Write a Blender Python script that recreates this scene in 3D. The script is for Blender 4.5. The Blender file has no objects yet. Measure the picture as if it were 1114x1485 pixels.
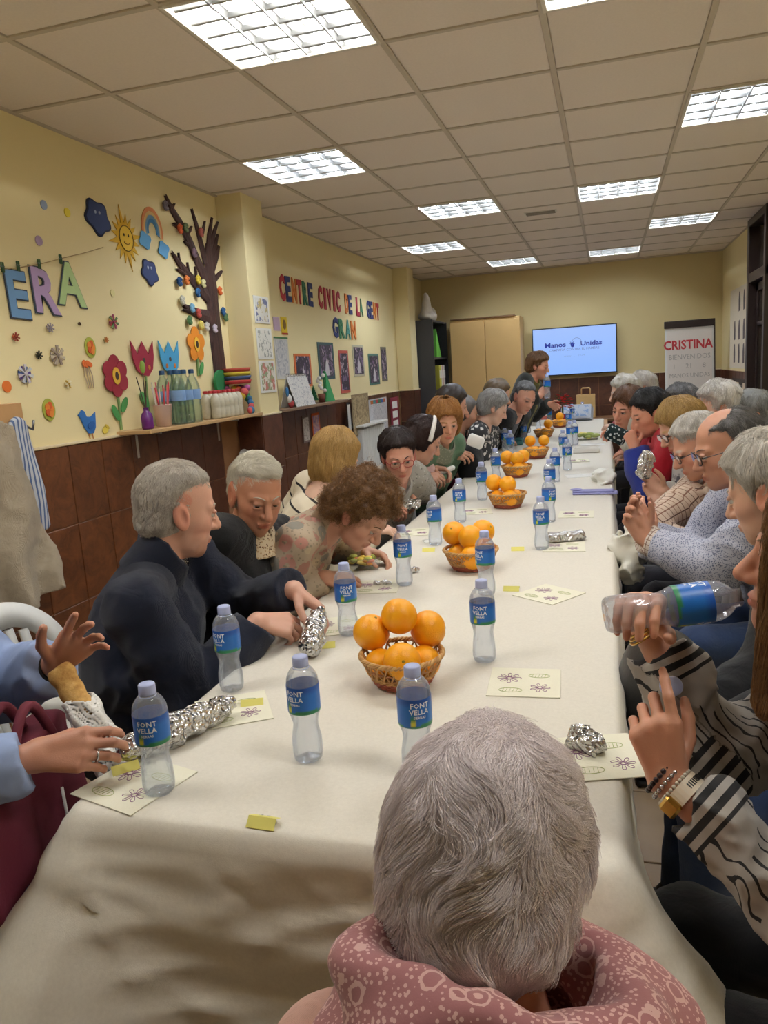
import bpy, bmesh, math, random
import numpy as np
from mathutils import Vector, Matrix

random.seed(7)
RNG = np.random.default_rng(7)
SC = bpy.context.scene
COL = SC.collection

# ------------------------------------------------------------------ camera
FPX, IW, IH = 1122.0, 1114, 1485
EYE = np.array([0.0, 0.0, 1.49])
_pi, _ro, _ya = math.radians(-10.25), math.radians(-3.77), math.radians(-16.53)
CF = np.array([math.sin(_ya) * math.cos(_pi), math.cos(_ya) * math.cos(_pi), math.sin(_pi)])
_r = np.array([math.cos(_ya), -math.sin(_ya), 0.0])
_u = np.cross(_r, CF)
CR = math.cos(_ro) * _r + math.sin(_ro) * _u
CU = -math.sin(_ro) * _r + math.cos(_ro) * _u
cam_data = bpy.data.cameras.new('camera')
cam = bpy.data.objects.new('camera', cam_data)
COL.objects.link(cam)
cam.matrix_world = Matrix(((CR[0], CU[0], -CF[0], EYE[0]), (CR[1], CU[1], -CF[1], EYE[1]), (CR[2], CU[2], -CF[2], EYE[2]), (0, 0, 0, 1)))
cam_data.sensor_fit = 'VERTICAL'
cam_data.sensor_height = 36.0
cam_data.lens = FPX * 36.0 / IH
cam_data.clip_start = 0.05
SC.camera = cam

# ------------------------------------------------------------------ world, view
world = bpy.data.worlds.new('world')
SC.world = world
world.use_nodes = True
world.node_tree.nodes['Background'].inputs[0].default_value = (0.9, 0.92, 1.0, 1)
world.node_tree.nodes['Background'].inputs[1].default_value = 0.05
SC.view_settings.view_transform = 'Standard'
SC.view_settings.look = 'None'
SC.view_settings.gamma = 1.0
SC.view_settings.use_curve_mapping = False
SC.view_settings.exposure = 0.0
SC.cycles.max_bounces = 10
SC.cycles.transmission_bounces = 10
SC.cycles.transparent_max_bounces = 16
SC.cycles.diffuse_bounces = 4
SC.cycles.sample_clamp_indirect = 6.0
TUBE_POWER = 107.0


def ray(px, py):
    return CF + CR * (px - IW / 2) / FPX + CU * (IH / 2 - py) / FPX


def on(px, py, axis, val):
    """Real position of a photograph point lying on the plane axis = val."""
    d = ray(px, py)
    return EYE + d * (val - EYE[axis]) / d[axis]


def onx(px, py, v): return on(px, py, 0, v)
def ony(px, py, v): return on(px, py, 1, v)
def onz(px, py, v): return on(px, py, 2, v)


# ------------------------------------------------------------------ materials
def lin(c):
    return tuple((x / 12.92 if x <= 0.04045 else ((x + 0.055) / 1.055) ** 2.4) for x in c)


def C255(r, g, b):
    return lin((r / 255, g / 255, b / 255))


class NT:
    """Small node-tree helper around one Principled material."""
    def __init__(self, name):
        self.m = bpy.data.materials.new(name)
        self.m.use_nodes = True
        self.t = self.m.node_tree
        self.b = self.t.nodes['Principled BSDF']

    def n(self, kind, **kw):
        nd = self.t.nodes.new(kind)
        for k, v in kw.items():
            if k.startswith('i_'):
                nd.inputs[k[2:].replace('_', ' ')].default_value = v
            else:
                setattr(nd, k, v)
        return nd

    def l(self, a, b): self.t.links.new(a, b)

    def coord(self, scale=(1, 1, 1), out='Object', rot=(0, 0, 0)):
        tc = self.n('ShaderNodeTexCoord')
        mp = self.n('ShaderNodeMapping')
        mp.inputs['Scale'].default_value = scale
        mp.inputs['Rotation'].default_value = rot
        self.l(tc.outputs[out], mp.inputs['Vector'])
        return mp.outputs['Vector']

    def ramp(self, fac, stops, interp='LINEAR'):
        r = self.n('ShaderNodeValToRGB')
        r.color_ramp.interpolation = interp
        e = r.color_ramp.elements
        while len(e) < len(stops): e.new(0.5)
        for el, (p, c) in zip(e, stops):
            el.position = p
            el.color = (*c[:3], 1) if len(c) == 3 else c
        self.l(fac, r.inputs[0])
        return r.outputs[0]

    def mix(self, fac, a, b, mode='MIX'):
        m = self.n('ShaderNodeMix', data_type='RGBA', blend_type=mode)
        for sock, v in ((m.inputs[0], fac), (m.inputs[6], a), (m.inputs[7], b)):
            if isinstance(v, (int, float)): sock.default_value = v
            elif isinstance(v, tuple): sock.default_value = (*v[:3], 1)
            else: self.l(v, sock)
        return m.outputs[2]

    def math(self, op, a, b=None, clamp=False):
        m = self.n('ShaderNodeMath', operation=op, use_clamp=clamp)
        for s, v in ((m.inputs[0], a), (m.inputs[1], b)):
            if v is None: continue
            if isinstance(v, (int, float)): s.default_value = v
            else: self.l(v, s)
        return m.outputs[0]

    def noise(self, vec, scale, detail=2.0, rough=0.5, dist=0.0):
        nd = self.n('ShaderNodeTexNoise')
        nd.inputs['Scale'].default_value = scale
        nd.inputs['Detail'].default_value = detail
        nd.inputs['Roughness'].default_value = rough
        nd.inputs['Distortion'].default_value = dist
        if vec is not None: self.l(vec, nd.inputs['Vector'])
        return nd.outputs[0]

    def bump(self, h, strength=0.3, dist=0.002):
        b = self.n('ShaderNodeBump')
        b.inputs['Strength'].default_value = strength
        b.inputs['Distance'].default_value = dist
        self.l(h, b.inputs['Height'])
        self.l(b.outputs[0], self.b.inputs['Normal'])

    def base(self, c):
        if isinstance(c, tuple): self.b.inputs['Base Color'].default_value = (*c[:3], 1)
        else: self.l(c, self.b.inputs['Base Color'])

    def set(self, **kw):
        for k, v in kw.items():
            self.b.inputs[k.replace('_', ' ')].default_value = v
        return self


_MC = {}


def simple(name, c, rough=0.6, metal=0.0, var=0.12, nscale=30.0, bump=0.0, bscale=200.0, spec=0.5, coat=0.0):
    if name in _MC: return _MC[name]
    t = NT(name)
    v = t.coord()
    if var > 0:
        f = t.noise(v, nscale, 3)
        t.base(t.mix(f, tuple(x * (1 - var) for x in c), tuple(min(1, x * (1 + var)) for x in c)))
    else:
        t.base(c)
    t.set(Roughness=rough, Metallic=metal)
    t.b.inputs['Specular IOR Level'].default_value = spec
    if coat: t.b.inputs['Coat Weight'].default_value = coat
    if bump: t.bump(t.noise(v, bscale, 3), bump, 0.002)
    _MC[name] = t.m
    return t.m


def attr_mat(name, rough=0.6, bump=0.0, bscale=200.0, sss=0.0):
    """Albedo from the mesh's own colour attribute (parts of one thing that are differently coloured)."""
    if name in _MC: return _MC[name]
    t = NT(name)
    a = t.n('ShaderNodeAttribute', attribute_name='Col')
    v = t.coord()
    f = t.noise(v, 60, 3)
    t.base(t.mix(t.math('MULTIPLY', f, 0.10), a.outputs[0], (0.35, 0.2, 0.12), 'MULTIPLY') if sss else a.outputs[0])
    t.set(Roughness=rough)
    if sss:
        t.b.inputs['Subsurface Weight'].default_value = sss
        t.b.inputs['Subsurface Radius'].default_value = (0.012, 0.005, 0.003)
        t.b.inputs['Subsurface Scale'].default_value = 0.6
    if bump: t.bump(t.noise(v, bscale, 4), bump, 0.002)
    _MC[name] = t.m
    return t.m


# ------------------------------------------------------------------ mesh helpers
class MB:
    """Collects faces for ONE mesh object."""
    def __init__(self): self.v, self.f, self.c = [], [], []

    def add(self, vs, fs, col=None):
        o = len(self.v)
        self.v += [tuple(map(float, p)) for p in vs]
        self.f += [tuple(i + o for i in f) for f in fs]
        self.c += [col or (1, 1, 1)] * len(vs)

    def box(self, c, s, rot=None, ch=0.0, col=None):
        """Box with chamfered edges; c centre, s full size, rot a 3x3."""
        hx, hy, hz = s[0] / 2, s[1] / 2, s[2] / 2
        if ch <= 0:
            vs = [(x, y, z) for x in (-hx, hx) for y in (-hy, hy) for z in (-hz, hz)]
            fs = [(0, 1, 3, 2), (4, 6, 7, 5), (0, 4, 5, 1), (2, 3, 7, 6), (0, 2, 6, 4), (1, 5, 7, 3)]
        else:
            ch = min(ch, hx * .9, hy * .9, hz * .9)
            vs, idx = [], {}
            for sx in (-1, 1):
                for sy in (-1, 1):
                    for sz in (-1, 1):
                        for a in range(3):
                            p = [sx * hx, sy * hy, sz * hz]
                            for b in range(3):
                                if b != a: p[b] -= (sx, sy, sz)[b] * ch
                            idx[(sx, sy, sz, a)] = len(vs)
                            vs.append(tuple(p))
            fs = []
            for a in range(3):
                b, d = (a + 1) % 3, (a + 2) % 3
                for s0 in (-1, 1):
                    q = []
                    for (u, w) in ((-1, -1), (1, -1), (1, 1), (-1, 1)):
                        k = [0, 0, 0]; k[a], k[b], k[d] = s0, u, w
                        q.append(idx[(*k, a)])
                    fs.append(tuple(q if s0 > 0 else q[::-1]))
                for u in (-1, 1):
                    for w in (-1, 1):
                        k0 = [0, 0, 0]; k1 = [0, 0, 0]
                        k0[a], k0[b], k0[d] = -1, u, w
                        k1[a], k1[b], k1[d] = 1, u, w
                        q = (idx[(*k0, b)], idx[(*k1, b)], idx[(*k1, d)], idx[(*k0, d)])
                        fs.append(q if u * w < 0 else q[::-1])
            for sx in (-1, 1):
                for sy in (-1, 1):
                    for sz in (-1, 1):
                        q = tuple(idx[(sx, sy, sz, a)] for a in range(3))
                        fs.append(q if sx * sy * sz > 0 else q[::-1])
        if rot is not None:
            R = np.array(rot)
            vs = [R @ np.array(p) for p in vs]
        self.add([(p[0] + c[0], p[1] + c[1], p[2] + c[2]) for p in vs], fs, col)
        return self

    def tube(self, pts, r, seg=8, col=None, caps=True, closed=False):
        pts = [np.array(p, float) for p in pts]
        n = len(pts)
        rr = r if hasattr(r, '__len__') else [r] * n
        ref = None
        vs, fs = [], []
        for i, p in enumerate(pts):
            a = pts[(i + 1) % n] if closed or i < n - 1 else p
            b = pts[(i - 1) % n] if closed or i > 0 else p
            t = a - b; t = t / (np.linalg.norm(t) + 1e-12)
            if ref is None:
                ref = np.cross(t, (0, 0, 1.0))
                if np.linalg.norm(ref) < .1: ref = np.cross(t, (1.0, 0, 0))
            ref = ref - t * (ref @ t); ref /= np.linalg.norm(ref) + 1e-12
            o = np.cross(t, ref)
            for k in range(seg):
                an = 2 * math.pi * k / seg
                vs.append(p + (ref * math.cos(an) + o * math.sin(an)) * rr[i])
        m = n if closed else n - 1
        for i in range(m):
            for k in range(seg):
                a0, a1 = i * seg + k, i * seg + (k + 1) % seg
                j = (i + 1) % n
                fs.append((a0, a1, j * seg + (k + 1) % seg, j * seg + k))
        if caps and not closed:
            fs.append(tuple(range(seg))[::-1])
            fs.append(tuple((n - 1) * seg + k for k in range(seg)))
        self.add(vs, fs, col)
        return self

    def lathe(self, prof, seg=24, c=(0, 0, 0), col=None, rot=None, caps=False):
        vs, fs = [], []
        for (r, z) in prof:
            for k in range(seg):
                a = 2 * math.pi * k / seg
                vs.append((r * math.cos(a), r * math.sin(a), z))
        for i in range(len(prof) - 1):
            for k in range(seg):
                k2 = (k + 1) % seg
                fs.append((i * seg + k, i * seg + k2, (i + 1) * seg + k2, (i + 1) * seg + k))
        if caps:
            fs.append(tuple(range(seg))[::-1]); fs.append(tuple((len(prof) - 1) * seg + k for k in range(seg)))
        if rot is not None: vs = [np.array(rot) @ np.array(p) for p in vs]
        self.add([(p[0] + c[0], p[1] + c[1], p[2] + c[2]) for p in vs], fs, col)
        return self

    def ball(self, c, r, seg=16, rings=10, col=None, rot=None):
        r3 = r if hasattr(r, '__len__') else (r, r, r)
        vs, fs = [(0, 0, -r3[2])], []
        for i in range(1, rings):
            t = math.pi * i / rings
            for k in range(seg):
                a = 2 * math.pi * k / seg
                vs.append((r3[0] * math.sin(t) * math.cos(a), r3[1] * math.sin(t) * math.sin(a), -r3[2] * math.cos(t)))
        vs.append((0, 0, r3[2]))
        for k in range(seg):
            fs.append((0, 1 + (k + 1) % seg, 1 + k))
            b = 1 + (rings - 2) * seg
            fs.append((len(vs) - 1, b + k, b + (k + 1) % seg))
        for i in range(rings - 2):
            for k in range(seg):
                a, b = 1 + i * seg + k, 1 + i * seg + (k + 1) % seg
                fs.append((a, b, b + seg, a + seg))
        if rot is not None: vs = [np.array(rot) @ np.array(p) for p in vs]
        self.add([(p[0] + c[0], p[1] + c[1], p[2] + c[2]) for p in vs], fs, col)
        return self

    def slab(self, poly, fr, t, col=None):
        """Extruded outline: poly 2-D points, fr = (origin, u, v, n) frame, thickness t along n."""
        o, u, v, n = [np.array(x, float) for x in fr]
        m = len(poly)
        vs = [o + u * p[0] + v * p[1] for p in poly] + [o + u * p[0] + v * p[1] + n * t for p in poly]
        fs = [tuple(range(m))[::-1], tuple(range(m, 2 * m))] + [(i, (i + 1) % m, m + (i + 1) % m, m + i) for i in range(m)]
        self.add(vs, fs, col)
        return self

    def mesh(self, name, smooth=False, colors=False):
        me = bpy.data.meshes.new(name)
        me.from_pydata(self.v, [], self.f)
        if colors:
            a = me.color_attributes.new('Col', 'FLOAT_COLOR', 'POINT')
            a.data.foreach_set('color', np.array([(*c, 1) for c in self.c], np.float32).ravel())
        if smooth: me.polygons.foreach_set('use_smooth', [True] * len(me.polygons))
        me.update()
        return me


def link(name, data, mat=None, parent=None, loc=None, rz=None):
    o = bpy.data.objects.new(name, data)
    COL.objects.link(o)
    if mat is not None and data is not None:
        if len(data.materials) == 0: data.materials.append(mat)
    if parent is not None: o.parent = parent
    if loc is not None: o.location = tuple(map(float, loc))
    if rz is not None: o.rotation_euler = (0, 0, rz)
    return o


def put(name, mb, mat, parent=None, smooth=False, loc=None, rz=None, colors=False):
    return link(name, mb.mesh(name, smooth, colors), mat, parent, loc, rz)


def sharp(o, deg=35):
    """Smooth shading with hard edges kept."""
    me = o.data
    me.polygons.foreach_set('use_smooth', [True] * len(me.polygons))
    try: me.set_sharp_from_angle(angle=math.radians(deg))
    except Exception: pass
    return o


def tag(o, label, cat, group=None):
    o['label'] = label; o['category'] = cat
    if group: o['group'] = group
    return o


def thing(name, label, cat, loc=(0, 0, 0), rz=0.0, group=None):
    o = bpy.data.objects.new(name, None)
    COL.objects.link(o)
    o.empty_display_size = 0.05
    o.location = tuple(map(float, loc)); o.rotation_euler = (0, 0, rz)
    return tag(o, label, cat, group)


def struct(o):
    o['kind'] = 'structure'
    return o


def dup(src, parent=None, loc=None, rz=None, label=None, rot=None, scale=None):
    r = src.copy(); COL.objects.link(r)
    if parent is not None: r.parent = parent
    if loc is not None: r.location = tuple(map(float, loc))
    if rz is not None: r.rotation_euler = (0, 0, rz)
    if rot is not None: r.rotation_euler = rot
    if scale is not None: r.scale = scale
    if label: r['label'] = label
    for ch in list(src.children): dup(ch, r)
    return r


_TX = {}


def text_geo(s, bold=0.0, res=2):
    """Outline letters as (verts Nx3, faces), unit size, origin at the left end of the baseline."""
    key = (s, bold, res)
    if key in _TX: return _TX[key]
    cu = bpy.data.curves.new('lettering', 'FONT')
    cu.body = s; cu.resolution_u = res; cu.offset = bold
    ob = bpy.data.objects.new('lettering', cu)
    COL.objects.link(ob)
    dg = bpy.context.evaluated_depsgraph_get()
    ev = ob.evaluated_get(dg)
    me = ev.to_mesh()
    v = np.array([tuple(p.co) for p in me.vertices]).reshape(-1, 3)
    f = [tuple(p.vertices) for p in me.polygons]
    ev.to_mesh_clear()
    bpy.data.objects.remove(ob); bpy.data.curves.remove(cu)
    _TX[key] = (v, f)
    return v, f


def add_text(mb, s, fr, size, bold=0.0, sx=1.0, col=None, center=True, lift=0.0, thick=0.0):
    v, f = text_geo(s, bold)
    if len(v) == 0: return
    o, u, w, n = [np.array(x, float) for x in fr]
    cx = (v[:, 0].min() + v[:, 0].max()) / 2 if center else 0
    P = [o + u * ((p[0] - cx) * size * sx) + w * (p[1] * size) + n * lift for p in v]
    if thick <= 0:
        mb.add(P, f, col); return
    from collections import Counter
    m = len(P)
    ed = Counter()
    for q in f:
        for a, b in zip(q, q[1:] + q[:1]): ed[(a, b)] += 1
    side = [(a, b, b + m, a + m) for (a, b) in ed if (b, a) not in ed]
    mb.add(P + [p + n * thick for p in P], [tuple(i + m for i in q) for q in f] + [q[::-1] for q in f] + side, col)

# ================================================================== ROOM
XL, XR, YB, YN, ZC = -2.52, 1.42, 11.03, -4.5, 2.7185
GX0, GY0, TS = -2.6086, 2.511, 0.6


def wall_paint(name, c):
    t = NT(name)
    v = t.coord()
    f = t.noise(v, 1.3, 4, 0.6)
    t.base(t.mix(f, tuple(x * 0.95 for x in c), tuple(min(1, x * 1.04) for x in c)))
    t.set(Roughness=0.75)
    t.b.inputs['Specular IOR Level'].default_value = 0.25
    t.bump(t.noise(v, 260, 3), 0.12, 0.002)
    return t.m


M_WALL = wall_paint('cream_paint', C255(238, 222, 172))
M_WALLB = wall_paint('ochre_paint', C255(220, 202, 152))
M_CEIL = simple('ceiling_tile_board', C255(232, 220, 208), 0.9, var=0.06, nscale=90, bump=0.25, bscale=350)
M_GRID = simple('grid_metal', C255(196, 184, 166), 0.6, var=0.03)


def brown_tile(name, c, c2):
    t = NT(name)
    v = t.coord(out='Generated')
    info = t.n('ShaderNodeObjectInfo')
    vv = t.n('ShaderNodeVectorMath', operation='ADD')
    t.l(t.coord(), vv.inputs[0]); 
    cmb = t.n('ShaderNodeCombineXYZ')
    r7 = t.math('MULTIPLY', info.outputs['Random'], 37.0)
    t.l(r7, cmb.inputs[0]); t.l(r7, cmb.inputs[1]); t.l(r7, cmb.inputs[2])
    t.l(cmb.outputs[0], vv.inputs[1])
    f = t.noise(vv.outputs[0], 9, 5, 0.65, 1.2)
    col = t.ramp(f, [(0.3, c), (0.7, c2)])
    dark = t.math('MULTIPLY_ADD', info.outputs['Random'], 0.25)
    dark.node.inputs[2].default_value = 0.86
    hs = t.n('ShaderNodeHueSaturation')
    t.l(dark, hs.inputs['Value']); t.l(col, hs.inputs['Color'])
    t.base(hs.outputs[0])
    t.set(Roughness=0.38)
    t.bump(t.noise(vv.outputs[0], 45, 4), 0.25, 0.003)
    return t.m


M_TILE = brown_tile('brown_wall_tile', C255(72, 38, 20), C255(118, 70, 38))
M_TILED = brown_tile('dark_brown_wall_tile', C255(66, 36, 24), C255(98, 58, 40))
M_GROUT = simple('tan_grout', C255(150, 106, 70), 0.8, var=0.1)
M_CAP = simple('cream_tile_cap', C255(226, 208, 170), 0.5, var=0.05)

# floor
fl = MB().box(((XL + XR) / 2, (YB + YN) / 2, -0.06), (XR - XL + 0.3, YB - YN + 0.3, 0.1))
floor = struct(put('floor', fl, M_GROUT))
M_FLOOR = simple('beige_floor_tile', C255(168, 146, 120), 0.35, var=0.25, nscale=6)
ft = MB().box((0, 0, 0), (0.394, 0.394, 0.01), ch=0.002).mesh('floor_tile')
ft.materials.append(M_FLOOR)
ny = 0
for i in range(10):
    for j in range(14):
        link('floor_tile', ft, None, floor, (XL + 0.2 + i * 0.4 if i < 9 else XL + 0.2 + 9 * 0.4, 0.4 + j * 0.4, -0.006))
fb = MB().box(((XL + XR) / 2, (5.8 + YB) / 2, -0.0055), (XR - XL, YB - 5.8, 0.009))
fb.box(((XL + XR) / 2, (0.2 + YN) / 2, -0.0055), (XR - XL, 0.2 - YN, 0.009))
put('far_floor_area', fb, M_FLOOR, floor)

# walls
wl = struct(put('wall_left', MB().box((XL - 0.06, (YB + YN) / 2, 1.37), (0.12, YB - YN + 0.24, 2.78)), M_WALL))
wb = struct(put('wall_back', MB().box(((XL + XR) / 2, YB + 0.06, 1.37), (XR - XL, 0.12, 2.78)), M_WALLB))
wn = struct(put('wall_near', MB().box(((XL + XR) / 2, YN - 0.06, 1.37), (XR - XL, 0.12, 2.78)), M_TILED))
# right wall with the glazed door opening (its far jamb is in view)
DY0, DY1 = 7.75, 8.70
wrm = MB()
wrm.box((XR + 0.06, (DY1 + YB + 0.12) / 2, 1.37), (0.12, YB + 0.12 - DY1, 2.78))
wrm.box((XR + 0.06, (DY0 + YN - 0.12) / 2, 1.37), (0.12, DY0 - YN + 0.12, 2.78))
wr = struct(put('wall_right', wrm, M_WALL))

# pillars in the left wall
PX = -2.33
PILL = [(4.99, 5.32), (9.50, 9.80)]
pillars = []
for (a, b) in PILL:
    pillars.append(struct(put('pillar', MB().box(((XL + PX) / 2, (a + b) / 2, 1.37), (PX - XL, b - a, 2.78), ch=0.004), M_WALL)))

# tiled wainscot: every tile is a piece of its own
TW, TH, TTOP, GAP = 0.26, 0.385, 1.24, 0.005
tile_me = MB().box((0, 0, 0), (0.010, TW - GAP, TH - GAP), ch=0.0022).mesh('tile'); tile_me.materials.append(M_TILE)
tile_md = MB().box((0, 0, 0), (0.010, TW - GAP, TH - GAP), ch=0.0022).mesh('tile'); tile_md.materials.append(M_TILED)
tile_bk = MB().box((0, 0, 0), (TW - GAP, 0.010, TH - GAP), ch=0.0022).mesh('tile'); tile_bk.materials.append(M_TILED)
gl = MB()
y = 2.908 - 7 * TW
segs = []
while y < YB:
    y2 = y + TW
    blocked = any(a - 0.02 < y2 and y < b + 0.02 for a, b in PILL)
    if not blocked and y2 <= YB:
        for r in range(3):
            link('tile', tile_me if y < 3.8 else tile_md, None, wl, (XL + 0.007, (y + y2) / 2, TTOP - TH * (r + 0.5)))
    y = y2
gl.box((XL + 0.002, (YB + 1.0) / 2, TTOP / 2), (0.006, YB - 1.0, TTOP))
put('grout', gl, M_GROUT, wl)
for pl, (a, b) in zip(pillars, PILL):
    g = MB()
    n = 1
    w = (b - a) - 0.0
    for r in range(3):
        z = TTOP - TH * (r + 0.5)
        put('tile', MB().box((PX + 0.007, (a + b) / 2 , z), (0.010, w - GAP + 0.012, TH - GAP), ch=0.002), M_TILED, pl)
        put('tile', MB().box(((XL + PX) / 2 + 0.008, a - 0.007, z), (PX - XL - 0.006, 0.010, TH - GAP), ch=0.002), M_TILED, pl)
        put('tile', MB().box(((XL + PX) / 2 + 0.008, b + 0.007, z), (PX - XL - 0.006, 0.010, TH - GAP), ch=0.002), M_TILED, pl)
# back wall wainscot
x = XL + 0.06
while x < XR - 0.05:
    x2 = min(x + TW, XR)
    for r in range(3):
        if x2 - x > 0.2:
            link('tile', tile_bk, None, wb, ((x + x2) / 2, YB - 0.007, TTOP - TH * (r + 0.5)))
    x += TW
put('grout', MB().box(((XL + XR) / 2, YB - 0.002, TTOP / 2), (XR - XL, 0.006, TTOP)), M_GROUT, wb)
y = DY1 + 0.04
while y < YB - 0.1:
    for r in range(3):
        link('tile', tile_md, None, wr, (XR - 0.007, y + TW / 2, TTOP - TH * (r + 0.5)))
    y += TW
put('grout', MB().box((XR - 0.002, (DY1 + YB) / 2, TTOP / 2), (0.006, YB - DY1, TTOP)), M_GROUT, wr)
# cream cap strips over the tiles
cp = MB()
cp.box((XL + 0.009, (1.0 + PILL[0][0]) / 2, TTOP + 0.006), (0.018, PILL[0][0] - 1.0, 0.014), ch=0.003)
cp.box((XL + 0.009, (PILL[0][1] + PILL[1][0]) / 2, TTOP + 0.006), (0.018, PILL[1][0] - PILL[0][1], 0.014), ch=0.003)
for a, b in PILL:
    cp.box((PX + 0.006, (a + b) / 2, TTOP + 0.006), (0.016, b - a + 0.02, 0.014), ch=0.003)
    cp.box(((XL + PX) / 2, a - 0.006, TTOP + 0.006), (PX - XL, 0.016, 0.014), ch=0.003)
struct(put('trim_1', cp, M_CAP))
cp = MB().box(((XL + XR) / 2, YB - 0.009, TTOP + 0.006), (XR - XL, 0.018, 0.014), ch=0.003)
struct(put('trim_2', cp, M_CAP))

# ceiling: slab, grid bars, tiles laid in it
ceil = struct(put('ceiling', MB().box(((XL + XR) / 2, (YB + YN) / 2, ZC + 0.16), (XR - XL + 0.2, YB - YN + 0.2, 0.06)), M_CEIL))
FIX = {(2, 0), (1, 3), (2, 6), (4, 6), (5, 3), (5, 9), (1, 9), (2, 12), (4, 12), (4, 0), (1, -3), (5, -3)}
tile_full = MB().box((0, 0, 0.006), (TS - 0.022, TS - 0.022, 0.012), ch=0.004).mesh('ceiling_tile'); tile_full.materials.append(M_CEIL)
hid = MB()
for i in range(0, 7):
    for j in range(-9, 15):
        if (i, j) in FIX: continue
        x0, x1 = max(XL, GX0 + i * TS), min(XR, GX0 + (i + 1) * TS)
        y0, y1 = max(YN, GY0 + j * TS), min(YB, GY0 + (j + 1) * TS)
        if x1 - x0 < 0.03 or y1 - y0 < 0.03: continue
        if j < -2:
            hid.box(((x0 + x1) / 2, (y0 + y1) / 2, ZC + 0.011), (x1 - x0 - 0.02, y1 - y0 - 0.02, 0.012)); continue
        if x1 - x0 > 0.59 and y1 - y0 > 0.59:
            link('ceiling_tile', tile_full, None, ceil, ((x0 + x1) / 2, (y0 + y1) / 2, ZC + 0.005))
        else:
            put('ceiling_tile', MB().box(((x0 + x1) / 2, (y0 + y1) / 2, ZC + 0.011), (x1 - x0 - 0.02, y1 - y0 - 0.02, 0.012), ch=0.004), M_CEIL, ceil)
put('rear_ceiling_area', hid, M_CEIL, ceil)
bar_y = MB().box((0, 0, 0), (0.024, YB - YN, 0.008), ch=0.001).mesh('grid_bar'); bar_y.materials.append(M_GRID)
for i in range(1, 7):
    link('grid_bar', bar_y, None, ceil, (GX0 + i * TS, (YB + YN) / 2, ZC + 0.003))
bar_x = MB().box((0, 0, 0), (XR - XL, 0.024, 0.0076), ch=0.001).mesh('grid_bar'); bar_x.materials.append(M_GRID)
for j in range(-9, 15):
    if YN < GY0 + j * TS < YB:
        link('grid_bar', bar_x, None, ceil, ((XL + XR) / 2, GY0 + j * TS, ZC + 0.003))
tr = MB()
tr.box((XL + 0.010, (YB + YN) / 2, ZC + 0.002), (0.02, YB - YN, 0.010)); tr.box((XR - 0.010, (YB + YN) / 2, ZC + 0.002), (0.02, YB - YN, 0.010))
tr.box(((XL + XR) / 2, YB - 0.010, ZC + 0.002), (XR - XL, 0.02, 0.010))
put('edge_angle', tr, M_GRID, ceil)

# louvred light fittings
tt = NT('lamp_tube_glow')
tt.t.nodes.remove(tt.b)
em = tt.n('ShaderNodeEmission'); em.inputs[0].default_value = (1.0, 1.0, 0.985, 1); em.inputs[1].default_value = TUBE_POWER
tt.l(em.outputs[0], tt.t.nodes['Material Output'].inputs[0])
M_TUBE = tt.m
M_TUBE2 = tt.m.copy(); M_TUBE2.name = 'cool_lamp_tube_glow'
for n_ in M_TUBE2.node_tree.nodes:
    if n_.type == 'EMISSION': n_.inputs[0].default_value = (0.92, 1.0, 1.10, 1); n_.inputs[1].default_value = TUBE_POWER * .84
M_LOUV = simple('polished_louvre', C255(150, 150, 148), 0.3, metal=0.9, var=0.04)
M_REFL = simple('silver_reflector', C255(226, 226, 224), 0.18, metal=0.9, var=0.0)
M_FRAME = simple('light_frame_white', C255(214, 206, 192), 0.5, var=0.03)
fr_ = MB()
for s in (-1, 1):
    fr_.box((s * 0.291, 0, 0.0), (0.016, 0.598, 0.012), ch=0.002)
    fr_.box((0, s * 0.291, 0.0), (0.566, 0.016, 0.012), ch=0.002)
hs_ = MB()
for s in (-1, 1):
    hs_.box((s * 0.288, 0, 0.05), (0.006, 0.58, 0.092)); hs_.box((0, s * 0.288, 0.05), (0.57, 0.006, 0.092))
hs_.box((0, 0, 0.098), (0.582, 0.582, 0.006))
tb_ = MB().tube([(0, -0.26, 0.046), (0, 0.26, 0.046)], 0.010, 10)
lv_long = MB()
nn = 10
for side in (-1, 1):
    pass
prof = [(0.0025, 0.0), (0.004, 0.008), (0.007, 0.018), (0.011, 0.028)]
vs = [(-w, -0.283, z) for w, z in prof] + [(-w, 0.283, z) for w, z in prof] + [(w, -0.283, z) for w, z in prof] + [(w, 0.283, z) for w, z in prof]
fs = []
for b0 in (0, 8):
    for k in range(3): fs.append((b0 + k, b0 + k + 1, b0 + k + 5, b0 + k + 4))
fs.append((0, 4, 12, 8)); fs.append((3, 11, 15, 7))
lv_long.add(vs, fs)
lv_cross = MB()
prof = [(0.0012, 0.003), (0.002, 0.011), (0.004, 0.025)]
vs = [(x, sgn * w, z) for sgn in (-1, 1) for x in (-0.066, 0.066) for w, z in prof]
lv_cross.add(vs, [(0, 1, 4, 3), (1, 2, 5, 4), (6, 9, 10, 7), (7, 10, 11, 8), (0, 3, 9, 6)])
M_LAMPS = dict(frame=fr_.mesh('frame'), housing=hs_.mesh('housing'), lamp_tube=tb_.mesh('lamp_tube', True), louvre_rail=lv_long.mesh('louvre_rail', True), louvre_blade=lv_cross.mesh('louvre_blade', True))
for k, mm in (('frame', M_FRAME), ('housing', M_REFL), ('lamp_tube', M_TUBE), ('louvre_rail', M_LOUV), ('louvre_blade', M_LOUV)):
    M_LAMPS[k].materials.append(mm)
M_LAMPS['lamp_tube_cool'] = tb_.mesh('lamp_tube', True); M_LAMPS['lamp_tube_cool'].materials.append(M_TUBE2)
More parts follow.
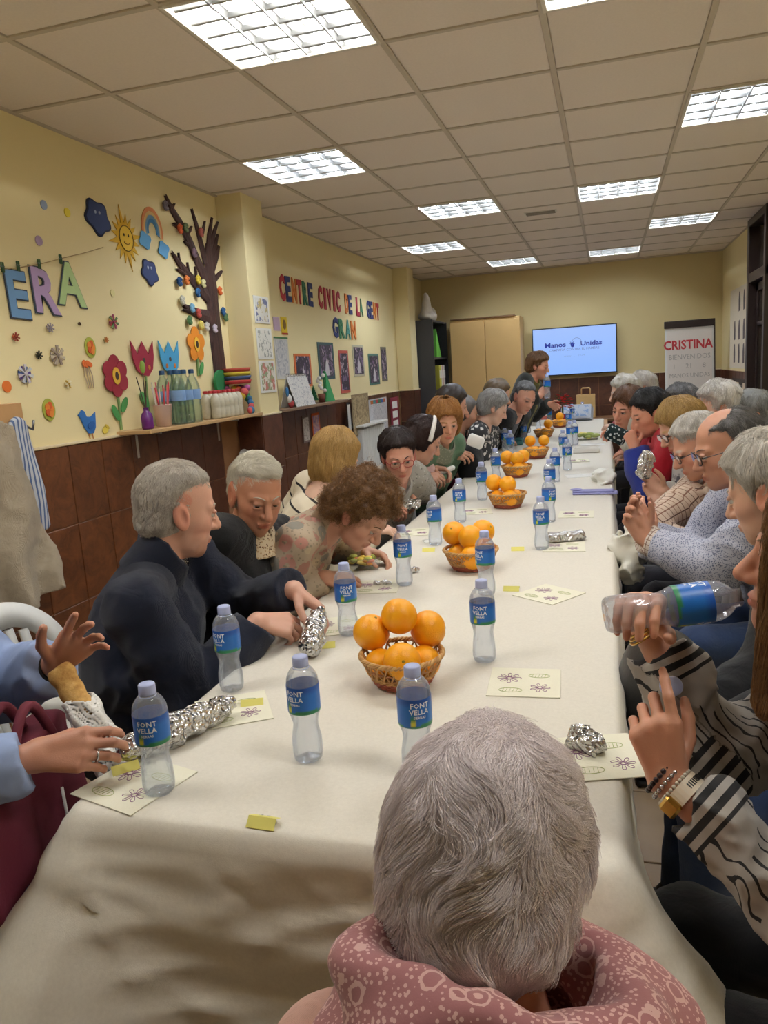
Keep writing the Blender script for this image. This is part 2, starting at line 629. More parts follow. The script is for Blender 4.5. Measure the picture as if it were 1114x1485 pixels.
ORD = {(2, 0): 'nearest louvred ceiling light, large, above the near wall letters', (4, 0): 'ceiling light cut off by the top edge of the frame',
       (1, 3): 'square ceiling light just in front of the first pillar', (5, 3): 'ceiling light cut off by the frame edge, upper right',
       (2, 6): 'ceiling light in the second row, left of the grille panel', (4, 6): 'ceiling light in the second row, right of the grille panel',
       (1, 9): 'far ceiling light near the second pillar', (5, 9): 'far ceiling light near the dark doorway', (2, 12): 'farthest ceiling light above the wooden cupboard',
       (4, 12): 'farthest ceiling light above the television'}
for (i, j) in sorted(FIX):
    lab = ORD.get((i, j), 'plain ceiling light %s, on the %s side' % ('above the near table end' if j == -3 else 'behind the viewpoint', 'letter wall' if i in (1, 2) else 'doorway'))
    t = thing('ceiling_light', lab, 'ceiling light', (GX0 + (i + .5) * TS, GY0 + (j + .5) * TS, ZC), 0, 'louvred ceiling lights')
    for k in ('frame', 'housing'): link(k, M_LAMPS[k], None, t)
    for q in range(4): link('lamp_tube', M_LAMPS['lamp_tube' if j < 1 else 'lamp_tube_cool'], None, t, (-0.2135 + q * 0.1423, 0, 0))
    if j < -2: continue
    for q in range(5): link('louvre_rail', M_LAMPS['louvre_rail'], None, t, (-0.2845 + q * 0.1423 , 0, 0)) if 0 < q < 4 else None
    for q in range(4):
        for r in range(5 if j < 1 else 4):
            nrow = 5 if j < 1 else 4
            link('louvre_blade', M_LAMPS['louvre_blade'], None, t, (-0.2135 + q * 0.1423, -0.283 + 0.566 * (r + 0.5) / nrow, 0))
# grille panel
t = thing('ceiling_grille', 'small slotted air grille in a ceiling panel at mid room', 'vent', (GX0 + 3.47 * TS, GY0 + 7.45 * TS, ZC))
put('frame', MB().box((0, 0, 0.004), (0.27, 0.13, 0.008), ch=0.002), M_FRAME, t)
for k in range(4):
    put('slat', MB().box((0, -0.045 + k * 0.03, -0.003), (0.24, 0.012, 0.008), ch=0.001), simple('grille_taupe', C255(150, 140, 125), 0.6), t)  # slats in one even taupe, darker than the frame
# dark glazed door in the right wall
M_DARK = simple('dark_brown_wood', C255(38, 24, 20), 0.4, var=0.2)
t = struct(bpy.data.objects.new('door_1', None)); COL.objects.link(t)
jb = MB()
jb.box((XR - 0.0, DY1 - 0.05, 1.33), (0.16, 0.10, 2.66), ch=0.004)
jb.box((XR - 0.0, DY0 + 0.04, 1.33), (0.16, 0.08, 2.66), ch=0.004)
jb.box((XR - 0.0, (DY0 + DY1) / 2, 2.68), (0.16, DY1 - DY0, 0.07), ch=0.004)
jb.box((XR - 0.0, (DY0 + DY1) / 2, 2.16), (0.15, DY1 - DY0, 0.09), ch=0.004)
put('door_frame', jb, M_DARK, t)
lf = MB()
for z, h in ((2.07, 0.08), (1.72, 0.035), (0.15, 0.24)):
    lf.box((XR + 0.02, (DY0 + DY1) / 2 - 0.01, z), (0.05, DY1 - DY0 - 0.18, h), ch=0.003)
lf.box((XR + 0.02, DY1 - 0.14, 1.06), (0.05, 0.08, 2.1), ch=0.003); lf.box((XR + 0.02, DY0 + 0.12, 1.06), (0.05, 0.08, 2.1), ch=0.003)
put('door_leaf', lf, M_DARK, t)
g = NT('dark_door_glass'); g.base(C255(96, 86, 70)); g.set(Roughness=0.03, Metallic=0.55)
put('pane', MB().box((XR + 0.022, (DY0 + DY1) / 2, 1.06), (0.008, DY1 - DY0 - 0.2, 1.95)), g.m, t)
put('pane', MB().box((XR + 0.022, (DY0 + DY1) / 2, 2.42), (0.008, DY1 - DY0 - 0.12, 0.46)), g.m, t)

# ================================================================== TABLES AND CLOTHS
TZ = 0.75
M_CLOTHP = NT('white_paper_cloth')
_v = M_CLOTHP.coord()
_w1 = M_CLOTHP.noise(M_CLOTHP.coord((900, 300, 300)), 1.0, 2)
M_CLOTHP.base(M_CLOTHP.mix(M_CLOTHP.noise(_v, 140, 4, 0.7), C255(208, 201, 186), C255(232, 226, 212)))
M_CLOTHP.set(Roughness=0.7)
M_CLOTHP.b.inputs['Sheen Weight'].default_value = 0.15
M_CLOTHP.bump(M_CLOTHP.noise(_v, 420, 3, 0.7), 0.25, 0.001)
M_CLOTHP = M_CLOTHP.m
M_TBL = simple('beech_laminate', C255(188, 146, 98), 0.45, var=0.12, nscale=8)
M_STEEL = simple('grey_steel', C255(120, 120, 122), 0.35, metal=0.8)


def n3(p, k, seed=0):
    """Smooth pseudo noise in about -1..1 from summed sines, p (...,3)."""
    r = np.random.default_rng(seed)
    out = 0
    for i in range(6):
        d = r.normal(size=3); d /= np.linalg.norm(d)
        out = out + np.sin(p @ (d * k * r.uniform(.6, 1.6)) + r.uniform(0, 6.28) + 1.3 * np.sin(p @ (np.roll(d, 1) * k * .7) + r.uniform(0, 6.28)))
    return out / 3.0


def ridged(p, k, seed=0):
    return 1 - 2 * np.abs(n3(p, k, seed)).clip(0, 1)


def folding_table(y0, y1, label):
    t = thing('folding_table', label, 'table', ((-0.46), (y0 + y1) / 2, 0))
    put('tabletop', MB().box((0, 0, TZ - 0.022), (0.90, y1 - y0 - 0.01, 0.028), ch=0.004), M_TBL, t)
    for sx in (-1, 1):
        for sy in (-1, 1):
            put('leg', MB().tube([(sx * 0.30, sy * (y1 - y0) * .40, TZ - 0.03), (sx * 0.32, sy * (y1 - y0) * .43, 0.005)], 0.014, 8), M_STEEL, t)
    return t


for a, b, lab in ((1.07, 2.9, 'folding table under the near white cloth, grey steel legs'), (2.9, 5.2, 'folding table under the white cloth beside the man in the checked shirt'),
                  (5.2, 7.2, 'folding table under the middle white cloth by the woman in green'), (7.2, 9.9, 'folding table under the farthest white cloth, near the paper bag')):
    folding_table(a, b, lab)


CREASE = [(0.05, 0.16, 0.85, 0.2, 0.0063, 0.03), (0.12, 0.28, 0.8, 0.27, -0.0063, 0.03), (0.02, 0.33, 0.75, 0.36, 0.0081, 0.035), (0.2, 0.42, 0.9, 0.41, 0.0063, 0.03), (0.0, 0.05, 0.16, 0.3, 0.0112, 0.012), (0.06, 0.04, 0.02, 0.4, -0.0112, 0.014), (0.01, 0.12, 0.12, 0.16, 0.0098, 0.01),
          (0.14, 0.26, 0.34, 0.34, 0.0098, 0.014), (0.02, 0.24, 0.1, 0.46, 0.0098, 0.012), (0.55, 0.1, 0.9, 0.14, -0.0045, 0.03), (0.84, 0.06, 0.8, 0.4, 0.0126, 0.014), (0.88, 0.1, 0.7, 0.3, 0.0098, 0.012), (0.3, 0.05, 0.45, 0.14, 0.0036, 0.02)]
_cr = np.random.default_rng(21)
for _i in range(26):
    _s, _d, _a = _cr.uniform(-.02, 1.0), _cr.uniform(.05, .45), _cr.uniform(0, 3.14)
    _l = _cr.uniform(.03, .12)
    CREASE.append((_s, _d, _s + _l * math.cos(_a), _d + _l * math.sin(_a), _cr.choice([-1, 1]) * _cr.uniform(.004, .009), .008))


def table_cloth(x0, x1, y0, y1, z, drop, label, near=True, far=True, seed=1, flare=0.0):
    rc = 0.03
    # perimeter, counter-clockwise, corners rounded
    per = []
    def edge(a, b, n):
        L = np.linalg.norm(np.array(b) - a); m = max(2, int(L / (0.018 if near else .03)))
        for i in range(m): per.append((np.array(a) + (np.array(b) - a) * i / m, np.array(n, float)))
    def arc(c, a0):
        for i in range(10):
            an = a0 + math.pi / 2 * i / 10
            d = np.array([math.cos(an), math.sin(an)]); per.append((np.array(c) + d * rc, d))
    edge(np.array([x0 + rc, y0]), np.array([x1 - rc, y0]), (0, -1)); arc((x1 - rc, y0 + rc), -math.pi / 2)
    edge(np.array([x1, y0 + rc]), np.array([x1, y1 - rc]), (1, 0)); arc((x1 - rc, y1 - rc), 0)
    edge(np.array([x1 - rc, y1]), np.array([x0 + rc, y1]), (0, 1)); arc((x0 + rc, y1 - rc), math.pi / 2)
    edge(np.array([x0, y1 - rc]), np.array([x0, y0 + rc]), (-1, 0)); arc((x0 + rc, y0 + rc), math.pi)
    n = len(per)
    P = np.array([p for p, _ in per]); N = np.array([d for _, d in per])
    s = np.concatenate([[0], np.cumsum(np.linalg.norm(np.diff(P, axis=0), axis=1))])
    rows = [-0.03, -0.012] + [0.0] + list(np.linspace(0.012, drop, 44 if near else 18))
    V = []
    for d in rows:
        if d <= 0:
            q = P + N * d
            V.append(np.c_[q, np.full(n, z + (0.0 if d < -0.005 else -0.003))])
        else:
            q = np.c_[P, np.full(n, z - 0.006)]
            fl = np.zeros(n)
            for cx in (x0, x1):
                if near:
                    dd = np.hypot(P[:, 0] - cx, P[:, 1] - y0)
                    fl += flare * np.exp(-(dd / 0.15) ** 1.3)
            tt = min(1, d / 0.5)
            fold = n3(np.c_[s * 1.0, np.full(n, seed * 3.0), np.full(n, d * 1.4)], 7.0, seed) * 0.009 * tt ** 1.2
            wr = ridged(np.c_[P * 1.0, np.full(n, d * 1.6)], 9.0, seed + 5) * 0.006 * min(1, d / .08) + ridged(np.c_[P * .8, np.full(n, d * 1.5)], 24.0, seed + 9) * 0.005 * min(1, d / .1)
            for (s0_, d0_, s1_, d1_, a_, w_) in CREASE if near else ():
                A_ = np.array([s0_, d0_]); B_ = np.array([s1_, d1_]); ab = B_ - A_
                q2 = np.c_[s, np.full(n, d)] - A_
                t2 = np.clip(q2 @ ab / (ab @ ab), 0, 1)
                ds_ = np.linalg.norm(q2 - t2[:, None] * ab, axis=1)
                wr = wr + a_ * np.exp(-ds_ / w_) * np.sin(math.pi * (.12 + .76 * t2)) * min(1, d / .05)
            out = 0.010 * min(1, d / 0.02) + d * 0.05 + fl * tt ** 1.15 + fold + wr
            dz = d - fl * tt * 0.22
            q = np.c_[P + N * out[:, None], z - 0.006 - dz]
            V.append(q)
    nr = len(V)
    vs = np.concatenate(V)
    fs = []
    for i in range(nr - 1):
        for k in range(n):
            k2 = (k + 1) % n
            fs.append((i * n + k, (i + 1) * n + k, (i + 1) * n + k2, i * n + k2))
    m = MB()
    m.add(vs, fs)
    m.add([(x0 + rc, y0 + rc, z), (x1 - rc, y0 + rc, z), (x1 - rc, y1 - rc, z), (x0 + rc, y1 - rc, z)], [(0, 1, 2, 3)])
    ob = put('tablecloth', m, M_CLOTHP, None, True)
    tag(ob, label, 'tablecloth', 'white paper tablecloths')
    return ob


table_cloth(-0.945, 0.014, 1.052, 5.28, TZ + 0.004, 0.50, 'near white paper tablecloth with a crumpled hanging front', True, False, 1, 0.34)
table_cloth(-0.948, 0.020, 5.26, 7.22, TZ + 0.0015, 0.42, 'middle white paper tablecloth reaching from the purple napkin to the far salad tub', False, False, 4)
table_cloth(-0.95, -0.055, 7.20, 9.93, TZ + 0.004, 0.40, 'farthest white paper tablecloth, narrower, in front of the paper bag', False, False, 7)
TT = TZ + 0.0045   # table surface


# ================================================================== WATER BOTTLES
def clear_mat(name, tint, fres=0.16, edge=0.35, haze=0.0):
    t = NT(name)
    t.t.nodes.remove(t.b)
    tr = t.n('ShaderNodeBsdfTransparent'); tr.inputs[0].default_value = (*tint, 1)
    gl = t.n('ShaderNodeBsdfGlossy'); gl.inputs['Roughness'].default_value = 0.06; gl.inputs[0].default_value = (0.95, 0.97, 1, 1)
    lw = t.n('ShaderNodeLayerWeight'); lw.inputs[0].default_value = edge
    mx = t.n('ShaderNodeMixShader')
    f = t.math('MULTIPLY_ADD', lw.outputs['Fresnel'], 0.5); f.node.inputs[2].default_value = fres * .25
    t.l(f, mx.inputs[0]); t.l(tr.outputs[0], mx.inputs[1]); t.l(gl.outputs[0], mx.inputs[2])
    if haze:
        df = t.n('ShaderNodeBsdfDiffuse'); df.inputs[0].default_value = (.86, .91, 1, 1)
        m2 = t.n('ShaderNodeMixShader'); m2.inputs[0].default_value = haze
        t.l(mx.outputs[0], m2.inputs[1]); t.l(df.outputs[0], m2.inputs[2]); mx = m2
    t.l(mx.outputs[0], t.t.nodes['Material Output'].inputs[0])
    return t.m


M_PET = clear_mat('clear_bottle_plastic', (0.97, 0.98, 1.0), 0.2, 0.25, 0.16)
tw = NT('drinking_water'); tw.t.nodes.remove(tw.b)
_g = tw.n('ShaderNodeBsdfRefraction'); _g.inputs['IOR'].default_value = 1.16; _g.inputs['Roughness'].default_value = 0.02; _g.inputs[0].default_value = (0.92, 0.955, 1, 1)
_t = tw.n('ShaderNodeBsdfTransparent'); _t.inputs[0].default_value = (0.97, 0.985, 1, 1)
_m = tw.n('ShaderNodeMixShader'); _m.inputs[0].default_value = 0.18
tw.l(_t.outputs[0], _m.inputs[1]); tw.l(_g.outputs[0], _m.inputs[2]); tw.l(_m.outputs[0], tw.t.nodes['Material Output'].inputs[0])
M_WATER = tw.m
M_CAPB = simple('pale_blue_cap', C255(176, 186, 226), 0.4, var=0.02)
M_LABEL = attr_mat('printed_label', 0.35)
M_PRINT = simple('white_print', C255(240, 242, 246), 0.5, var=0.0)

BP = [(0.0, .0035), (.016, .004), (.0245, .002), (.0278, .006), (.0292, .016), (.0293, .030), (.0285, .046), (.0262, .060), (.0243, .072), (.0247, .082), (.0272, .093), (.0302, .100), (.0312, .106), (.0313, .130), (.0313, .156), (.0311, .162), (.0298, .170), (.0262, .179), (.0208, .187), (.0158, .192), (.0138, .194), (.0136, .203)]
_bz = [z for r, z in BP[2:]]; _br = [r for r, z in BP[2:]]


def bottle_r(z): return np.interp(z, _bz, _br)


def ribbed(prof, seg, amp, shrink=0.0):
    vs, fs = [], []
    for (r, z) in prof:
        for k in range(seg):
            a = 2 * math.pi * k / seg
            rr = max(0.0, r - shrink)
            if 0.03 < z < 0.095: rr += amp * math.sin(8 * a + 70 * z) * (1 if z > .04 else .5)
            if 0.163 < z < 0.186: rr += amp * .8 * math.sin(16 * a + 90 * z)
            if z < 0.012: rr *= 1 - 0.05 * (0.5 + 0.5 * math.cos(5 * a))
            vs.append((rr * math.cos(a), rr * math.sin(a), z + (0.0035 * (0.5 + 0.5 * math.cos(5 * a)) if 0.004 < r < .024 and z < .006 else 0)))
    for i in range(len(prof) - 1):
        for k in range(seg):
            k2 = (k + 1) % seg
            fs.append((i * seg + k, i * seg + k2, (i + 1) * seg + k2, (i + 1) * seg + k))
    return vs, fs


zs = sorted(set(list(np.linspace(.03, .098, 15)) + list(np.linspace(.163, .19, 8)) + _bz))
fine_prof = BP[:2] + [(float(bottle_r(z)), float(z)) for z in zs]
mb = MB(); mb.add(*ribbed(fine_prof, 48, 0.0007)); ME_SHELL = mb.mesh('bottle_body', True); ME_SHELL.materials.append(M_PET)
ME_WATER = {}
for lv, zt in (('full', .171), ('high', .150), ('half', .098), ('low', .060)):
    pr = [(0.0, .0065), (.016, .0065)] + [(float(bottle_r(z)), float(z)) for z in zs if .006 <= z < zt]
    pr.append((float(bottle_r(zt)), zt))
    mb = MB(); v, f = ribbed(pr, 48, 0.0007, 0.0012)
    mb.add(v, f); mb.f.append(tuple(range(len(v) - 48, len(v))))
    ME_WATER[lv] = mb.mesh('water', True); ME_WATER[lv].materials.append(M_WATER)
cap = MB()
cp_prof = [(0.0, .2125), (.0135, .2125), (.0152, .2105), (.0155, .196), (.0155, .1935), (.0138, .1925)]
v, f = [], []
for (r, z) in cp_prof:
    for k in range(48):
        a = 2 * math.pi * k / 48
        rr = r - (0.0005 if k % 2 and .19 < z < .212 and r > .015 else 0)
        v.append((rr * math.cos(a), rr * math.sin(a), z))
for i in range(len(cp_prof) - 1):
    for k in range(48): f.append((i * 48 + k, (i + 1) * 48 + k, (i + 1) * 48 + (k + 1) % 48, i * 48 + (k + 1) % 48))
cap.add(v, f)
cap.lathe([(.0139, .1905), (.0158, .1905), (.0158, .1890), (.0142, .1885)], 32)
ME_CAP = cap.mesh('cap', True); ME_CAP.materials.append(M_CAPB)
lab = MB()
seg = 64
BLUE, BLUE2, GREEN, YEL, WHT = C255(28, 106, 192), C255(22, 84, 172), C255(46, 128, 84), C255(208, 206, 60), C255(235, 240, 245)
rowz = [.104, .1065, .110, .114, .122, .132, .142, .152, .158]
for z in rowz:
    for k in range(seg):
        a = 2 * math.pi * k / seg
        c = BLUE
        wv = .110 + .004 * math.sin(a * 2)
        if z < wv: c = GREEN
        if abs(math.sin(a * 1.0 + .4)) < .18 and .107 < z < .125: c = YEL if z < .116 else GREEN
        if z > .15: c = BLUE2
        r = float(bottle_r(z)) + .0006
        lab.v.append((r * math.cos(a), r * math.sin(a), z)); lab.c.append(c)
for i in range(len(rowz) - 1):
    for k in range(seg): lab.f.append((i * seg + k, i * seg + (k + 1) % seg, (i + 1) * seg + (k + 1) % seg, (i + 1) * seg + k))
for a0 in (0.0, math.pi):
    for s_, z, sz in (('FONT', .1425, .0135), ('VELLA', .1305, .0135), ('SIERRAS', .1225, .0065)):
        tv, tf = text_geo(s_, 0.02, 1)
        cx = tv[:, 0].mean()
        r = .0322
        lab.add([(r * math.cos(a0 + (p[0] - cx) * sz / r), r * math.sin(a0 + (p[0] - cx) * sz / r), z + p[1] * sz) for p in tv], tf, WHT)
ME_LABEL = lab.mesh('label', True, True); ME_LABEL.materials.append(M_LABEL)


def bottle(loc, level, label, rz=0.0, rot=None, with_cap=True, group='small water bottles on the long table'):
    t = thing('water_bottle', label, 'bottle', loc, rz, group)
    if rot is not None: t.rotation_mode = 'QUATERNION'; t.rotation_quaternion = rot
    link('bottle_body', ME_SHELL, None, t)
    if level: link('water', ME_WATER[level], None, t)
    if with_cap: link('cap', ME_CAP, None, t)
    link('label', ME_LABEL, None, t)
    return t


BOT = [
    ((232, 1148), 'half', 'part-empty water bottle standing on the napkin beside the hand with the ring'),
    ((448, 1100), 'full', 'full water bottle nearest the viewer in the middle, left of the grey-haired head'),
    ((607, 1122), 'full', 'water bottle half hidden behind the grey-haired head in front'),
    ((337, 1000), 'half', 'part-empty water bottle in front of the navy sweater sleeve'),
    ((506, 920), 'high', 'water bottle just behind the hands unwrapping foil'),
    ((703, 958), 'high', 'full water bottle right of the nearest orange basket, behind the square napkin'),
    ((706, 862), 'high', 'water bottle standing in front of the second orange basket'),
    ((587, 848), 'high', 'water bottle right of the salad tub, beside a foil ball'),
    ((632, 790), 'high', 'water bottle just left of the second orange basket'),
    ((668, 757), 'full', 'water bottle on the left row opposite the third orange basket'),
    ((700, 725), 'full', 'water bottle left of and behind the third orange basket'),
    ((720, 698), 'full', 'water bottle touching the left side of the fourth orange basket'),
    ((786, 796), 'high', 'water bottle beside the open foil parcel on the right row'),
    ((797, 757), 'high', 'right-row water bottle next beyond the one by the foil parcel'),
    ((798, 722), 'full', 'right-row water bottle in front of the purple folded napkin, to its left'),
    ((806, 699), 'full', 'right-row water bottle level with the fourth orange basket'),
    ((823, 682), 'full', 'right-row water bottle standing slightly apart to the right of the fourth basket'),
    ((741, 663), 'full', 'left-row water bottle beside the teal box, nearer one'),
    ((733, 655), 'full', 'left-row water bottle beside the teal box, farther one'),
    ((760, 643), 'full', 'left-row water bottle left of the sixth orange basket, nearer one'),
    ((766, 628), 'full', 'left-row water bottle left of the sixth orange basket, farther one'),
    ((817, 664), 'full', 'right-row water bottle right of the fifth orange basket'),
    ((827, 647), 'high', 'right-row water bottle right of the sixth orange basket, left of a pair'),
    ((834, 645), 'full', 'right-row water bottle right of the sixth orange basket, right of a pair'),
    ((781, 622), 'full', 'far left-row water bottle in front of the seated man in black'),
    ((797, 615), 'full', 'far water bottle near the cup and cartons at the table end'),
    ((825, 622), 'full', 'far right-row water bottle right of the seventh orange basket'),
    ((830, 612), 'full', 'farthest right-row water bottle in front of the blue and white box'),
    ((845, 608), 'full', 'farthest water bottle by the corner of the blue and white box'),
]
for k, ((px, py), lv, lb) in enumerate(BOT):
    p = onz(px, py, TT)
    ang = math.atan2(-p[1], -p[0]) + random.uniform(-.9, .9)
    bottle(p, lv, lb, ang)

# ================================================================== BASKETS AND ORANGES
M_WICK = attr_mat('wicker', 0.55, 0.3, 500)
TAN, RED, DK = C255(190, 142, 84), C255(168, 84, 62), C255(120, 76, 42)


def bas_r(z): return 0.060 + (0.098 - 0.060) * (max(0, z) / 0.074) ** 0.8


wv = MB()
NS = 26
for row, z in enumerate((0.006, 0.012, 0.018, 0.024, 0.030)):
    pts = []
    for k in range(NS * 4):
        a = 2 * math.pi * k / (NS * 4)
        r = bas_r(z) + 0.0022 * math.cos(a * NS / 1.0 + (math.pi if row % 2 else 0))
        pts.append((r * math.cos(a), r * math.sin(a), z))
    wv.tube(pts, 0.0032, 5, RED if row < 3 else TAN, closed=True)
put_w = wv
op = MB()
for k in range(NS):
    a = 2 * math.pi * k / NS
    for sg in (-1, 1):
        pts = []
        for q in range(7):
            z = 0.028 + (0.070 - 0.028) * q / 6
            an = a + sg * (q / 6) * 2 * math.pi / NS * 1.0
            r = bas_r(z) + sg * 0.0012
            pts.append((r * math.cos(an), r * math.sin(an), z))
        op.tube(pts, 0.0026, 5, TAN, caps=False)
for z in (0.049,):
    pts = [(bas_r(z) * math.cos(2 * math.pi * k / 78), bas_r(z) * math.sin(2 * math.pi * k / 78), z + .0012 * math.cos(k * math.pi)) for k in range(78)]
    op.tube(pts, 0.0030, 5, C255(176, 120, 74), closed=True)
rim = MB()
for ph in (0, 2.1, 4.2):
    pts = []
    for k in range(120):
        a = 2 * math.pi * k / 120
        r = bas_r(.074) + 0.0035 * math.cos(a * 20 + ph)
        pts.append((r * math.cos(a), r * math.sin(a), 0.074 + 0.0035 * math.sin(a * 20 + ph)))
    rim.tube(pts, 0.0034, 5, TAN if ph < 4 else C255(206, 164, 104), closed=True)
bs = MB().lathe([(0.0, 0.003), (0.030, 0.004), (0.059, 0.004), (0.060, 0.001), (0.0, 0.0005)], 32, col=DK)
ME_BAS = [(n_, m_.mesh(n_, True, True)) for n_, m_ in (('woven_band', wv), ('open_lattice', op), ('braided_rim', rim), ('woven_base', bs))]
for _, m_ in ME_BAS: m_.materials.append(M_WICK)

to = NT('orange_peel')
_v = to.coord()
_f = to.noise(_v, 18, 3)
to.base(to.mix(_f, C255(250, 156, 6), C255(255, 184, 26)))
to.set(Roughness=0.38)
to.b.inputs['Subsurface Weight'].default_value = 0.08
to.b.inputs['Subsurface Radius'].default_value = (.01, .004, .001)
_vr = to.n('ShaderNodeTexVoronoi'); _vr.inputs['Scale'].default_value = 420; to.l(_v, _vr.inputs['Vector'])
to.bump(_vr.outputs['Distance'], 0.35, 0.001)
om = MB().ball((0, 0, 0), (0.042, 0.042, 0.0405), 28, 18)
vv = []
for p in om.v:
    p = np.array(p); rxy = math.hypot(p[0], p[1])
    if p[2] > 0 and rxy < .010: p[2] -= 0.0022 * (1 - (rxy / .010) ** 2)
    vv.append(tuple(p))
om.v = vv
ME_OR = om.mesh('peel', True); ME_OR.materials.append(to.m)
nb = MB().lathe([(0, .0002), (.0026, .0012), (.0034, .0004), (.0038, -.0012)], 8, (0, 0, .0385))
ME_NAV = nb.mesh('navel', True); ME_NAV.materials.append(simple('orange_button', C255(140, 120, 40), 0.7))
SPOT = {'lower left': (-.050, .0, .048), 'lower right': (.052, .0, .048), 'front': (0, -.060, .076), 'upper left': (-.070, .042, .116), 'top': (0, .030, .156), 'upper right': (.068, .047, .114)}
SPOT2 = {'lower left': (-.046, .018, .050), 'lower right': (.046, .018, .050), 'front': (0, -.052, .054), 'upper left': (-.054, .044, .128), 'upper right': (.054, .044, .128), 'top': (0, -.020, .122)}
BASK = [((586, 1003), ('lower left', 'lower right', 'front', 'upper left', 'top', 'upper right'), SPOT, 'nearest', 1.0, 0),
        ((684, 830), ('lower left', 'lower right', 'front', 'upper left', 'upper right', 'top'), SPOT2, 'second nearest', 1.0, .1),
        ((736, 738), ('lower left', 'lower right', 'front', 'upper left', 'top'), SPOT2, 'third nearest', .98, .3),
        ((750, 693), ('lower left', 'lower right', 'front', 'upper left', 'top', 'upper right'), SPOT2, 'fourth nearest', 1.0, .2),
        ((778, 665), ('lower left', 'lower right', 'front', 'upper left', 'upper right'), SPOT2, 'fifth nearest', 1.05, -.2),
        ((789, 635), ('lower left', 'lower right', 'front', 'upper right'), SPOT2, 'sixth nearest', 1.05, .2),
        ((812, 620), ('lower left', 'lower right', 'front', 'top'), SPOT2, 'farthest', 1.05, .1)]
for (px, py), spots, SP, nm, sc, tw_ in BASK:
    d = ray(px, py); dxy = np.array([d[0], d[1]]); dxy /= np.linalg.norm(dxy)
    e = onz(px, py, TT)
    c = np.array([e[0] + dxy[0] * .055, e[1] + dxy[1] * .055, TT])
    rz = math.atan2(-dxy[0], dxy[1]) + tw_
    t = thing('wicker_basket', nm + ' wicker basket of oranges on the white table', 'basket', c, rz, 'wicker baskets along the table')
    for n_, m_ in ME_BAS: link(n_, m_, None, t)
    for sname in spots:
        q = np.array(SP[sname])
        p = (c[0] + q[0] * math.cos(rz) - q[1] * math.sin(rz), c[1] + q[0] * math.sin(rz) + q[1] * math.cos(rz), c[2] + q[2])
        o = thing('orange', '%s orange in the %s wicker basket' % (sname, nm), 'orange', p, 0, 'oranges in the baskets')
        o.rotation_euler = (random.uniform(-2, 2), random.uniform(-1.5, 1.5), random.uniform(0, 6))
        if sname == 'front': o.rotation_euler = (1.2, .2, rz)
        link('peel', ME_OR, None, o); link('navel', ME_NAV, None, o)
        k_ = 0.96 if sname.startswith('lower') else random.uniform(1.02, 1.08)
        o.scale = (k_, k_, k_)

# ================================================================== PEOPLE: implicit surfaces meshed on a graded grid
def smin(a, b, k):
    h = np.clip(0.5 + 0.5 * (b - a) / k, 0, 1)
    return b + (a - b) * h - k * h * (1 - h)


def smax(a, b, k): return -smin(-a, -b, k)


def seg(P, a, b, r0, r1):
    a = np.asarray(a, np.float32); b = np.asarray(b, np.float32)
    ba = b - a; pa = P - a
    t = np.clip(pa @ ba / (ba @ ba + 1e-12), 0, 1)
    q = pa - t[:, None] * ba
    return np.sqrt(np.einsum('ij,ij->i', q, q)) - (r0 + (r1 - r0) * t)


def ell(P, c, r):
    q = (P - np.asarray(c, np.float32)) / np.asarray(r, np.float32)
    k0 = np.sqrt(np.einsum('ij,ij->i', q, q)) + 1e-9
    q2 = q / np.asarray(r, np.float32)
    k1 = np.sqrt(np.einsum('ij,ij->i', q2, q2)) + 1e-9
    return k0 * (k0 - 1) / k1


def near(P, c, rad, fn):
    d = np.sqrt(((P - np.asarray(c, np.float32)) ** 2).sum(1))
    out = (d - rad).astype(np.float32)
    m = d < rad + 0.05
    if m.any(): out[m] = fn(P[m])
    out[~m] = np.maximum(out[~m], 0.05)
    return out


def axis(lo, hi, hb, fine=()):
    xs = [lo]
    while xs[-1] < hi:
        x = xs[-1]; h = hb
        for a, b, s in fine:
            if a - hb < x < b: h = min(h, s)
        xs.append(x + h)
    while (len(xs) - 1) % 4: xs.append(xs[-1] + hb)
    return np.array(xs, np.float32)


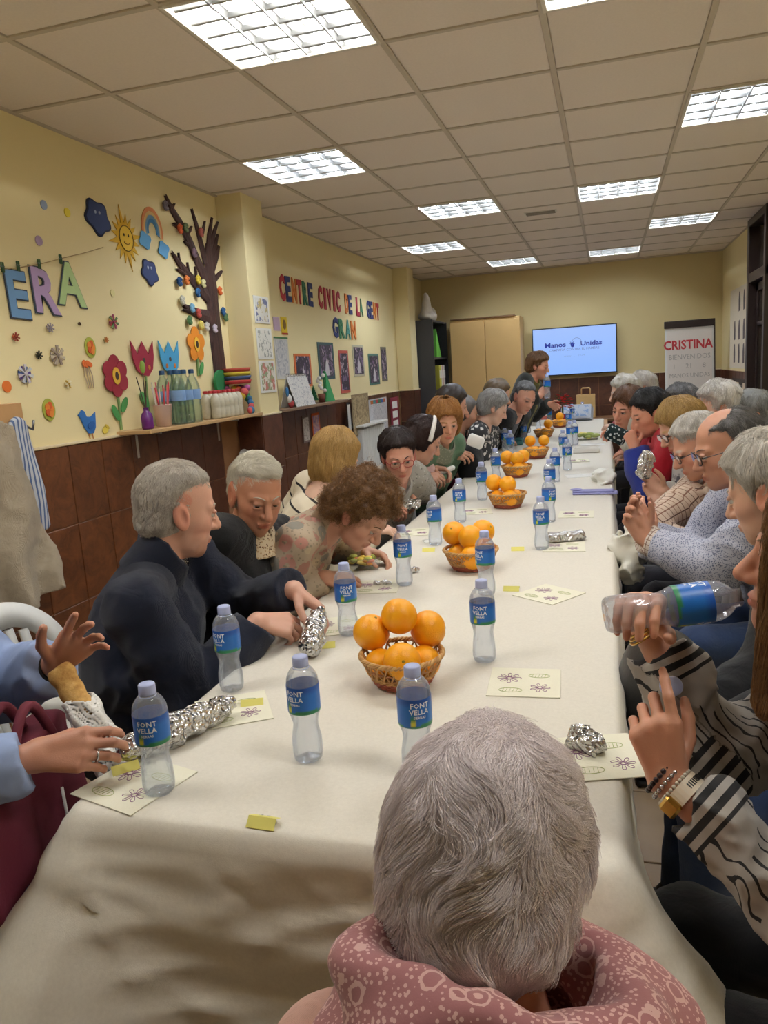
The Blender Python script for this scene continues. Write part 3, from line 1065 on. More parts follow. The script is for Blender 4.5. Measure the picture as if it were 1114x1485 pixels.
def mesh_sdf(fn, ax):
    """Surface nets over a rectilinear grid; only blocks near the surface are evaluated finely."""
    X, Y, Z = ax
    n = (len(X), len(Y), len(Z))
    cx, cy, cz = X[::4], Y[::4], Z[::4]
    G = np.stack(np.meshgrid(cx, cy, cz, indexing='ij'), -1).reshape(-1, 3)
    cv = fn(G).reshape(len(cx), len(cy), len(cz))
    dx, dy, dz = np.diff(cx), np.diff(cy), np.diff(cz)
    diag = np.sqrt(dx[:, None, None] ** 2 + dy[None, :, None] ** 2 + dz[None, None, :] ** 2)
    mn = np.full(diag.shape, 1e9, np.float32)
    for i in (0, 1):
        for j in (0, 1):
            for k in (0, 1):
                mn = np.minimum(mn, np.abs(cv[i:i + diag.shape[0], j:j + diag.shape[1], k:k + diag.shape[2]]))
    act = mn < diag * 0.75 + 0.006
    V = np.repeat(np.repeat(np.repeat(cv[:-1, :-1, :-1], 4, 0), 4, 1), 4, 2)
    V = np.pad(V, ((0, 1), (0, 1), (0, 1)), mode='edge').astype(np.float32)
    need = np.zeros(n, bool)
    A = np.repeat(np.repeat(np.repeat(act, 4, 0), 4, 1), 4, 2)
    for i in (0, 1):
        for j in (0, 1):
            for k in (0, 1):
                need[i:i + A.shape[0], j:j + A.shape[1], k:k + A.shape[2]] |= A
    I = np.argwhere(need)
    P = np.stack([X[I[:, 0]], Y[I[:, 1]], Z[I[:, 2]]], -1)
    val = np.empty(len(P), np.float32)
    for s in range(0, len(P), 200000): val[s:s + 200000] = fn(P[s:s + 200000])
    V[need] = val
    S = V < 0
    cnt = np.zeros((n[0] - 1, n[1] - 1, n[2] - 1), np.int8)
    for i in (0, 1):
        for j in (0, 1):
            for k in (0, 1):
                cnt += S[i:n[0] - 1 + i, j:n[1] - 1 + j, k:n[2] - 1 + k]
    mixed = (cnt > 0) & (cnt < 8)
    C = np.argwhere(mixed)
    if len(C) == 0: return np.zeros((0, 3)), np.zeros((0, 4), int)
    idx = np.full(mixed.shape, -1, np.int32); idx[mixed] = np.arange(len(C))
    acc = np.zeros((len(C), 3), np.float32); wt = np.zeros(len(C), np.float32)
    corner = [(i, j, k) for i in (0, 1) for j in (0, 1) for k in (0, 1)]
    for a in corner:
        for d in range(3):
            if a[d]: continue
            b = list(a); b[d] = 1
            ia = C + a; ib = C + b
            va = V[ia[:, 0], ia[:, 1], ia[:, 2]]; vb = V[ib[:, 0], ib[:, 1], ib[:, 2]]
            m = (va < 0) != (vb < 0)
            t = np.where(m, va / np.where(m, va - vb, 1), 0)
            pa = np.stack([X[ia[:, 0]], Y[ia[:, 1]], Z[ia[:, 2]]], -1)
            pb = np.stack([X[ib[:, 0]], Y[ib[:, 1]], Z[ib[:, 2]]], -1)
            acc += np.where(m[:, None], pa + (pb - pa) * t[:, None], 0); wt += m
    verts = acc / wt[:, None]
    quads = []
    for d in range(3):
        e, f = (d + 1) % 3, (d + 2) % 3
        sl0 = [slice(None)] * 3; sl1 = [slice(None)] * 3
        sl0[d] = slice(0, n[d] - 1); sl1[d] = slice(1, n[d])
        for q in (e, f): sl0[q] = sl1[q] = slice(1, n[q] - 1)
        a, b = S[tuple(sl0)], S[tuple(sl1)]
        for flip, M in ((False, a & ~b), (True, ~a & b)):
            L = np.argwhere(M)
            if not len(L): continue
            base = L.copy(); base[:, e] += 1; base[:, f] += 1
            q = []
            for (u, w) in ((-1, -1), (0, -1), (0, 0), (-1, 0)):
                c = base.copy(); c[:, e] += u; c[:, f] += w
                q.append(idx[c[:, 0], c[:, 1], c[:, 2]])
            q = np.stack(q, -1)
            if flip: q = q[:, ::-1]
            quads.append(q[(q >= 0).all(1)])
    return verts, np.concatenate(quads)


def np_mesh(name, v, q, col=None, attrs=None):
    me = bpy.data.meshes.new(name)
    me.vertices.add(len(v)); me.vertices.foreach_set('co', np.asarray(v, np.float32).ravel())
    me.loops.add(len(q) * 4); me.loops.foreach_set('vertex_index', np.asarray(q, np.int32).ravel())
    me.polygons.add(len(q)); me.polygons.foreach_set('loop_start', np.arange(0, len(q) * 4, 4, dtype=np.int32))
    me.update(calc_edges=True)
    me.polygons.foreach_set('use_smooth', np.ones(len(q), bool))
    if col is not None:
        a = me.color_attributes.new('Col', 'FLOAT_COLOR', 'POINT')
        a.data.foreach_set('color', np.c_[col, np.ones(len(col))].astype(np.float32).ravel())
    for k, arr in (attrs or {}).items():
        a = me.attributes.new(k, 'FLOAT', 'POINT'); a.data.foreach_set('value', np.asarray(arr, np.float32))
    me.validate()
    return me


def unit(v):
    v = np.asarray(v, float)
    return v / (np.linalg.norm(v) + 1e-12)


def rot_frame(yaw, pitch=0.0, roll=0.0):
    """Columns right, forward, up; yaw is a compass-like angle (0 = +x, 90 = +y), pitch positive looks down."""
    y, p, r = map(math.radians, (yaw, pitch, roll))
    f = np.array([math.cos(y) * math.cos(p), math.sin(y) * math.cos(p), -math.sin(p)])
    rt = np.array([math.sin(y), -math.cos(y), 0.0])
    up = np.cross(rt, f)
    return np.stack([rt * math.cos(r) + up * math.sin(r), f, up * math.cos(r) - rt * math.sin(r)], 1)


# ---- head, in head space: x right, y forward, z up, origin between the eyes' level and the ears
def head_core(p, k):
    w = k.get('wide', 1.0)
    d = ell(p, (0, -.010, .036), (.076 * w, .098, .089))
    d = smin(d, ell(p, (0, .030, -.036), (.061 * w, .064, .083)), .03)
    d = smin(d, ell(p, (0, .034, -.080), (.046 * w * k.get('jaw', 1.0), .048, .038)), .025)
    return d


def head_sdf(p, k):
    """p: points; features mirrored by |x|."""
    m = p.copy(); m[:, 0] = np.abs(m[:, 0])
    d = head_core(p, k)
    d = smin(d, seg(p, (0, .071, -.104), (0, .073, -.101), .018, .017), .02)
    d = smin(d, seg(m, (.039, .056, -.024), (.048, .040, -.018), .022, .020), .022)
    d = smin(d, seg(m, (.008, .088, .021), (.044, .070, .020), .010, .010), .016)
    d = smax(d, -ell(m, (.031, .102, .001), (.017, .016, .012)), .010)
    nz = k.get('nose', 1.0)
    d = smin(d, seg(p, (0, .090, .010), (0, .090 + .0235 * nz, -.033), .0080, .0128), .010)
    d = smin(d, seg(m, (.012, .101, -.038), (.013, .097, -.036), .0085, .008), .008)
    if k.get('old', 0):
        o = k['old']
        d = smax(d, -(seg(m, (.020, .102, -.040), (.036, .084, -.078), .0035, .003) + .0005), .008 * o)
        d = smin(d, seg(m, (.044, .052, -.062), (.040, .045, -.085), .017, .014), .015)
    ld = k.get('lid', .4)
    d = smin(d, ell(m, (.031, .0880, .0100 - .0035 * ld), (.0165, .0088, .0048 + .003 * ld)), .004)
    d = smin(d, ell(m, (.031, .0870, -.0085), (.0150, .0080, .0035)), .004)
    d = smin(d, ell(p, (0, .0915, -.0660), (.0235, .0100, .0052)), .006)
    d = smin(d, ell(p, (0, .0905, -.0755), (.0205, .0100, .0062)), .006)
    d = smax(d, -(seg(p, (-.023, .0985, -.0705), (.023, .0985, -.0705), .0022, .0022)), .003)
    es = k.get('ear', 1.0)
    q = m.copy(); q[:, 1] = q[:, 1] + .25 * q[:, 2]
    ear = ell(q, (.079, -.012, -.006), (.0095, .021 * es, .034 * es))
    ear = smax(ear, -ell(q, (.090, -.008, -.003), (.010, .0125, .022)), .005)
    return smin(d, ear, .008)


def head_colour(p, k):
    """Skin albedo by place on the head (lips, cheeks, ears, lids)."""
    base = np.array(k['skin'])
    c = np.tile(base, (len(p), 1))
    ax = np.abs(p[:, 0])
    def blend(w, col):
        w = np.clip(w, 0, 1)[:, None]
        c[:] = c * (1 - w) + np.array(col) * w
    fr = (p[:, 1] > .03)
    red = base * np.array([0.96, .62, .58])
    blend(.4 * np.exp(-((ax - .045) ** 2 + (p[:, 2] + .03) ** 2) / .0007) * fr, red)
    blend(.22 * np.exp(-(ax ** 2 + (p[:, 2] + .034) ** 2) / .0004) * (p[:, 1] > .1), red)
    blend(.6 * (ax > .077) * (p[:, 1] < .03), red)
    lip = np.array(k.get('lip', base * np.array([.78, .42, .42])))
    blend(np.exp(-((ax / .021) ** 4 + ((p[:, 2] + .0705) / .0085) ** 4)) * (p[:, 1] > .082), lip)
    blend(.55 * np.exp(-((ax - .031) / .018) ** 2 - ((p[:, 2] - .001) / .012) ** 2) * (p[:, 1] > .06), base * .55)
    if k.get('far'):
        blend(1.2 * np.exp(-((ax - .031) / .011) ** 4 - ((p[:, 2] - .001) / .006) ** 4) * (p[:, 1] > .06), (.03, .02, .02))
        blend(.9 * np.exp(-((ax - .031) / .016) ** 4 - ((p[:, 2] - .026) / .005) ** 4) * (p[:, 1] > .06), np.array(k['hairc']) * .7)
    if k.get('beard'):
        blend(.45 * ((p[:, 2] < -.05) & (p[:, 1] > .0)), k['beard'])
    return c


# ---- hand
CURL = {
    'relaxed': ([(22, 30, 18), (28, 34, 20), (34, 36, 22), (38, 38, 24)], 3, .25),
    'grip': ([(38, 48, 28), (42, 50, 30), (44, 52, 30), (46, 52, 30)], 2, .75),
    'wrap': ([(30, 40, 25), (32, 42, 26), (34, 42, 26), (36, 44, 28)], 3, .9),
    'pinch': ([(42, 46, 18), (50, 55, 35), (60, 60, 40), (64, 62, 42)], 2, .85),
    'fist': ([(74, 88, 55), (78, 90, 58), (80, 92, 60), (82, 92, 60)], 0, .7),
    'open': ([(4, 12, 8), (10, 16, 10), (14, 20, 12), (12, 20, 12)], 9, .0),
    'flat': ([(8, 8, 5), (10, 10, 6), (12, 10, 6), (14, 12, 8)], 3, .15),
    'capgrip': ([(14, 26, 24), (52, 60, 35), (64, 66, 40), (66, 66, 42)], 2, .62),
    'hold': ([(30, 35, 22), (36, 40, 24), (44, 44, 28), (50, 46, 30)], 3, .6),
}


def hand_bones(W, d, n, side, pose, s=1.0):
    d = unit(d); n = unit(np.asarray(n, float) - d * (np.asarray(n, float) @ d))
    t = np.cross(d, n) * (1 if side > 0 else -1)
    curls, spread, opp = CURL[pose]
    L = [(.041, .026, .021), (.046, .029, .022), (.042, .027, .021), (.033, .021, .019)]
    off = [.029, .0095, -.0105, -.028]
    base = [.088, .092, .087, .078]
    R = [(.0096, .0086, .0078, .0064), (.0098, .0088, .008, .0066), (.0094, .0084, .0076, .0064), (.0084, .0074, .0068, .0058)]
    palm, fing, tips = [], [], []
    for i in range(4):
        kn = W + (d * base[i] + t * off[i]) * s
        wr = W + (d * .004 + t * off[i] * .45) * s
        palm.append((wr, kn, .0155 * s, .0125 * s))
        ph = math.radians((1.5 - i) * spread)
        df = d * math.cos(ph) + t * math.sin(ph)
        a, p = 0.0, kn
        for j in range(3):
            a += math.radians(curls[i][j])
            dr = df * math.cos(a) + n * math.sin(a)
            q = p + dr * L[i][j] * s
            fing.append((p, q, R[i][j] * s, R[i][j + 1] * s))
            p = q
        tips.append((p, dr))
    b0 = W + (d * .020 + t * .018 + n * .006) * s
    d1 = unit(d * .62 + t * (.85 - .35 * opp) + n * (.15 + .75 * opp))
    p1 = b0 + d1 * .046 * s
    d2 = unit(d1 * .6 + d * .55 + n * .35 * opp - t * .15 * opp)
    p2 = p1 + d2 * .033 * s
    d3 = unit(d2 * .8 + d * .4 - t * .25 * opp)
    p3 = p2 + d3 * .026 * s
    fing += [(b0, p1, .0155 * s, .0112 * s), (p1, p2, .0110 * s, .0098 * s), (p2, p3, .0096 * s, .0078 * s)]
    palm.append((W + (d * .01 + t * .012) * s, W + (d * .075 + t * .018) * s, .014 * s, .011 * s))
    return palm, fing, tips, (d, n, t)


def hand_sdf(P, palm, fing):
    d = None
    for a, b, r0, r1 in palm:
        e = seg(P, a, b, r0, r1)
        d = e if d is None else smin(d, e, .012)
    f = None
    for i in range(0, len(fing), 3):
        g = None
        for a, b, r0, r1 in fing[i:i + 3]:
            e = seg(P, a, b, r0, r1)
            g = e if g is None else smin(g, e, .003)
        d2 = smin(d, g, .006)
        f = d2 if f is None else np.minimum(f, d2)
    return f


def ik(S, W, l1, l2, pole):
    v = W - S; D = np.linalg.norm(v)
    if D > (l1 + l2) * .995:
        k = D / ((l1 + l2) * .995); l1 *= k; l2 *= k
    a = (l1 * l1 - l2 * l2 + D * D) / (2 * D)
    h = math.sqrt(max(0, l1 * l1 - a * a))
    u = v / D
    p = np.asarray(pole, float); p = p - u * (p @ u)
    return S + u * a + unit(p) * h


def wrinkle(P, k, amp, seed):
    return (n3(P * np.array([1, 1, .8]), k, seed) * .5 + ridged(P, k * .9, seed + 3) * .55 + ridged(P, k * 2.1, seed + 6) * .25) * amp * 1.25


# ---- hair
def hairline(z, style):
    tab = {
        'short': ([-.13, -.075, -.035, .0, .035, .070, .092, .12], [-.06, -.045, -.004, .008, .018, .040, .084, .2]),
        'receding': ([-.13, -.07, -.03, .0, .035, .060, .085, .11], [-.06, -.05, -.010, .004, .010, .012, .030, .055]),
        'full': ([-.13, -.06, -.02, .02, .050, .075, .09, .12], [.010, .020, .022, .030, .045, .068, .105, .2]),
        'bob': ([-.16, -.10, -.04, .0, .045, .070, .085, .12], [.030, .042, .042, .044, .055, .076, .110, .2]),
    }[style]
    return np.interp(z, *tab)


def hair_edge(p, k):
    """How far inside the hairy area a point lies (negative on bare skin)."""
    st = k['hair']
    m = np.abs(p[:, 0])
    if st in ('crop', 'bald'):
        e = hairline(p[:, 2], 'short') - p[:, 1] - k.get('temple', .25) * np.clip(m - .03, 0, 1) * (p[:, 2] > .03)
        zl = k.get('zlow', -.078) + np.clip(p[:, 1] + .09, 0, .2) * .55
    else:
        e = hairline(p[:, 2], 'full') - p[:, 1]
        zl = k.get('zlow', -.088) + np.clip(p[:, 1] + .07, 0, .12) * k.get('napeslope', .75)
    e = np.minimum(e, p[:, 2] - zl)
    if k.get('ears', True):
        e = np.minimum(e, ell(np.c_[m, p[:, 1], p[:, 2]], (.082, -.006, k.get('earc', -.012)), (.028, .020, .030)))
    if st == 'bald':
        c0 = k.get('bald', (0, .035, .13, .062, .10, .075))
        e = np.minimum(e, ell(p, c0[:3], c0[3:]))
    return e


def hair_sdf(p, k):
    st = k['hair']
    th = k.get('hth', .014)
    if st in ('crop', 'bald', 'puff'):
        if st == 'puff':
            d = ell(p, (0, -.014, .037), (.0775, .098, .090))
            d = smin(d, ell(p, (0, -.046, -.030), (.066, .066, .070)), .03)
        else:
            d = smin(head_core(p, k), ell(p, (0, -.034, -.035), (.062, .062, .060)), .02)
        e = hair_edge(p, k)
        tl = .045 if st != 'puff' else .036
        q_ = np.clip(e / tl, 0, 1)
        d = d + .004 - (th + .004) * (np.sqrt(q_) if st == 'puff' else q_ * (2 - q_))
    else:                   # bob / long
        d = ell(p, (0, -.014, .042), (.078 + th, .098 + th, .090 + th))
        lo = k.get('zlow', -.125)
        d = smin(d, ell(p, (0, -.030, (lo + .02) * .5), (.080 + th, .082 + th * .6, abs(lo) * .62 + .03)), .035)
        e = hairline(p[:, 2], 'bob') - p[:, 1] + k.get('cover', 0) * (p[:, 2] < .055) + k.get('cover', 0) * .5 * (p[:, 2] >= .055)
        d = smax(d, -e * .8, .024)
        for a_, b_, r_ in k.get('locks', ()): d = smin(d, seg(p, a_, b_, r_, r_ * .8), .02)
        d = smax(d, (lo + np.clip(p[:, 1] + .02, -.1, .1) * k.get('slope', .15) - p[:, 2]) * .95, .012)
    amp = k.get('hamp', .004)
    if k.get('curl'):
        d = d - amp * (n3(p, 95.0, 3) * .7 + n3(p, 190.0, 4) * .5)
    else:
        ang = np.arctan2(p[:, 0], -p[:, 1] + 1e-6)
        d = d - amp * (np.sin(ang * 14 + 3 * np.sin(p[:, 2] * 40 + k.get('seed', 0)) + 2) * .4 + n3(p * np.array([1, 1, .45]), 60.0, 6 + k.get('seed', 0)) * .7)
    return d


_HM = {}


def hair_mat(c, c2=None):
    key = (tuple(round(x, 3) for x in c), c2)
    if key in _HM: return _HM[key]
    c2 = c2 or tuple(x * .55 for x in c)
    t = NT('hair_fibre')
    hi = t.n('ShaderNodeHairInfo')
    v = t.coord((1, 1, .3))
    f = t.math('ADD', t.math('MULTIPLY', hi.outputs['Random'], .6), t.math('MULTIPLY', t.noise(v, 45, 3), .4))
    t.base(t.mix(f, c2, c))
    t.set(Roughness=0.42)
    t.b.inputs['Specular IOR Level'].default_value = 0.35
    t.bump(t.noise(t.coord((1, 1, .12)), 420, 3), .5, .002)
    _HM[key] = t.m
    return t.m


def strands(root, parent, k, Hc, Rh, s, hv, count, length, rad, mat, seed=1):
    """Hair fibres combed over the hair volume (one uncountable mass)."""
    rng = np.random.default_rng(seed)
    hn = hv[rng.integers(0, len(hv), count * 2)] + rng.normal(0, .002, (count * 2, 3))
    hn = hn.astype(np.float32)
    hn = hn[hair_edge(hn, k) > .002] if k['hair'] != 'bob' else hn[hn[:, 2] > k.get('zlow', -.12) + .02]
    hn = hn[:count]
    n = len(hn)
    if n == 0: return
    sd = lambda q: hair_sdf(q.astype(np.float32), k)
    def grad(q):
        e = .002
        g = np.stack([sd(q + np.eye(3)[a] * e) - sd(q - np.eye(3)[a] * e) for a in range(3)], -1)
        return g / (np.linalg.norm(g, axis=1, keepdims=True) + 1e-9)
    crown = np.array(k.get('crown', (0, -.055, .125)))
    steps = k.get('steps', 6)
    p = hn.astype(float)
    lens = length * rng.uniform(.6, 1.2, n)[:, None] / steps
    lift = rng.uniform(-.002, k.get('lift', .006), n)
    wild = k.get('wild', .35)
    jit = rng.normal(0, wild, (n, 3))
    comb = np.array(k.get('comb', (0, 0, -.8)))
    pts = []
    ph = rng.uniform(0, 6.28, n)
    g = grad(p)
    p = p - g * sd(p)[:, None] - g * .003
    for i in range(steps):
        pts.append(p.copy())
        away = p - crown
        away /= np.linalg.norm(away, axis=1, keepdims=True) + 1e-9
        f = away * k.get('away', .8) + comb + jit
        wv = n3(p, k.get('wavek', 45.0), 11)[:, None] * k.get('wave', .0)
        side = np.cross(g, f)
        f = f + side * wv
        if k.get('curl'):
            u = np.cross(g, f); u /= np.linalg.norm(u, axis=1, keepdims=True) + 1e-9
            f = f / (np.linalg.norm(f, axis=1, keepdims=True) + 1e-9) * .35 + (u * np.cos(ph + i * 1.5)[:, None] + g * np.sin(ph + i * 1.5)[:, None]) * k['curl']
        else:
            f = f - g * (f * g).sum(1, keepdims=True)
        f /= np.linalg.norm(f, axis=1, keepdims=True) + 1e-9
        p = p + f * lens
        g = grad(p)
        want = (.0 + (i + 1) / steps * .003) + lift * (i + 1) / steps
        if k.get('curl'): p = p - g * np.maximum(0, -sd(p) - .004)[:, None]
        else: p = p - g * (sd(p) - want)[:, None]
    pts.append(p.copy())
    A = np.stack(pts, 1)
    cl_ = k.get('clump', .75)
    if cl_ and not k.get('curl') and n > 400:
        gi = rng.choice(n, max(20, n // k.get('per', 38)), replace=False)
        G_ = A[gi, 0].astype(np.float32)
        near_ = np.empty(n, int)
        for s0 in range(0, n, 2000):
            q_ = A[s0:s0 + 2000, 0].astype(np.float32)
            near_[s0:s0 + 2000] = gi[np.argmin(((q_[:, None, :] - G_[None]) ** 2).sum(-1), 1)]
        w_ = (np.linspace(0, 1, A.shape[1]) ** 1.2 * cl_)[None, :, None] * rng.uniform(.6, 1, n)[:, None, None]
        A = A + (A[near_] + (A[:, :1] - A[near_][:, :1]) * .22 - A) * w_
    m = A.shape[1]
    Wd = (A.reshape(-1, 3) * s) @ Rh.T + Hc
    cu = bpy.data.hair_curves.new('strands')
    cu.add_curves([m] * n)
    cu.position_data.foreach_set('vector', Wd.astype(np.float32).ravel())
    ra = cu.attributes.new('radius', 'FLOAT', 'POINT')
    taper = np.linspace(1.0, .35, m)[None, :] * rad * rng.uniform(.7, 1.2, (n, 1))
    ra.data.foreach_set('value', taper.astype(np.float32).ravel())
    cu.materials.append(mat)
    o = bpy.data.objects.new('strands', cu); COL.objects.link(o)
    o.parent = parent; o['kind'] = 'stuff'
    return o


M_SKIN = attr_mat('skin', 0.5, 0.15, 350, 0.12)
M_EYE = attr_mat('eye_white', 0.12)
M_LENS = clear_mat('spectacle_lens', (.95, .96, .95), .1, .2)


def eye_mesh():
    m = MB()
    seg_, rings = 16, 12
    for i in range(rings + 1):
        t = math.pi * i / rings
        for q in range(seg_):
            a = 2 * math.pi * q / seg_
            m.v.append((.0122 * math.sin(t) * math.cos(a), .0122 * math.cos(t), .0122 * math.sin(t) * math.sin(a)))
            m.c.append((.01, .01, .01) if t < .22 else ((.06, .035, .02) if t < .56 else (.55, .5, .45)))
    for i in range(rings):
        for q in range(seg_):
            m.f.append((i * seg_ + q, (i + 1) * seg_ + q, (i + 1) * seg_ + (q + 1) % seg_, i * seg_ + (q + 1) % seg_))
    return m.mesh('eye', True, True)


ME_EYE = eye_mesh(); ME_EYE.materials.append(M_EYE)


def to_world(pts, Hc, Rh, s): return (np.asarray(pts, float) * s) @ Rh.T + Hc


def person(label, head, yaw, pitch=8, roll=0, body=None, hip=None, k=None, right=None, left=None, wear=(), legs=None, s=1.0, res='mid',
           glasses=None, strand=None, neck=None, shrug=0.0, broad=1.0, girth=1.0, group=None, stand=False, cat='person', stub=False, poleR=None, poleL=None):
    """head: eye-level centre of the head; right/left: (palm point, finger direction, palm normal, pose); wear: garment dicts."""
    k = dict(k or {})
    k.setdefault('skin', C255(206, 150, 118)); k.setdefault('hairc', C255(90, 70, 50))
    hh, hn, hb = {'close': (.0040, .0034, .012), 'near': (.0044, .0036, .013), 'mid': (.0060, .0050, .016), 'far': (.0085, .0075, .022)}[res]
    if res == 'far' or not glasses and res == 'mid': k.setdefault('far', True)
    if res in ('far', 'mid'): k['far'] = True
    Hc = np.asarray(head, float)
    body = yaw if body is None else body
    Rh = rot_frame(yaw, pitch, roll)
    Rb = rot_frame(body)
    bf, br = Rb[:, 1], Rb[:, 0]
    NB = np.asarray(neck, float) if neck is not None else Hc + Rh[:, 2] * (-.060 * s) + np.array([0, 0, -.070 * s]) - Rh[:, 1] * .034 * s - bf * .030 * s
    hip = np.array([*(np.asarray(hip, float) if hip is not None else NB[:2] - bf * .10), 0.53 if not stand else .88 * s])
    hip = np.array([hip[0], hip[1], 0.53 if not stand else .90 * s])
    up = unit(NB - hip)
    sd = unit(br - up * (br @ up)); fw = np.cross(up, sd) * 1.0
    L = np.linalg.norm(NB - hip)
    sw = .168 * s * broad
    Sh = {i_: NB - up * (.055 - shrug) * s + sd * sw * i_ + fw * .005 for i_ in (1, -1)}
    arms, hands = {}, {}
    for side, spec, pole in ((1, right, poleR), (-1, left, poleL)):
        if spec is None:
            W = Sh[side] + (-up * .40 + bf * .24 - sd * side * .06) * s
            dv, nv, pose = unit(bf - up * .5), -np.array([0, 0, 1.0]), 'relaxed'
        else:
            pt, dv, nv, pose = spec[:4]
            dv = unit(dv)
            W = np.asarray(pt, float) - dv * .075 * s
        pl = pole if pole is not None else (-up * .9 + sd * side * .55 - bf * .25)
        E = ik(Sh[side], W, .285 * s, .250 * s, pl)
        arms[side] = (Sh[side], E, W)
        hands[side] = hand_bones(W, dv, nv, side, pose, s)
    base = np.array([hip[0], hip[1], 0.0])

    def torso(P, inf, bust=0.0, g=girth):
        q = P - hip
        lo = np.stack([q @ sd / (1.42 * broad), q @ fw, q @ up], 1).astype(np.float32)
        d = seg(lo, (0, -.005, .0), (0, .0, L * .55), .108 * g * s + inf, .108 * g * s + inf)
        d = smin(d, seg(lo, (0, .005, L * .55), (0, -.01, L - .135 * s), .112 * s + inf, .090 * s + inf), .05)
        if bust:
            m = lo.copy(); m[:, 0] = np.abs(m[:, 0])
            d = smin(d, seg(m, (.055, .075, L * .62), (.05, .085, L * .60), .055 + inf, .06 + inf), .05)
        for side in (1, -1):
            d = smin(d, seg(P, NB - up * .035 * s + sd * side * .03, Sh[side], .046 * s + inf, .052 * s + inf), .045)
        return d

    ncen = NB + (Hc - NB) * .5
    def neck_d(P, r=.053):
        top = Hc + Rh @ np.array([0, -.022, -.055]) * s
        return smin(seg(P, NB - up * .03, top, (r + .008) * s, r * s), seg(P, NB - up * .05, NB, .08 * s, .06 * s), .03)

    def head_w(P):
        q = ((P - Hc) @ Rh / s).astype(np.float32)
        return head_sdf(q, k) * s

    def arm_d(P, side, inf, r=(.050, .041, .026)):
        S_, E, W = arms[side]
        return smin(seg(P, S_, E, r[0] * s + inf, r[1] * s + inf), seg(P, E, W, r[1] * s * .98 + inf, r[2] * s + inf), .02)

    def body_fn(P):
        d = torso(P, 0.0)
        d = smin(d, near(P, ncen, .16 * s, neck_d), .02)
        d = smin(d, near(P, Hc, .16 * s, head_w), .012)
        for side in (1, -1):
            S_, E, W = arms[side]
            a = arm_d(P, side, 0)
            palm, fing, tips, fr = hands[side]
            hd = near(P, W + fr[0] * .09 * s, .125 * s, lambda Q: hand_sdf(Q, palm, fing))
            a = smin(a, hd, .014)
            d = smin(d, a, .012)
        return d

    allp = [NB, hip - up * .14, Hc + .18 * s, Hc - .18 * s] + [a for v in arms.values() for a in v]
    for side in (1, -1):
        for a, b, _, _ in hands[side][1]: allp += [a, b]
    allp = np.array(allp)
    lo, hi = allp.min(0) - .10, allp.max(0) + .10
    for e in (sd, fw):
        lo = np.minimum(lo, np.minimum(hip - np.abs(e) * .28, NB - np.abs(e) * .2)); hi = np.maximum(hi, np.maximum(hip + np.abs(e) * .28, NB + np.abs(e) * .2))
    fines = []
    for a in range(3):
        f = [(Hc[a] - .135 * s, Hc[a] + .135 * s, hh)]
        for side in (1, -1):
            hp = np.array([x for b in hands[side][1] for x in b[:2]] + [arms[side][2]])
            f.append((hp[:, a].min() - .02, hp[:, a].max() + .02, hn))
        fines.append(f)
    ax = [axis(lo[a], hi[a], hb, fines[a]) for a in range(3)]
    v, q = mesh_sdf(body_fn, ax)
    lh = ((v - Hc) @ Rh / s)
    inhead = (np.linalg.norm(lh, axis=1) < .16)
    col = np.tile(np.array(k['skin']), (len(v), 1)).astype(float)
    col[inhead] = head_colour(lh[inhead], k)
    for side in (1, -1):
        for tp, td in hands[side][2]:
            dd = np.linalg.norm(v - tp, axis=1)
            w = np.clip(1 - dd / .016, 0, 1)[:, None] * .35
            col = col * (1 - w) + np.array(k['skin']) * np.array([1.0, .7, .68]) * w
    root = link('person', np_mesh('body', v - base, q, col), M_SKIN, None, base)
    tag(root, label, cat, group)

    def child(name, me, mat, par=None):
        o = link(name, me, mat, par or root)
        if par is not None and par is not root: pass
        return o

    # clothing
    for gmt in wear:
        inf = gmt.get('inf', .014)
        slv = gmt.get('sleeve', 1.0)
        amp = gmt.get('amp', .005)
        hem = gmt.get('hem', -.10)
        loose = gmt.get('loose', 0.0)
        seed = gmt.get('seed', int(abs(Hc[1] * 97)) % 50)

        def gfn(P, gmt=gmt, inf=inf, slv=slv, amp=amp, hem=hem, loose=loose, seed=seed):
            d = torso(P, inf, gmt.get('bust', 0.0))
            d = smax(d, (hip - P) @ up + hem, .01)
            if slv > 0:
                for side in (1, -1):
                    S_, E, W = arms[side]
                    r = (.054 * s + inf + loose * .4, .046 * s + inf + loose, .033 * s + inf * .8 + loose * gmt.get('cuffl', .6))
                    if slv > .5:
                        fd = unit(W - E); t = (slv - .5) * 2
                        end = E + (W - E) * t * gmt.get('cuff', .97)
                        a = seg(P, S_, E, r[0], r[1])
                        b = seg(P, E, end + fd * .05, r[1], r[1] + (r[2] - r[1]) * t)
                        b = smax(b, (P - end) @ fd, .006)
                        a = smin(a, b, .025)
                    else:
                        fd = unit(E - S_); end = S_ + (E - S_) * slv * 2
                        a = smax(seg(P, S_, end + fd * .05, r[0], r[1]), (P - end) @ fd, .006)
                    d = smin(d, a, .03)
            nr = gmt.get('neck', .068)
            if nr > 0:
                ax0 = NB - up * gmt.get('neckdrop', .02) + fw * gmt.get('neckfwd', .012)
                nd = unit((Hc + Rh @ np.array([0, -.02, -.1]) * s) - NB)
                d = smax(d, -seg(P, ax0, ax0 + nd * .20, nr * s, nr * 1.25 * s), .008)
            if gmt.get('vneck'):
                vb = NB + fw * .12 - up * gmt['vneck']
                d = smax(d, -seg(P, NB + fw * .10 + up * .04, vb, .062 * s, .008), .008)
            if gmt.get('opening'):
                qq = P - hip
                xs_ = np.abs(qq @ sd); zz = qq @ up
                wd = gmt['opening'] * (0.4 + zz / L)
                d = np.maximum(d, -np.maximum(xs_ - wd, .02 - qq @ fw))
            d = d - wrinkle(P, gmt.get('wk', 24.0), amp, seed)
            return d
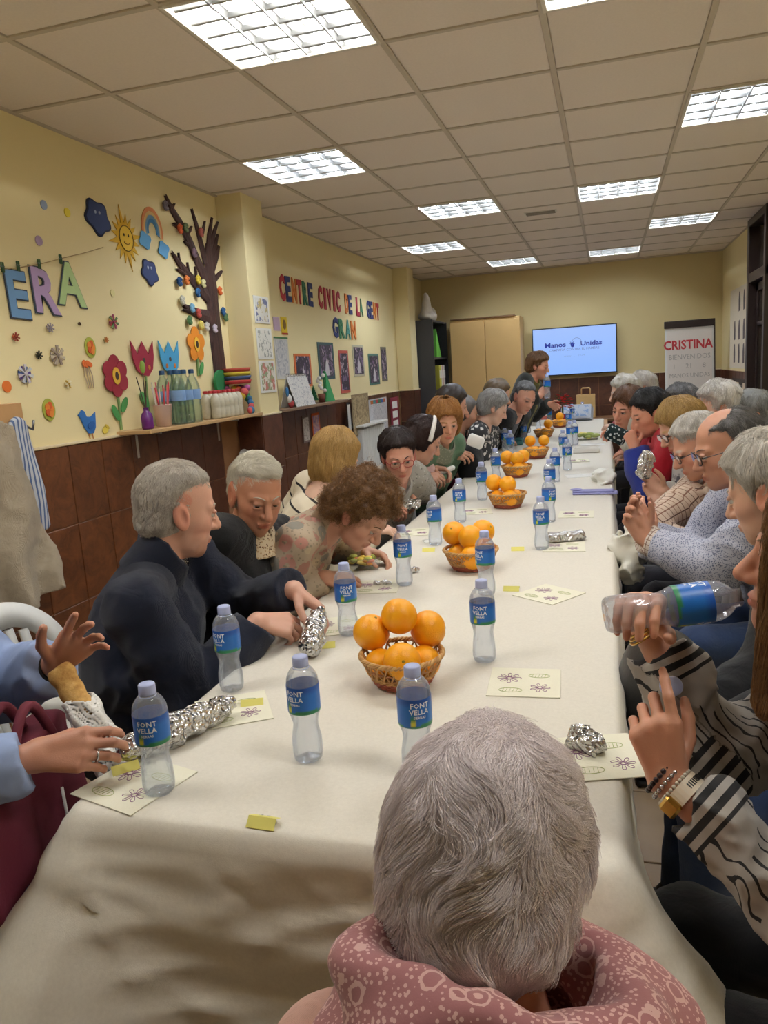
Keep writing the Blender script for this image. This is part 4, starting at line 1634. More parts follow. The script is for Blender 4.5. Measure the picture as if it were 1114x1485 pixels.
        g3 = {'close': .0065, 'near': .008, 'mid': .012, 'far': .016}[res] * gmt.get('rs', 1.0)
        ml = .035 + inf + loose
        gax = [axis(lo[a] - ml, hi[a] + ml, g3) for a in range(3)]
        gv, gq = mesh_sdf(gfn, gax)
        q_ = gv - hip
        best = np.full(len(gv), 1e9); pu = np.zeros(len(gv)); pv = np.zeros(len(gv))
        tx, ty, tz = q_ @ sd, q_ @ fw, q_ @ up
        dt = np.sqrt((tx / 1.42) ** 2 + ty ** 2) - .118 - inf
        best = np.where(True, dt, best); pu = np.arctan2(tx / 1.3, ty) * .15; pv = tz
        for side in (1, -1):
            S_, E, W = arms[side]
            run = 0.0
            for a_, b_, r_ in ((S_, E, .06), (E, W, .05)):
                ln_ = np.linalg.norm(b_ - a_); u_ = (b_ - a_) / ln_
                t_ = (gv - a_) @ u_
                o_ = (gv - a_) - np.clip(t_, 0, ln_)[:, None] * u_
                dd = np.linalg.norm(o_, axis=1) - r_ - inf - loose
                e1 = unit(sd * side + up * .4 - u_ * ((sd * side + up * .4) @ u_)); e2 = np.cross(u_, e1)
                mk = (dd < best - .004) & (t_ > -.02)
                pu = np.where(mk, np.arctan2(o_ @ e2, o_ @ e1) * .06, pu); pv = np.where(mk, run + t_ + .11, pv); best = np.where(mk, dd, best)
                run += ln_
        att = {'pu': pu, 'pv': pv}
        if gmt.get('stripes'):
            sl = np.full(len(gv), 9.0)
            for side in (1, -1):
                S_, E, W = arms[side]
                u = unit(E - W); t = (gv - W) @ u
                off = np.linalg.norm((gv - W) - t[:, None] * u, axis=1)
                ok = (off < .11) & (t < np.linalg.norm(E - W) + .03)
                sl = np.where(ok, np.minimum(sl, t), sl)
            att['sl'] = sl
        g = child(gmt['name'], np_mesh(gmt['name'], gv - base, gq, None, att), gmt['mat'])
        if gmt.get('label'): g['label'] = gmt['label']
        if gmt.get('collar'):
            cm, rc, hgt = gmt['collar'][:3]
            nd = unit((Hc + Rh @ np.array([0, -.025, -.1]) * s) - NB)
            c0 = NB - up * .018 + fw * .006
            def cfn(P):
                t = (P - c0) @ nd
                qd = (P - c0) - t[:, None] * nd
                ff = np.clip(qd @ fw / .07, -1, 1)
                r = np.linalg.norm(qd, axis=1)
                rr = rc * s * (1.14 - .22 * t / hgt)
                d = np.abs(r - rr) - .0058
                d = np.maximum(d, np.maximum(-t - .03 - .035 * np.clip(ff, 0, 1), t - hgt * (1 - .45 * np.clip(ff, 0, 1))))
                sl_ = np.abs(qd @ sd)
                d = np.maximum(d, np.where(qd @ fw > .02, gmt['collar'][3] * (.3 + t / hgt) - sl_, -1) if len(gmt['collar']) > 3 else d)
                return d - .002
            ch = {'close': .0045, 'near': .005, 'mid': .007, 'far': .011}[res]
            cax = [axis(c0[a] - .15, c0[a] + .15, ch) for a in range(3)]
            cv_, cq_ = mesh_sdf(cfn, cax)
            if len(cv_): child('collar', np_mesh('collar', cv_ - base, cq_), cm, g)

    # trousers and shoes
    if legs:
        lm, sm = legs[:2]
        feet = {}
        for side in (1, -1):
            if stand:
                hp = hip + sd * side * .09; kn = hp + np.array([0, 0, -.42]) * s; an = np.array([kn[0], kn[1], .09])
            else:
                ho = legs[2] if len(legs) > 2 else .40
                hp = hip + br * side * .09 - np.array([0, 0, .02]); kn = hip + bf * ho + br * side * .12 + np.array([0, 0, -.03]); an = kn + bf * .02 + np.array([0, 0, -.41])
            feet[side] = (hp, kn, an)
        def lfn(P):
            q = P - hip
            lo_ = np.stack([q @ br / 1.35, q @ bf, q[:, 2]], 1).astype(np.float32)
            d = seg(lo_, (0, 0, -.02), (0, 0, .09), .118 * girth, .108 * girth)
            for side in (1, -1):
                hp, kn, an = feet[side]
                e = smin(seg(P, hp, kn, .088, .070), seg(P, kn, an, .068, .052), .03)
                e = smax(e, an[2] + .0 - P[:, 2], .006)
                d = smin(d, e, .03)
            return d - wrinkle(P, 22.0, .005, 8)
        pts = np.array([x for f in feet.values() for x in f] + [hip])
        g3 = {'close': .014, 'near': .014, 'mid': .020, 'far': .026}[res]
        lax = [axis(pts[:, a].min() - .17, pts[:, a].max() + (.17), g3) for a in range(3)]
        lv, lq = mesh_sdf(lfn, lax)
        child('trousers', np_mesh('trousers', lv - base, lq), lm)
        for side in (1, -1):
            an = feet[side][2]
            m = MB()
            c = an + bf * .06 - base
            rr = np.stack([br, bf, np.array([0, 0, 1.0])], 1)
            m.ball((c[0], c[1], .052), (.045, .13, .046), 14, 8, rot=rr)
            m.ball((c[0] - bf[0] * .05, c[1] - bf[1] * .05, .085), (.042, .06, .05), 14, 8, rot=rr)
            m.box((c[0], c[1], .010), (.085, .25, .016), rr, .006)
            put('shoe', m, sm, root, True)

    # eyes, brows
    if res in ('close', 'near') or k.get('eyes'):
        for sx in (1, -1):
            o = link('eye', ME_EYE, None, root)
            c = to_world([(sx * .031, .0805, .0008)], Hc, Rh, s)[0] - base
            gz = k.get('gaze', (0, 0))
            o.matrix_local = Matrix.Translation(c) @ Matrix(Rh.tolist()).to_4x4() @ Matrix.Rotation(math.radians(gz[0]), 4, 'Z') @ Matrix.Rotation(math.radians(gz[1]), 4, 'X') @ Matrix.Scale(s, 4)
            bm_ = MB()
            pts = []
            for t in np.linspace(0, 1, 8):
                x = sx * (.012 + .036 * t); z = .0225 + .006 * math.sin(t * 2.4)
                ys = np.linspace(.05, .12, 60)
                dd = head_sdf(np.c_[np.full(60, x), ys, np.full(60, z)].astype(np.float32), k)
                pts.append((x, ys[np.argmax(dd > 0)] + .0006, z))
            bm_.tube(to_world(pts, Hc, Rh, s) - base, [.0008, .0018, .0022, .0022, .0021, .0018, .0014, .0006], 6)
            put('eyebrow', bm_, hair_mat(k.get('browc', tuple(x * .8 for x in k['hairc']))), root, True)

    # hair
    if k.get('hair'):
        hs = {'close': .0038, 'near': .0052, 'mid': .0075, 'far': .010}[res]
        lo_h = k.get('zlow', -.14) - .04
        hx = [axis(-.14, .14, hs), axis(-.15, .16, hs), axis(min(-.14, lo_h), .16, hs)]
        hv, hq = mesh_sdf(lambda P: hair_sdf(P, k), hx)
        hm = hair_mat(k['hairc'], k.get('hairc2'))
        ho = child('hair', np_mesh('hair', to_world(hv, Hc, Rh, s) - base, hq), hm)
        if strand:
            cnt, ln, rd = strand
            so = strands(root, ho, k, Hc - base, Rh, s, hv, cnt, ln, rd, hm, int(abs(Hc[1] * 100)))

    # glasses
    if glasses:
        gm = glasses[0] if isinstance(glasses, tuple) else glasses
        gm_o = MB()
        for sx in (1, -1):
            ring = []
            for a in np.linspace(0, 2 * math.pi, 20, endpoint=False):
                cx_, cz_ = math.cos(a), math.sin(a)
                ring.append((sx * .033 + .0245 * np.sign(cx_) * abs(cx_) ** .7, .1045 - .004 * abs(cx_) , -.002 + .0185 * np.sign(cz_) * abs(cz_) ** .7))
            gm_o.tube(to_world(ring, Hc, Rh, s) - base, .0014 if isinstance(glasses, tuple) and len(glasses) > 1 else .0018, 6, closed=True)
            gm_o.tube(to_world([(sx * .057, .101, .004), (sx * .072, .085, .006), (sx * .082, .02, .006), (sx * .084, -.012, .002), (sx * .082, -.028, -.014)], Hc, Rh, s) - base, .0018, 6)
        gm_o.tube(to_world([(-.0095, .104, .0), (0, .108, .004), (.0095, .104, .0)], Hc, Rh, s) - base, .0016, 6)
        gf = put('glasses', gm_o, gm, root, True)
        for sx in (1, -1):
            lm_ = MB()
            lm_.slab([(.0235 * math.cos(a), .0175 * math.sin(a)) for a in np.linspace(0, 2 * math.pi, 18, endpoint=False)],
                     (to_world([(sx * .033, .1035, -.002)], Hc, Rh, s)[0] - base, Rh[:, 0] * s, Rh[:, 2] * s, Rh[:, 1] * s), .001)
            put('lens', lm_, M_LENS, gf)
    root['_base'] = [float(x) for x in base]
    PEOPLE.append((root, label, hip, body, stand))
    return dict(root=root, base=base, NB=NB, up=up, sd=sd, fw=fw, Hc=Hc, Rh=Rh, arms=arms, hands=hands, hip=hip, child=child, s=s, res=res, torso=torso)


PEOPLE = []

# ------------------------------------------------------------------ clothing materials
def knit(name, c, rough=0.9, scale=260.0, var=.15, sheen=.15):
    if name in _MC: return _MC[name]
    t = NT(name)
    v = t.coord()
    f = t.noise(v, 40, 4, .6)
    t.base(t.mix(f, tuple(x * (1 - var) for x in c), tuple(min(1, x * (1 + var)) for x in c)))
    t.set(Roughness=rough)
    t.b.inputs['Sheen Weight'].default_value = sheen
    t.b.inputs['Specular IOR Level'].default_value = .2
    w = t.n('ShaderNodeTexWave'); w.inputs['Scale'].default_value = scale; w.inputs['Distortion'].default_value = 2.0
    t.l(v, w.inputs['Vector'])
    hb_ = t.math('ADD', t.math('MULTIPLY', w.outputs[0], .12), t.math('MULTIPLY', t.noise(v, 17, 3, .55, .8), 1.0))
    t.bump(hb_, .55, .016)
    _MC[name] = t.m
    return t.m


def spots(name, base, cols, scale, thr=.35, ring=None, extra=None):
    """Printed cloth: scattered blobs, optionally ringed."""
    t = NT(name)
    v = t.coord()
    d = t.n('ShaderNodeTexVoronoi'); d.inputs['Scale'].default_value = scale; t.l(v, d.inputs['Vector'])
    wob = t.math('ADD', d.outputs['Distance'], t.math('MULTIPLY', t.math('SUBTRACT', t.noise(v, scale * 3, 2), .5), .35))
    m = t.math('LESS_THAN', wob, thr)
    if ring: m = t.math('SUBTRACT', m, t.math('LESS_THAN', wob, ring), True)
    pick = t.n('ShaderNodeSeparateColor'); t.l(d.outputs['Color'], pick.inputs[0])
    n = len(cols)
    pc = t.ramp(pick.outputs[0], [(i / n, c) for i, c in enumerate(cols)], 'CONSTANT') if n > 1 else cols[0]
    c = t.mix(m, base, pc)
    if extra:
        ec, es, et = extra
        e = t.n('ShaderNodeTexVoronoi'); e.inputs['Scale'].default_value = es; t.l(v, e.inputs['Vector'])
        c = t.mix(t.math('LESS_THAN', e.outputs['Distance'], et), c, ec)
    t.base(c); t.set(Roughness=.85)
    t.b.inputs['Specular IOR Level'].default_value = .2
    t.bump(t.noise(v, 500, 2), .1, .001)
    return t.m


def check(name, base, line, pitch, width=.18, second=None, rot=(0, 0, 0)):
    t = NT(name)
    pu = t.n('ShaderNodeAttribute', attribute_name='pu').outputs['Fac']; pv = t.n('ShaderNodeAttribute', attribute_name='pv').outputs['Fac']
    def ln(o, p, w):
        return t.math('LESS_THAN', t.math('FRACT', t.math('ABSOLUTE', t.math('DIVIDE', o, p))), w)
    pu = t.math('ADD', pu, 5.0); pv = t.math('ADD', pv, 5.0)
    m = t.math('MAXIMUM', ln(pu, pitch, width), ln(pv, pitch, width))
    c = t.mix(m, base, line)
    if second:
        m2 = t.math('MAXIMUM', ln(pu, pitch * 3, width * .3), ln(pv, pitch * 3, width * .3))
        c = t.mix(m2, c, second)
    t.base(c); t.set(Roughness=.8)
    t.b.inputs['Specular IOR Level'].default_value = .2
    return t.m


def hatch(name, base, line, scale, thr=.12, dist=6.0):
    """Grey cloth with wandering brush lines."""
    t = NT(name)
    v = t.coord((1, 1, .45))
    w = t.n('ShaderNodeTexWave'); w.inputs['Scale'].default_value = scale; w.inputs['Distortion'].default_value = dist; w.inputs['Detail'].default_value = 1.5; w.inputs['Detail Scale'].default_value = 1.2
    w.bands_direction = 'DIAGONAL'
    t.l(v, w.inputs['Vector'])
    m = t.math('LESS_THAN', w.outputs[1], thr)
    gate = t.math('GREATER_THAN', t.noise(v, 9, 1), .47)
    c = t.mix(t.math('MULTIPLY', m, gate), t.mix(t.noise(v, 60, 3), tuple(x * .85 for x in base), base), line)
    at = t.n('ShaderNodeAttribute', attribute_name='sl')
    sl = at.outputs['Fac']
    stripe = t.math('LESS_THAN', t.math('FRACT', t.math('DIVIDE', sl, .0215)), .5)
    incuff = t.math('LESS_THAN', sl, .092)
    has = t.math('GREATER_THAN', sl, .001)
    c = t.mix(t.math('MULTIPLY', incuff, has), c, t.mix(stripe, base, line))
    t.base(c); t.set(Roughness=.85)
    t.bump(t.noise(v, 420, 2), .12, .001)
    return t.m


def bands(name, base, line, pitch, width, axis_='Z', body_only=False):
    t = NT(name)
    v = t.coord()
    o = t.math('ADD', t.n('ShaderNodeAttribute', attribute_name='pv').outputs['Fac'], 5.0)
    o = t.math('ADD', o, t.math('MULTIPLY', t.noise(v, 3, 1), .03))
    m = t.math('LESS_THAN', t.math('FRACT', t.math('DIVIDE', o, pitch)), width)
    t.base(t.mix(m, base, line)); t.set(Roughness=.9)
    t.bump(t.noise(v, 300, 3), .2, .001)
    return t.m


NAVY, BLACK, CHAR = C255(22, 28, 46), C255(20, 20, 22), C255(44, 44, 48)
M_SHOE = simple('black_leather', C255(28, 24, 22), .35)
M_TROU = knit('dark_trousers', C255(36, 36, 44))
M_JEAN = knit('blue_jeans', C255(44, 62, 98))
M_GOLD = simple('gold_metal', C255(208, 164, 84), .25, metal=1.0, var=.02)
M_SILV = simple('silver_metal', C255(196, 196, 200), .2, metal=1.0, var=.02)
M_BLKP = simple('black_plastic', C255(24, 24, 26), .4)
SK1, SK2, SK3 = C255(210, 162, 140), C255(198, 150, 126), C255(216, 176, 154)
GREY, WHITE, SILVER = C255(176, 172, 166), C255(232, 226, 212), C255(206, 200, 198)


DOTS = spots('dotted_shirt_cloth', C255(60, 62, 72), (C255(214, 212, 206),), 230, .42)
BCHK = spots('beige_check_cloth', C255(204, 186, 156), (C255(112, 84, 62), C255(176, 146, 112)), 120, .36)
MICRO = spots('blue_grey_microcheck', C255(176, 178, 192), (C255(86, 92, 116), C255(120, 124, 146)), 190, .40)


def V(*a): return np.array(a, float)


def hand_on(px, py, z, d, n, pose): return (onz(px, py, z), d, n, pose)


# ---------------------------------------------------------------- man in the navy sweater
P_NAVY = person('person with short grey hair in a navy zip sweater, unwrapping a foil parcel', ony(256, 740, 1.86), 48, 12, -4, body=22, hip=(-1.38, 1.88), neck=ony(256, 740, 1.86) + V(-.062, -.040, -.135), shrug=.035,
    k=dict(skin=SK1, hair='crop', hairc=C255(226, 220, 208), hairc2=C255(160, 148, 136), hth=.006, hamp=.0012, temple=.8, old=.6, wide=1.04, crown=(0, -.06, .12), comb=(0, -.25, -.5), away=.6, wild=.35, lift=.004),
    right=hand_on(412, 906, .815, (.72, .62, -.25), (-.35, .45, -.8), 'hold'),
    left=hand_on(458, 878, .835, (.80, .05, -.60), (-.45, -.45, -.75), 'hold'),
    wear=[dict(name='sweater', mat=knit('navy_knit', NAVY), inf=.020, loose=.012, amp=.008, collar=(knit('navy_knit', NAVY), .067, .092, .03), neck=.060),
          dict(name='shirt', mat=DOTS, inf=.010, sleeve=0, hem=.2, amp=.001, neck=.060, collar=(DOTS, .060, .088, .02))],
    legs=(M_TROU, M_SHOE), s=1.06, broad=1.22, girth=1.22, res='close', strand=(11000, .022, .00045))

# ---------------------------------------------------------------- older man in black
P_OLD = person('person with thick white hair and tanned lined face in a black V-neck sweater', onz(371, 716, 1.125), -42, 20, 6, body=-10, hip=(-1.24, 2.22), neck=onz(371, 716, 1.125) + V(-.050, .03, -.125), shrug=.03,
    k=dict(skin=C255(188, 134, 106), hair='crop', hairc=C255(240, 236, 222), hairc2=C255(190, 182, 164), hth=.011, hamp=.002, temple=.8, old=1.3, nose=1.15, ear=1.25, jaw=1.05, crown=(.03, -.05, .12), comb=(-.6, -.05, -.25), away=.5, wild=.25, gaze=(-14, -14), lid=1.0),
    right=hand_on(405, 905, .60, (.8, -.2, -.2), (0, .5, -.8), 'relaxed'), left=hand_on(470, 840, .62, (.9, 0, -.2), (0, -.5, -.8), 'relaxed'),
    wear=[dict(name='sweater', mat=knit('black_knit', BLACK), inf=.018, loose=.012, amp=.007, neck=.064, vneck=.022),
          dict(name='shirt', mat=BCHK, inf=.008, sleeve=0, hem=.25, amp=.001, neck=.058, collar=(BCHK, .068, .055, .02))],
    legs=(M_TROU, M_SHOE), s=1.0, broad=1.05, girth=1.05, res='close', strand=(9000, .036, .0005))

# ---------------------------------------------------------------- woman bowing over her food, curly hair
P_CURL = person('person with curly light brown hair bowing low over the table in a paisley blouse', ony(524, 744, 2.50), -12, 46, 0, body=-5, hip=(-1.38, 2.62), neck=ony(474, 752, 2.52),
    k=dict(skin=SK2, hair='puff', hairc=C255(146, 106, 62), hairc2=C255(84, 56, 30), hth=.034, hamp=.010, curl=1.0, steps=7, away=.6, comb=(0, 0, -.2), wild=.5),
    right=hand_on(500, 842, .79, (.8, .3, -.2), (0, .5, -.8), 'hold'), left=hand_on(553, 806, .79, (.9, -.2, -.2), (0, -.5, -.8), 'hold'),
    wear=[dict(name='blouse', mat=spots('paisley_cloth', C255(176, 158, 136), (C255(184, 134, 122), C255(136, 132, 122), C255(188, 170, 142), C255(166, 122, 108)), 17, .52, .14, (C255(146, 132, 114), 60, .25)), inf=.016, loose=.014, amp=.007, neck=.070,
               collar=(simple('plain_beige_collar', C255(178, 156, 130), .8), .072, .03))],
    legs=(M_TROU, M_SHOE), s=.97, res='near', strand=(9000, .060, .0006))

# ---------------------------------------------------------------- woman with the blond bob, back turned
P_BOB = person('person with a blond bob seen from behind in a cream striped sweater', ony(489, 667, 3.32), 62, 14, 0, body=48, hip=(-1.46, 3.22),
    k=dict(skin=SK3, hair='bob', hairc=C255(206, 170, 104), hairc2=C255(128, 92, 48), hth=.024, zlow=-.105, hamp=.004, crown=(0, -.02, .13), away=.5, comb=(0, -.1, -.9), wild=.12, steps=7),
    right=hand_on(560, 768, .80, (.8, .5, -.1), (.2, .3, -.9), 'relaxed'), left=None,
    wear=[dict(name='sweater', mat=bands('cream_black_stripe', C255(226, 214, 190), C255(40, 36, 36), .075, .14), inf=.016, loose=.014, amp=.005, neck=.098, neckdrop=.01)],
    legs=(M_TROU, M_SHOE), s=1.0, res='near', strand=(9000, .10, .0007))

# ---------------------------------------------------------------- woman with red glasses
P_HOOD = person('person with short dark hair and red glasses in a grey hooded top, unwrapping foil', ony(578, 660, 3.75), -66, 20, -4, body=-26, hip=(-1.30, 3.98),
    k=dict(skin=C255(202, 148, 126), hair='puff', hairc=C255(48, 30, 26), hairc2=C255(22, 14, 12), hth=.018, hamp=.005, crown=(0, -.02, .13), comb=(0, .4, -.6), eyes=True, wild=.2),
    right=hand_on(575, 738, .80, (.7, .2, -.3), (.1, .6, -.8), 'hold'), left=hand_on(600, 722, .82, (.6, -.5, -.3), (-.1, -.6, -.8), 'hold'),
    wear=[dict(name='hooded_top', mat=spots('grey_melange', C255(150, 146, 138), (C255(110, 106, 102), C255(170, 166, 158)), 60, .3), inf=.020, loose=.018, amp=.009, neck=.075, collar=(simple('grey_hood_cloth', C255(150, 146, 138), .9), .088, .045, .03))],
    legs=(M_TROU, M_SHOE), s=1.0, res='near', glasses=(simple('red_spectacle_frame', C255(150, 40, 40), .3),), strand=(5000, .04, .0008))

# ---------------------------------------------------------------- dark bob with white hairband
P_BAND = person('person with dark brown hair and a wide white hairband in a pale pink top', ony(613, 638, 4.25), 20, 30, 0, body=0, hip=(-1.36, 4.4),
    k=dict(skin=SK2, hair='bob', hairc=C255(58, 34, 28), hairc2=C255(28, 16, 14), hth=.012, zlow=-.06, hamp=.004),
    right=hand_on(630, 692, .84, (.8, .1, -.1), (0, .5, -.8), 'hold'), left=hand_on(645, 682, .86, (.8, -.2, -.1), (0, -.5, -.8), 'hold'),
    wear=[dict(name='top', mat=knit('pale_pink_knit', C255(226, 190, 182)), inf=.016, loose=.012, amp=.005)], legs=(M_TROU, M_SHOE), res='mid', strand=(3500, .07, .001))

# ---------------------------------------------------------------- woman in green
P_GREEN = person('person with blond wavy hair in a green jacket and grey scarf, holding a white napkin', ony(645, 612, 4.75), -62, 16, 0, body=-22, hip=(-1.28, 4.95),
    k=dict(skin=C255(214, 160, 130), hair='bob', hairc=C255(196, 140, 72), hairc2=C255(130, 84, 40), hth=.030, zlow=-.09, hamp=.008, eyes=True),
    right=hand_on(668, 660, .92, (.9, -.2, .1), (0, .5, -.6), 'hold'), left=hand_on(684, 648, .94, (.9, -.3, .1), (0, -.4, -.8), 'hold'),
    wear=[dict(name='jacket', mat=knit('sage_green_cloth', C255(96, 128, 96)), inf=.022, loose=.020, amp=.009, collar=(spots('grey_scarf_cloth', C255(122, 126, 106), (C255(150, 150, 130),), 70, .3), .092, .06))],
    legs=(M_TROU, M_SHOE), res='mid', strand=(4000, .08, .001))

P_GREEN_B = person('person with dark hair and glasses pushed up, just behind the woman in green', ony(656, 588, 5.45), 20, 15, 0, body=10, hip=(-1.36, 5.5),
    k=dict(skin=SK2, hair='bob', hairc=C255(50, 38, 32), hth=.022, zlow=-.08), right=hand_on(668, 640, .9, (.8, .2, 0), (0, .5, -.8), 'relaxed'),
    wear=[dict(name='top', mat=knit('black_knit', BLACK), inf=.018, amp=.006)], legs=(M_TROU, M_SHOE), res='far')
P_MAROON = person('person with ash grey hair in a maroon top behind the black coat', ony(674, 600, 6.0), 30, 10, 0, body=15, hip=(-1.30, 6.05),
    k=dict(skin=SK2, hair='puff', hairc=C255(128, 122, 118), hairc2=C255(84, 80, 78), hth=.020),
    wear=[dict(name='top', mat=knit('maroon_knit', C255(116, 40, 62)), inf=.022, amp=.006)], legs=(M_TROU, M_SHOE), res='far')
P_MONO = person('person with silver set hair in a black and white patterned blouse', ony(716, 592, 6.1), 12, 26, 0, body=0, hip=(-1.14, 6.15),
    k=dict(skin=SK3, hair='puff', hairc=C255(186, 184, 180), hairc2=C255(120, 118, 116), hth=.026, hamp=.006),
    right=hand_on(738, 640, .80, (.9, .1, -.1), (0, .4, -.9), 'relaxed'), left=hand_on(752, 633, .80, (.9, -.1, -.1), (0, -.4, -.9), 'relaxed'),
    wear=[dict(name='blouse', mat=spots('black_white_print', C255(60, 60, 62), (C255(214, 210, 204),), 26, .38, None), inf=.018, loose=.012, amp=.006)], legs=(M_TROU, M_SHOE), res='far', strand=(2500, .05, .0012))
P_BEIGE = person('person with short brown hair in a beige cardigan between two grey-haired neighbours', ony(722, 574, 6.55), 15, 20, 0, body=5, hip=(-1.15, 6.6),
    k=dict(skin=SK2, hair='puff', hairc=C255(112, 92, 66), hairc2=C255(66, 52, 36), hth=.020), right=hand_on(742, 620, .82, (.9, .1, -.1), (0, .4, -.9), 'relaxed'),
    wear=[dict(name='cardigan', mat=knit('beige_knit', C255(206, 194, 170)), inf=.018, amp=.005)], legs=(M_TROU, M_SHOE), res='far')
P_SUIT = person('person with receding grey hair in a black jacket, seated far left, head bowed', ony(760, 576, 6.75), -48, 26, 8, body=-15, hip=(-1.22, 6.95),
    k=dict(skin=C255(200, 148, 126), hair='crop', hairc=C255(110, 108, 108), hth=.008, temple=.5),
    right=hand_on(748, 612, .82, (.9, -.2, -.2), (0, .4, -.9), 'relaxed'), left=hand_on(770, 606, .82, (.9, -.2, -.2), (0, -.4, -.9), 'relaxed'),
    wear=[dict(name='jacket', mat=knit('black_knit', BLACK), inf=.024, loose=.012, amp=.006, opening=.05),
          dict(name='shirt', mat=simple('grey_shirt', C255(92, 92, 96), .8), inf=.012, sleeve=0, amp=.001)], legs=(M_TROU, M_SHOE), res='far', s=1.06, strand=(1500, .025, .0012))
P_STAND = person('standing person with short brown hair, dark cardigan and olive scarf, holding a bottle', ony(781, 531, 7.45), -14, 14, 0, body=-14, hip=(-.86, 7.40), stand=True,
    k=dict(skin=C255(206, 148, 120), hair='puff', hairc=C255(134, 92, 52), hairc2=C255(64, 42, 26), hth=.024, hamp=.006),
    right=(ony(790, 566, 7.22), (.55, .2, .6), (.1, .8, 0), 'grip'), left=(ony(806, 590, 7.5), (.6, -.3, -.3), (-.2, -.8, 0), 'relaxed'),
    wear=[dict(name='cardigan', mat=knit('charcoal_green_knit', C255(42, 44, 40)), inf=.022, loose=.014, amp=.006, hem=-.16, opening=.03),
          dict(name='scarf', mat=knit('olive_cloth', C255(112, 104, 40)), inf=.016, sleeve=0, amp=.004, hem=-.1, collar=(knit('olive_cloth', C255(112, 104, 40)), .084, .05))], legs=(M_TROU, M_SHOE), s=.93, res='far', strand=(2500, .05, .0011))

# ================================================================ right-hand side, far to near
P_FW1 = person('person with white curly hair in a crimson cardigan at the far right', ony(905, 570, 6.6), 190, 10, 0, body=185, hip=(.40, 6.7),
    k=dict(skin=SK3, hair='puff', hairc=C255(226, 220, 210), hairc2=C255(170, 164, 154), hth=.028, hamp=.008), right=None, left=hand_on(882, 618, .80, (-.9, .1, -.1), (0, .3, -.9), 'relaxed'),
    wear=[dict(name='cardigan', mat=knit('crimson_knit', C255(140, 24, 42)), inf=.020, amp=.006)], legs=(M_TROU, M_SHOE), res='far', strand=(2000, .04, .0012))
P_FW2 = person('person with white curly hair in a pale top, farthest on the right', ony(930, 563, 7.3), 190, 10, 0, body=185, hip=(.55, 7.4),
    k=dict(skin=SK3, hair='puff', hairc=C255(222, 216, 206), hairc2=C255(168, 160, 150), hth=.030, hamp=.008),
    wear=[dict(name='top', mat=knit('pale_top', C255(188, 180, 170)), inf=.018, amp=.005)], legs=(M_TROU, M_SHOE), res='far', strand=(2000, .04, .0012))
P_SMILE = person('person with reddish brown curly hair smiling, showing a black patterned pouch', ony(910, 594, 5.2), 232, 8, 8, body=195, hip=(.42, 5.0),
    k=dict(skin=C255(212, 152, 126), hair='bob', hairc=C255(122, 84, 56), hairc2=C255(70, 44, 28), hth=.026, zlow=-.09, hamp=.008, eyes=True),
    right=hand_on(886, 630, .90, (-.8, .1, .2), (.1, -.6, -.4), 'hold'), left=hand_on(905, 636, .88, (-.7, .4, .3), (0, .7, -.3), 'hold'),
    wear=[dict(name='cardigan', mat=knit('cream_grey_knit', C255(176, 168, 152)), inf=.018, amp=.006)], legs=(M_TROU, M_SHOE), res='mid', strand=(3000, .06, .0011))
P_CHIN = person('person with short black hair in a red and blue jacket, hand at the chin', ony(942, 600, 4.35), 200, 18, 0, body=190, hip=(.52, 4.45),
    k=dict(skin=C255(206, 146, 120), hair='puff', hairc=C255(30, 28, 30), hairc2=C255(14, 13, 14), hth=.022, hamp=.006),
    right=hand_on(905, 655, .80, (-.8, .1, .1), (0, .5, -.8), 'relaxed'), left=(ony(914, 632, 4.30), (-.3, .1, .9), (.4, .6, -.2), 'fist'),
    wear=[dict(name='jacket', mat=knit('royal_blue_cloth', C255(34, 52, 140), .6), inf=.022, loose=.010, amp=.010, collar=(knit('red_fleece', C255(178, 26, 44)), .085, .05)),
          dict(name='vest', mat=knit('red_fleece', C255(178, 26, 44)), inf=.040, sleeve=.32, amp=.008, opening=.04)], legs=(M_TROU, M_SHOE), s=.93, res='mid', strand=(3500, .05, .0011))
P_GREYM = person('person with wavy dark grey hair, in front of the flip chart', ony(987, 590, 5.0), 195, 10, 0, body=190, hip=(.75, 5.05),
    k=dict(skin=SK2, hair='crop', hairc=C255(128, 126, 126), hairc2=C255(70, 70, 72), hth=.020, hamp=.006),
    wear=[dict(name='jumper', mat=knit('charcoal_knit', CHAR), inf=.018, amp=.005)], legs=(M_TROU, M_SHOE), res='far', strand=(2000, .04, .0012))
P_WHT = person('person with full white hair seated behind the blond woman, second row', ony(1040, 592, 4.55), 190, 8, 0, body=185, hip=(.86, 4.6),
    k=dict(skin=SK3, hair='puff', hairc=C255(232, 228, 222), hairc2=C255(182, 176, 168), hth=.030, hamp=.007),
    wear=[dict(name='top', mat=knit('navy_knit', NAVY), inf=.018, amp=.005)], legs=(M_TROU, M_SHOE), res='far', strand=(3000, .05, .0012))
P_ASH = person('person with ash grey hair by the dark doorway, second row', ony(1088, 604, 4.55), 185, 8, 0, body=185, hip=(.98, 4.62),
    k=dict(skin=SK2, hair='puff', hairc=C255(150, 150, 146), hairc2=C255(100, 100, 98), hth=.020, hamp=.006),
    wear=[dict(name='top', mat=knit('charcoal_knit', CHAR), inf=.018, amp=.005)], legs=(M_TROU, M_SHOE), res='far', strand=(2000, .05, .0012))
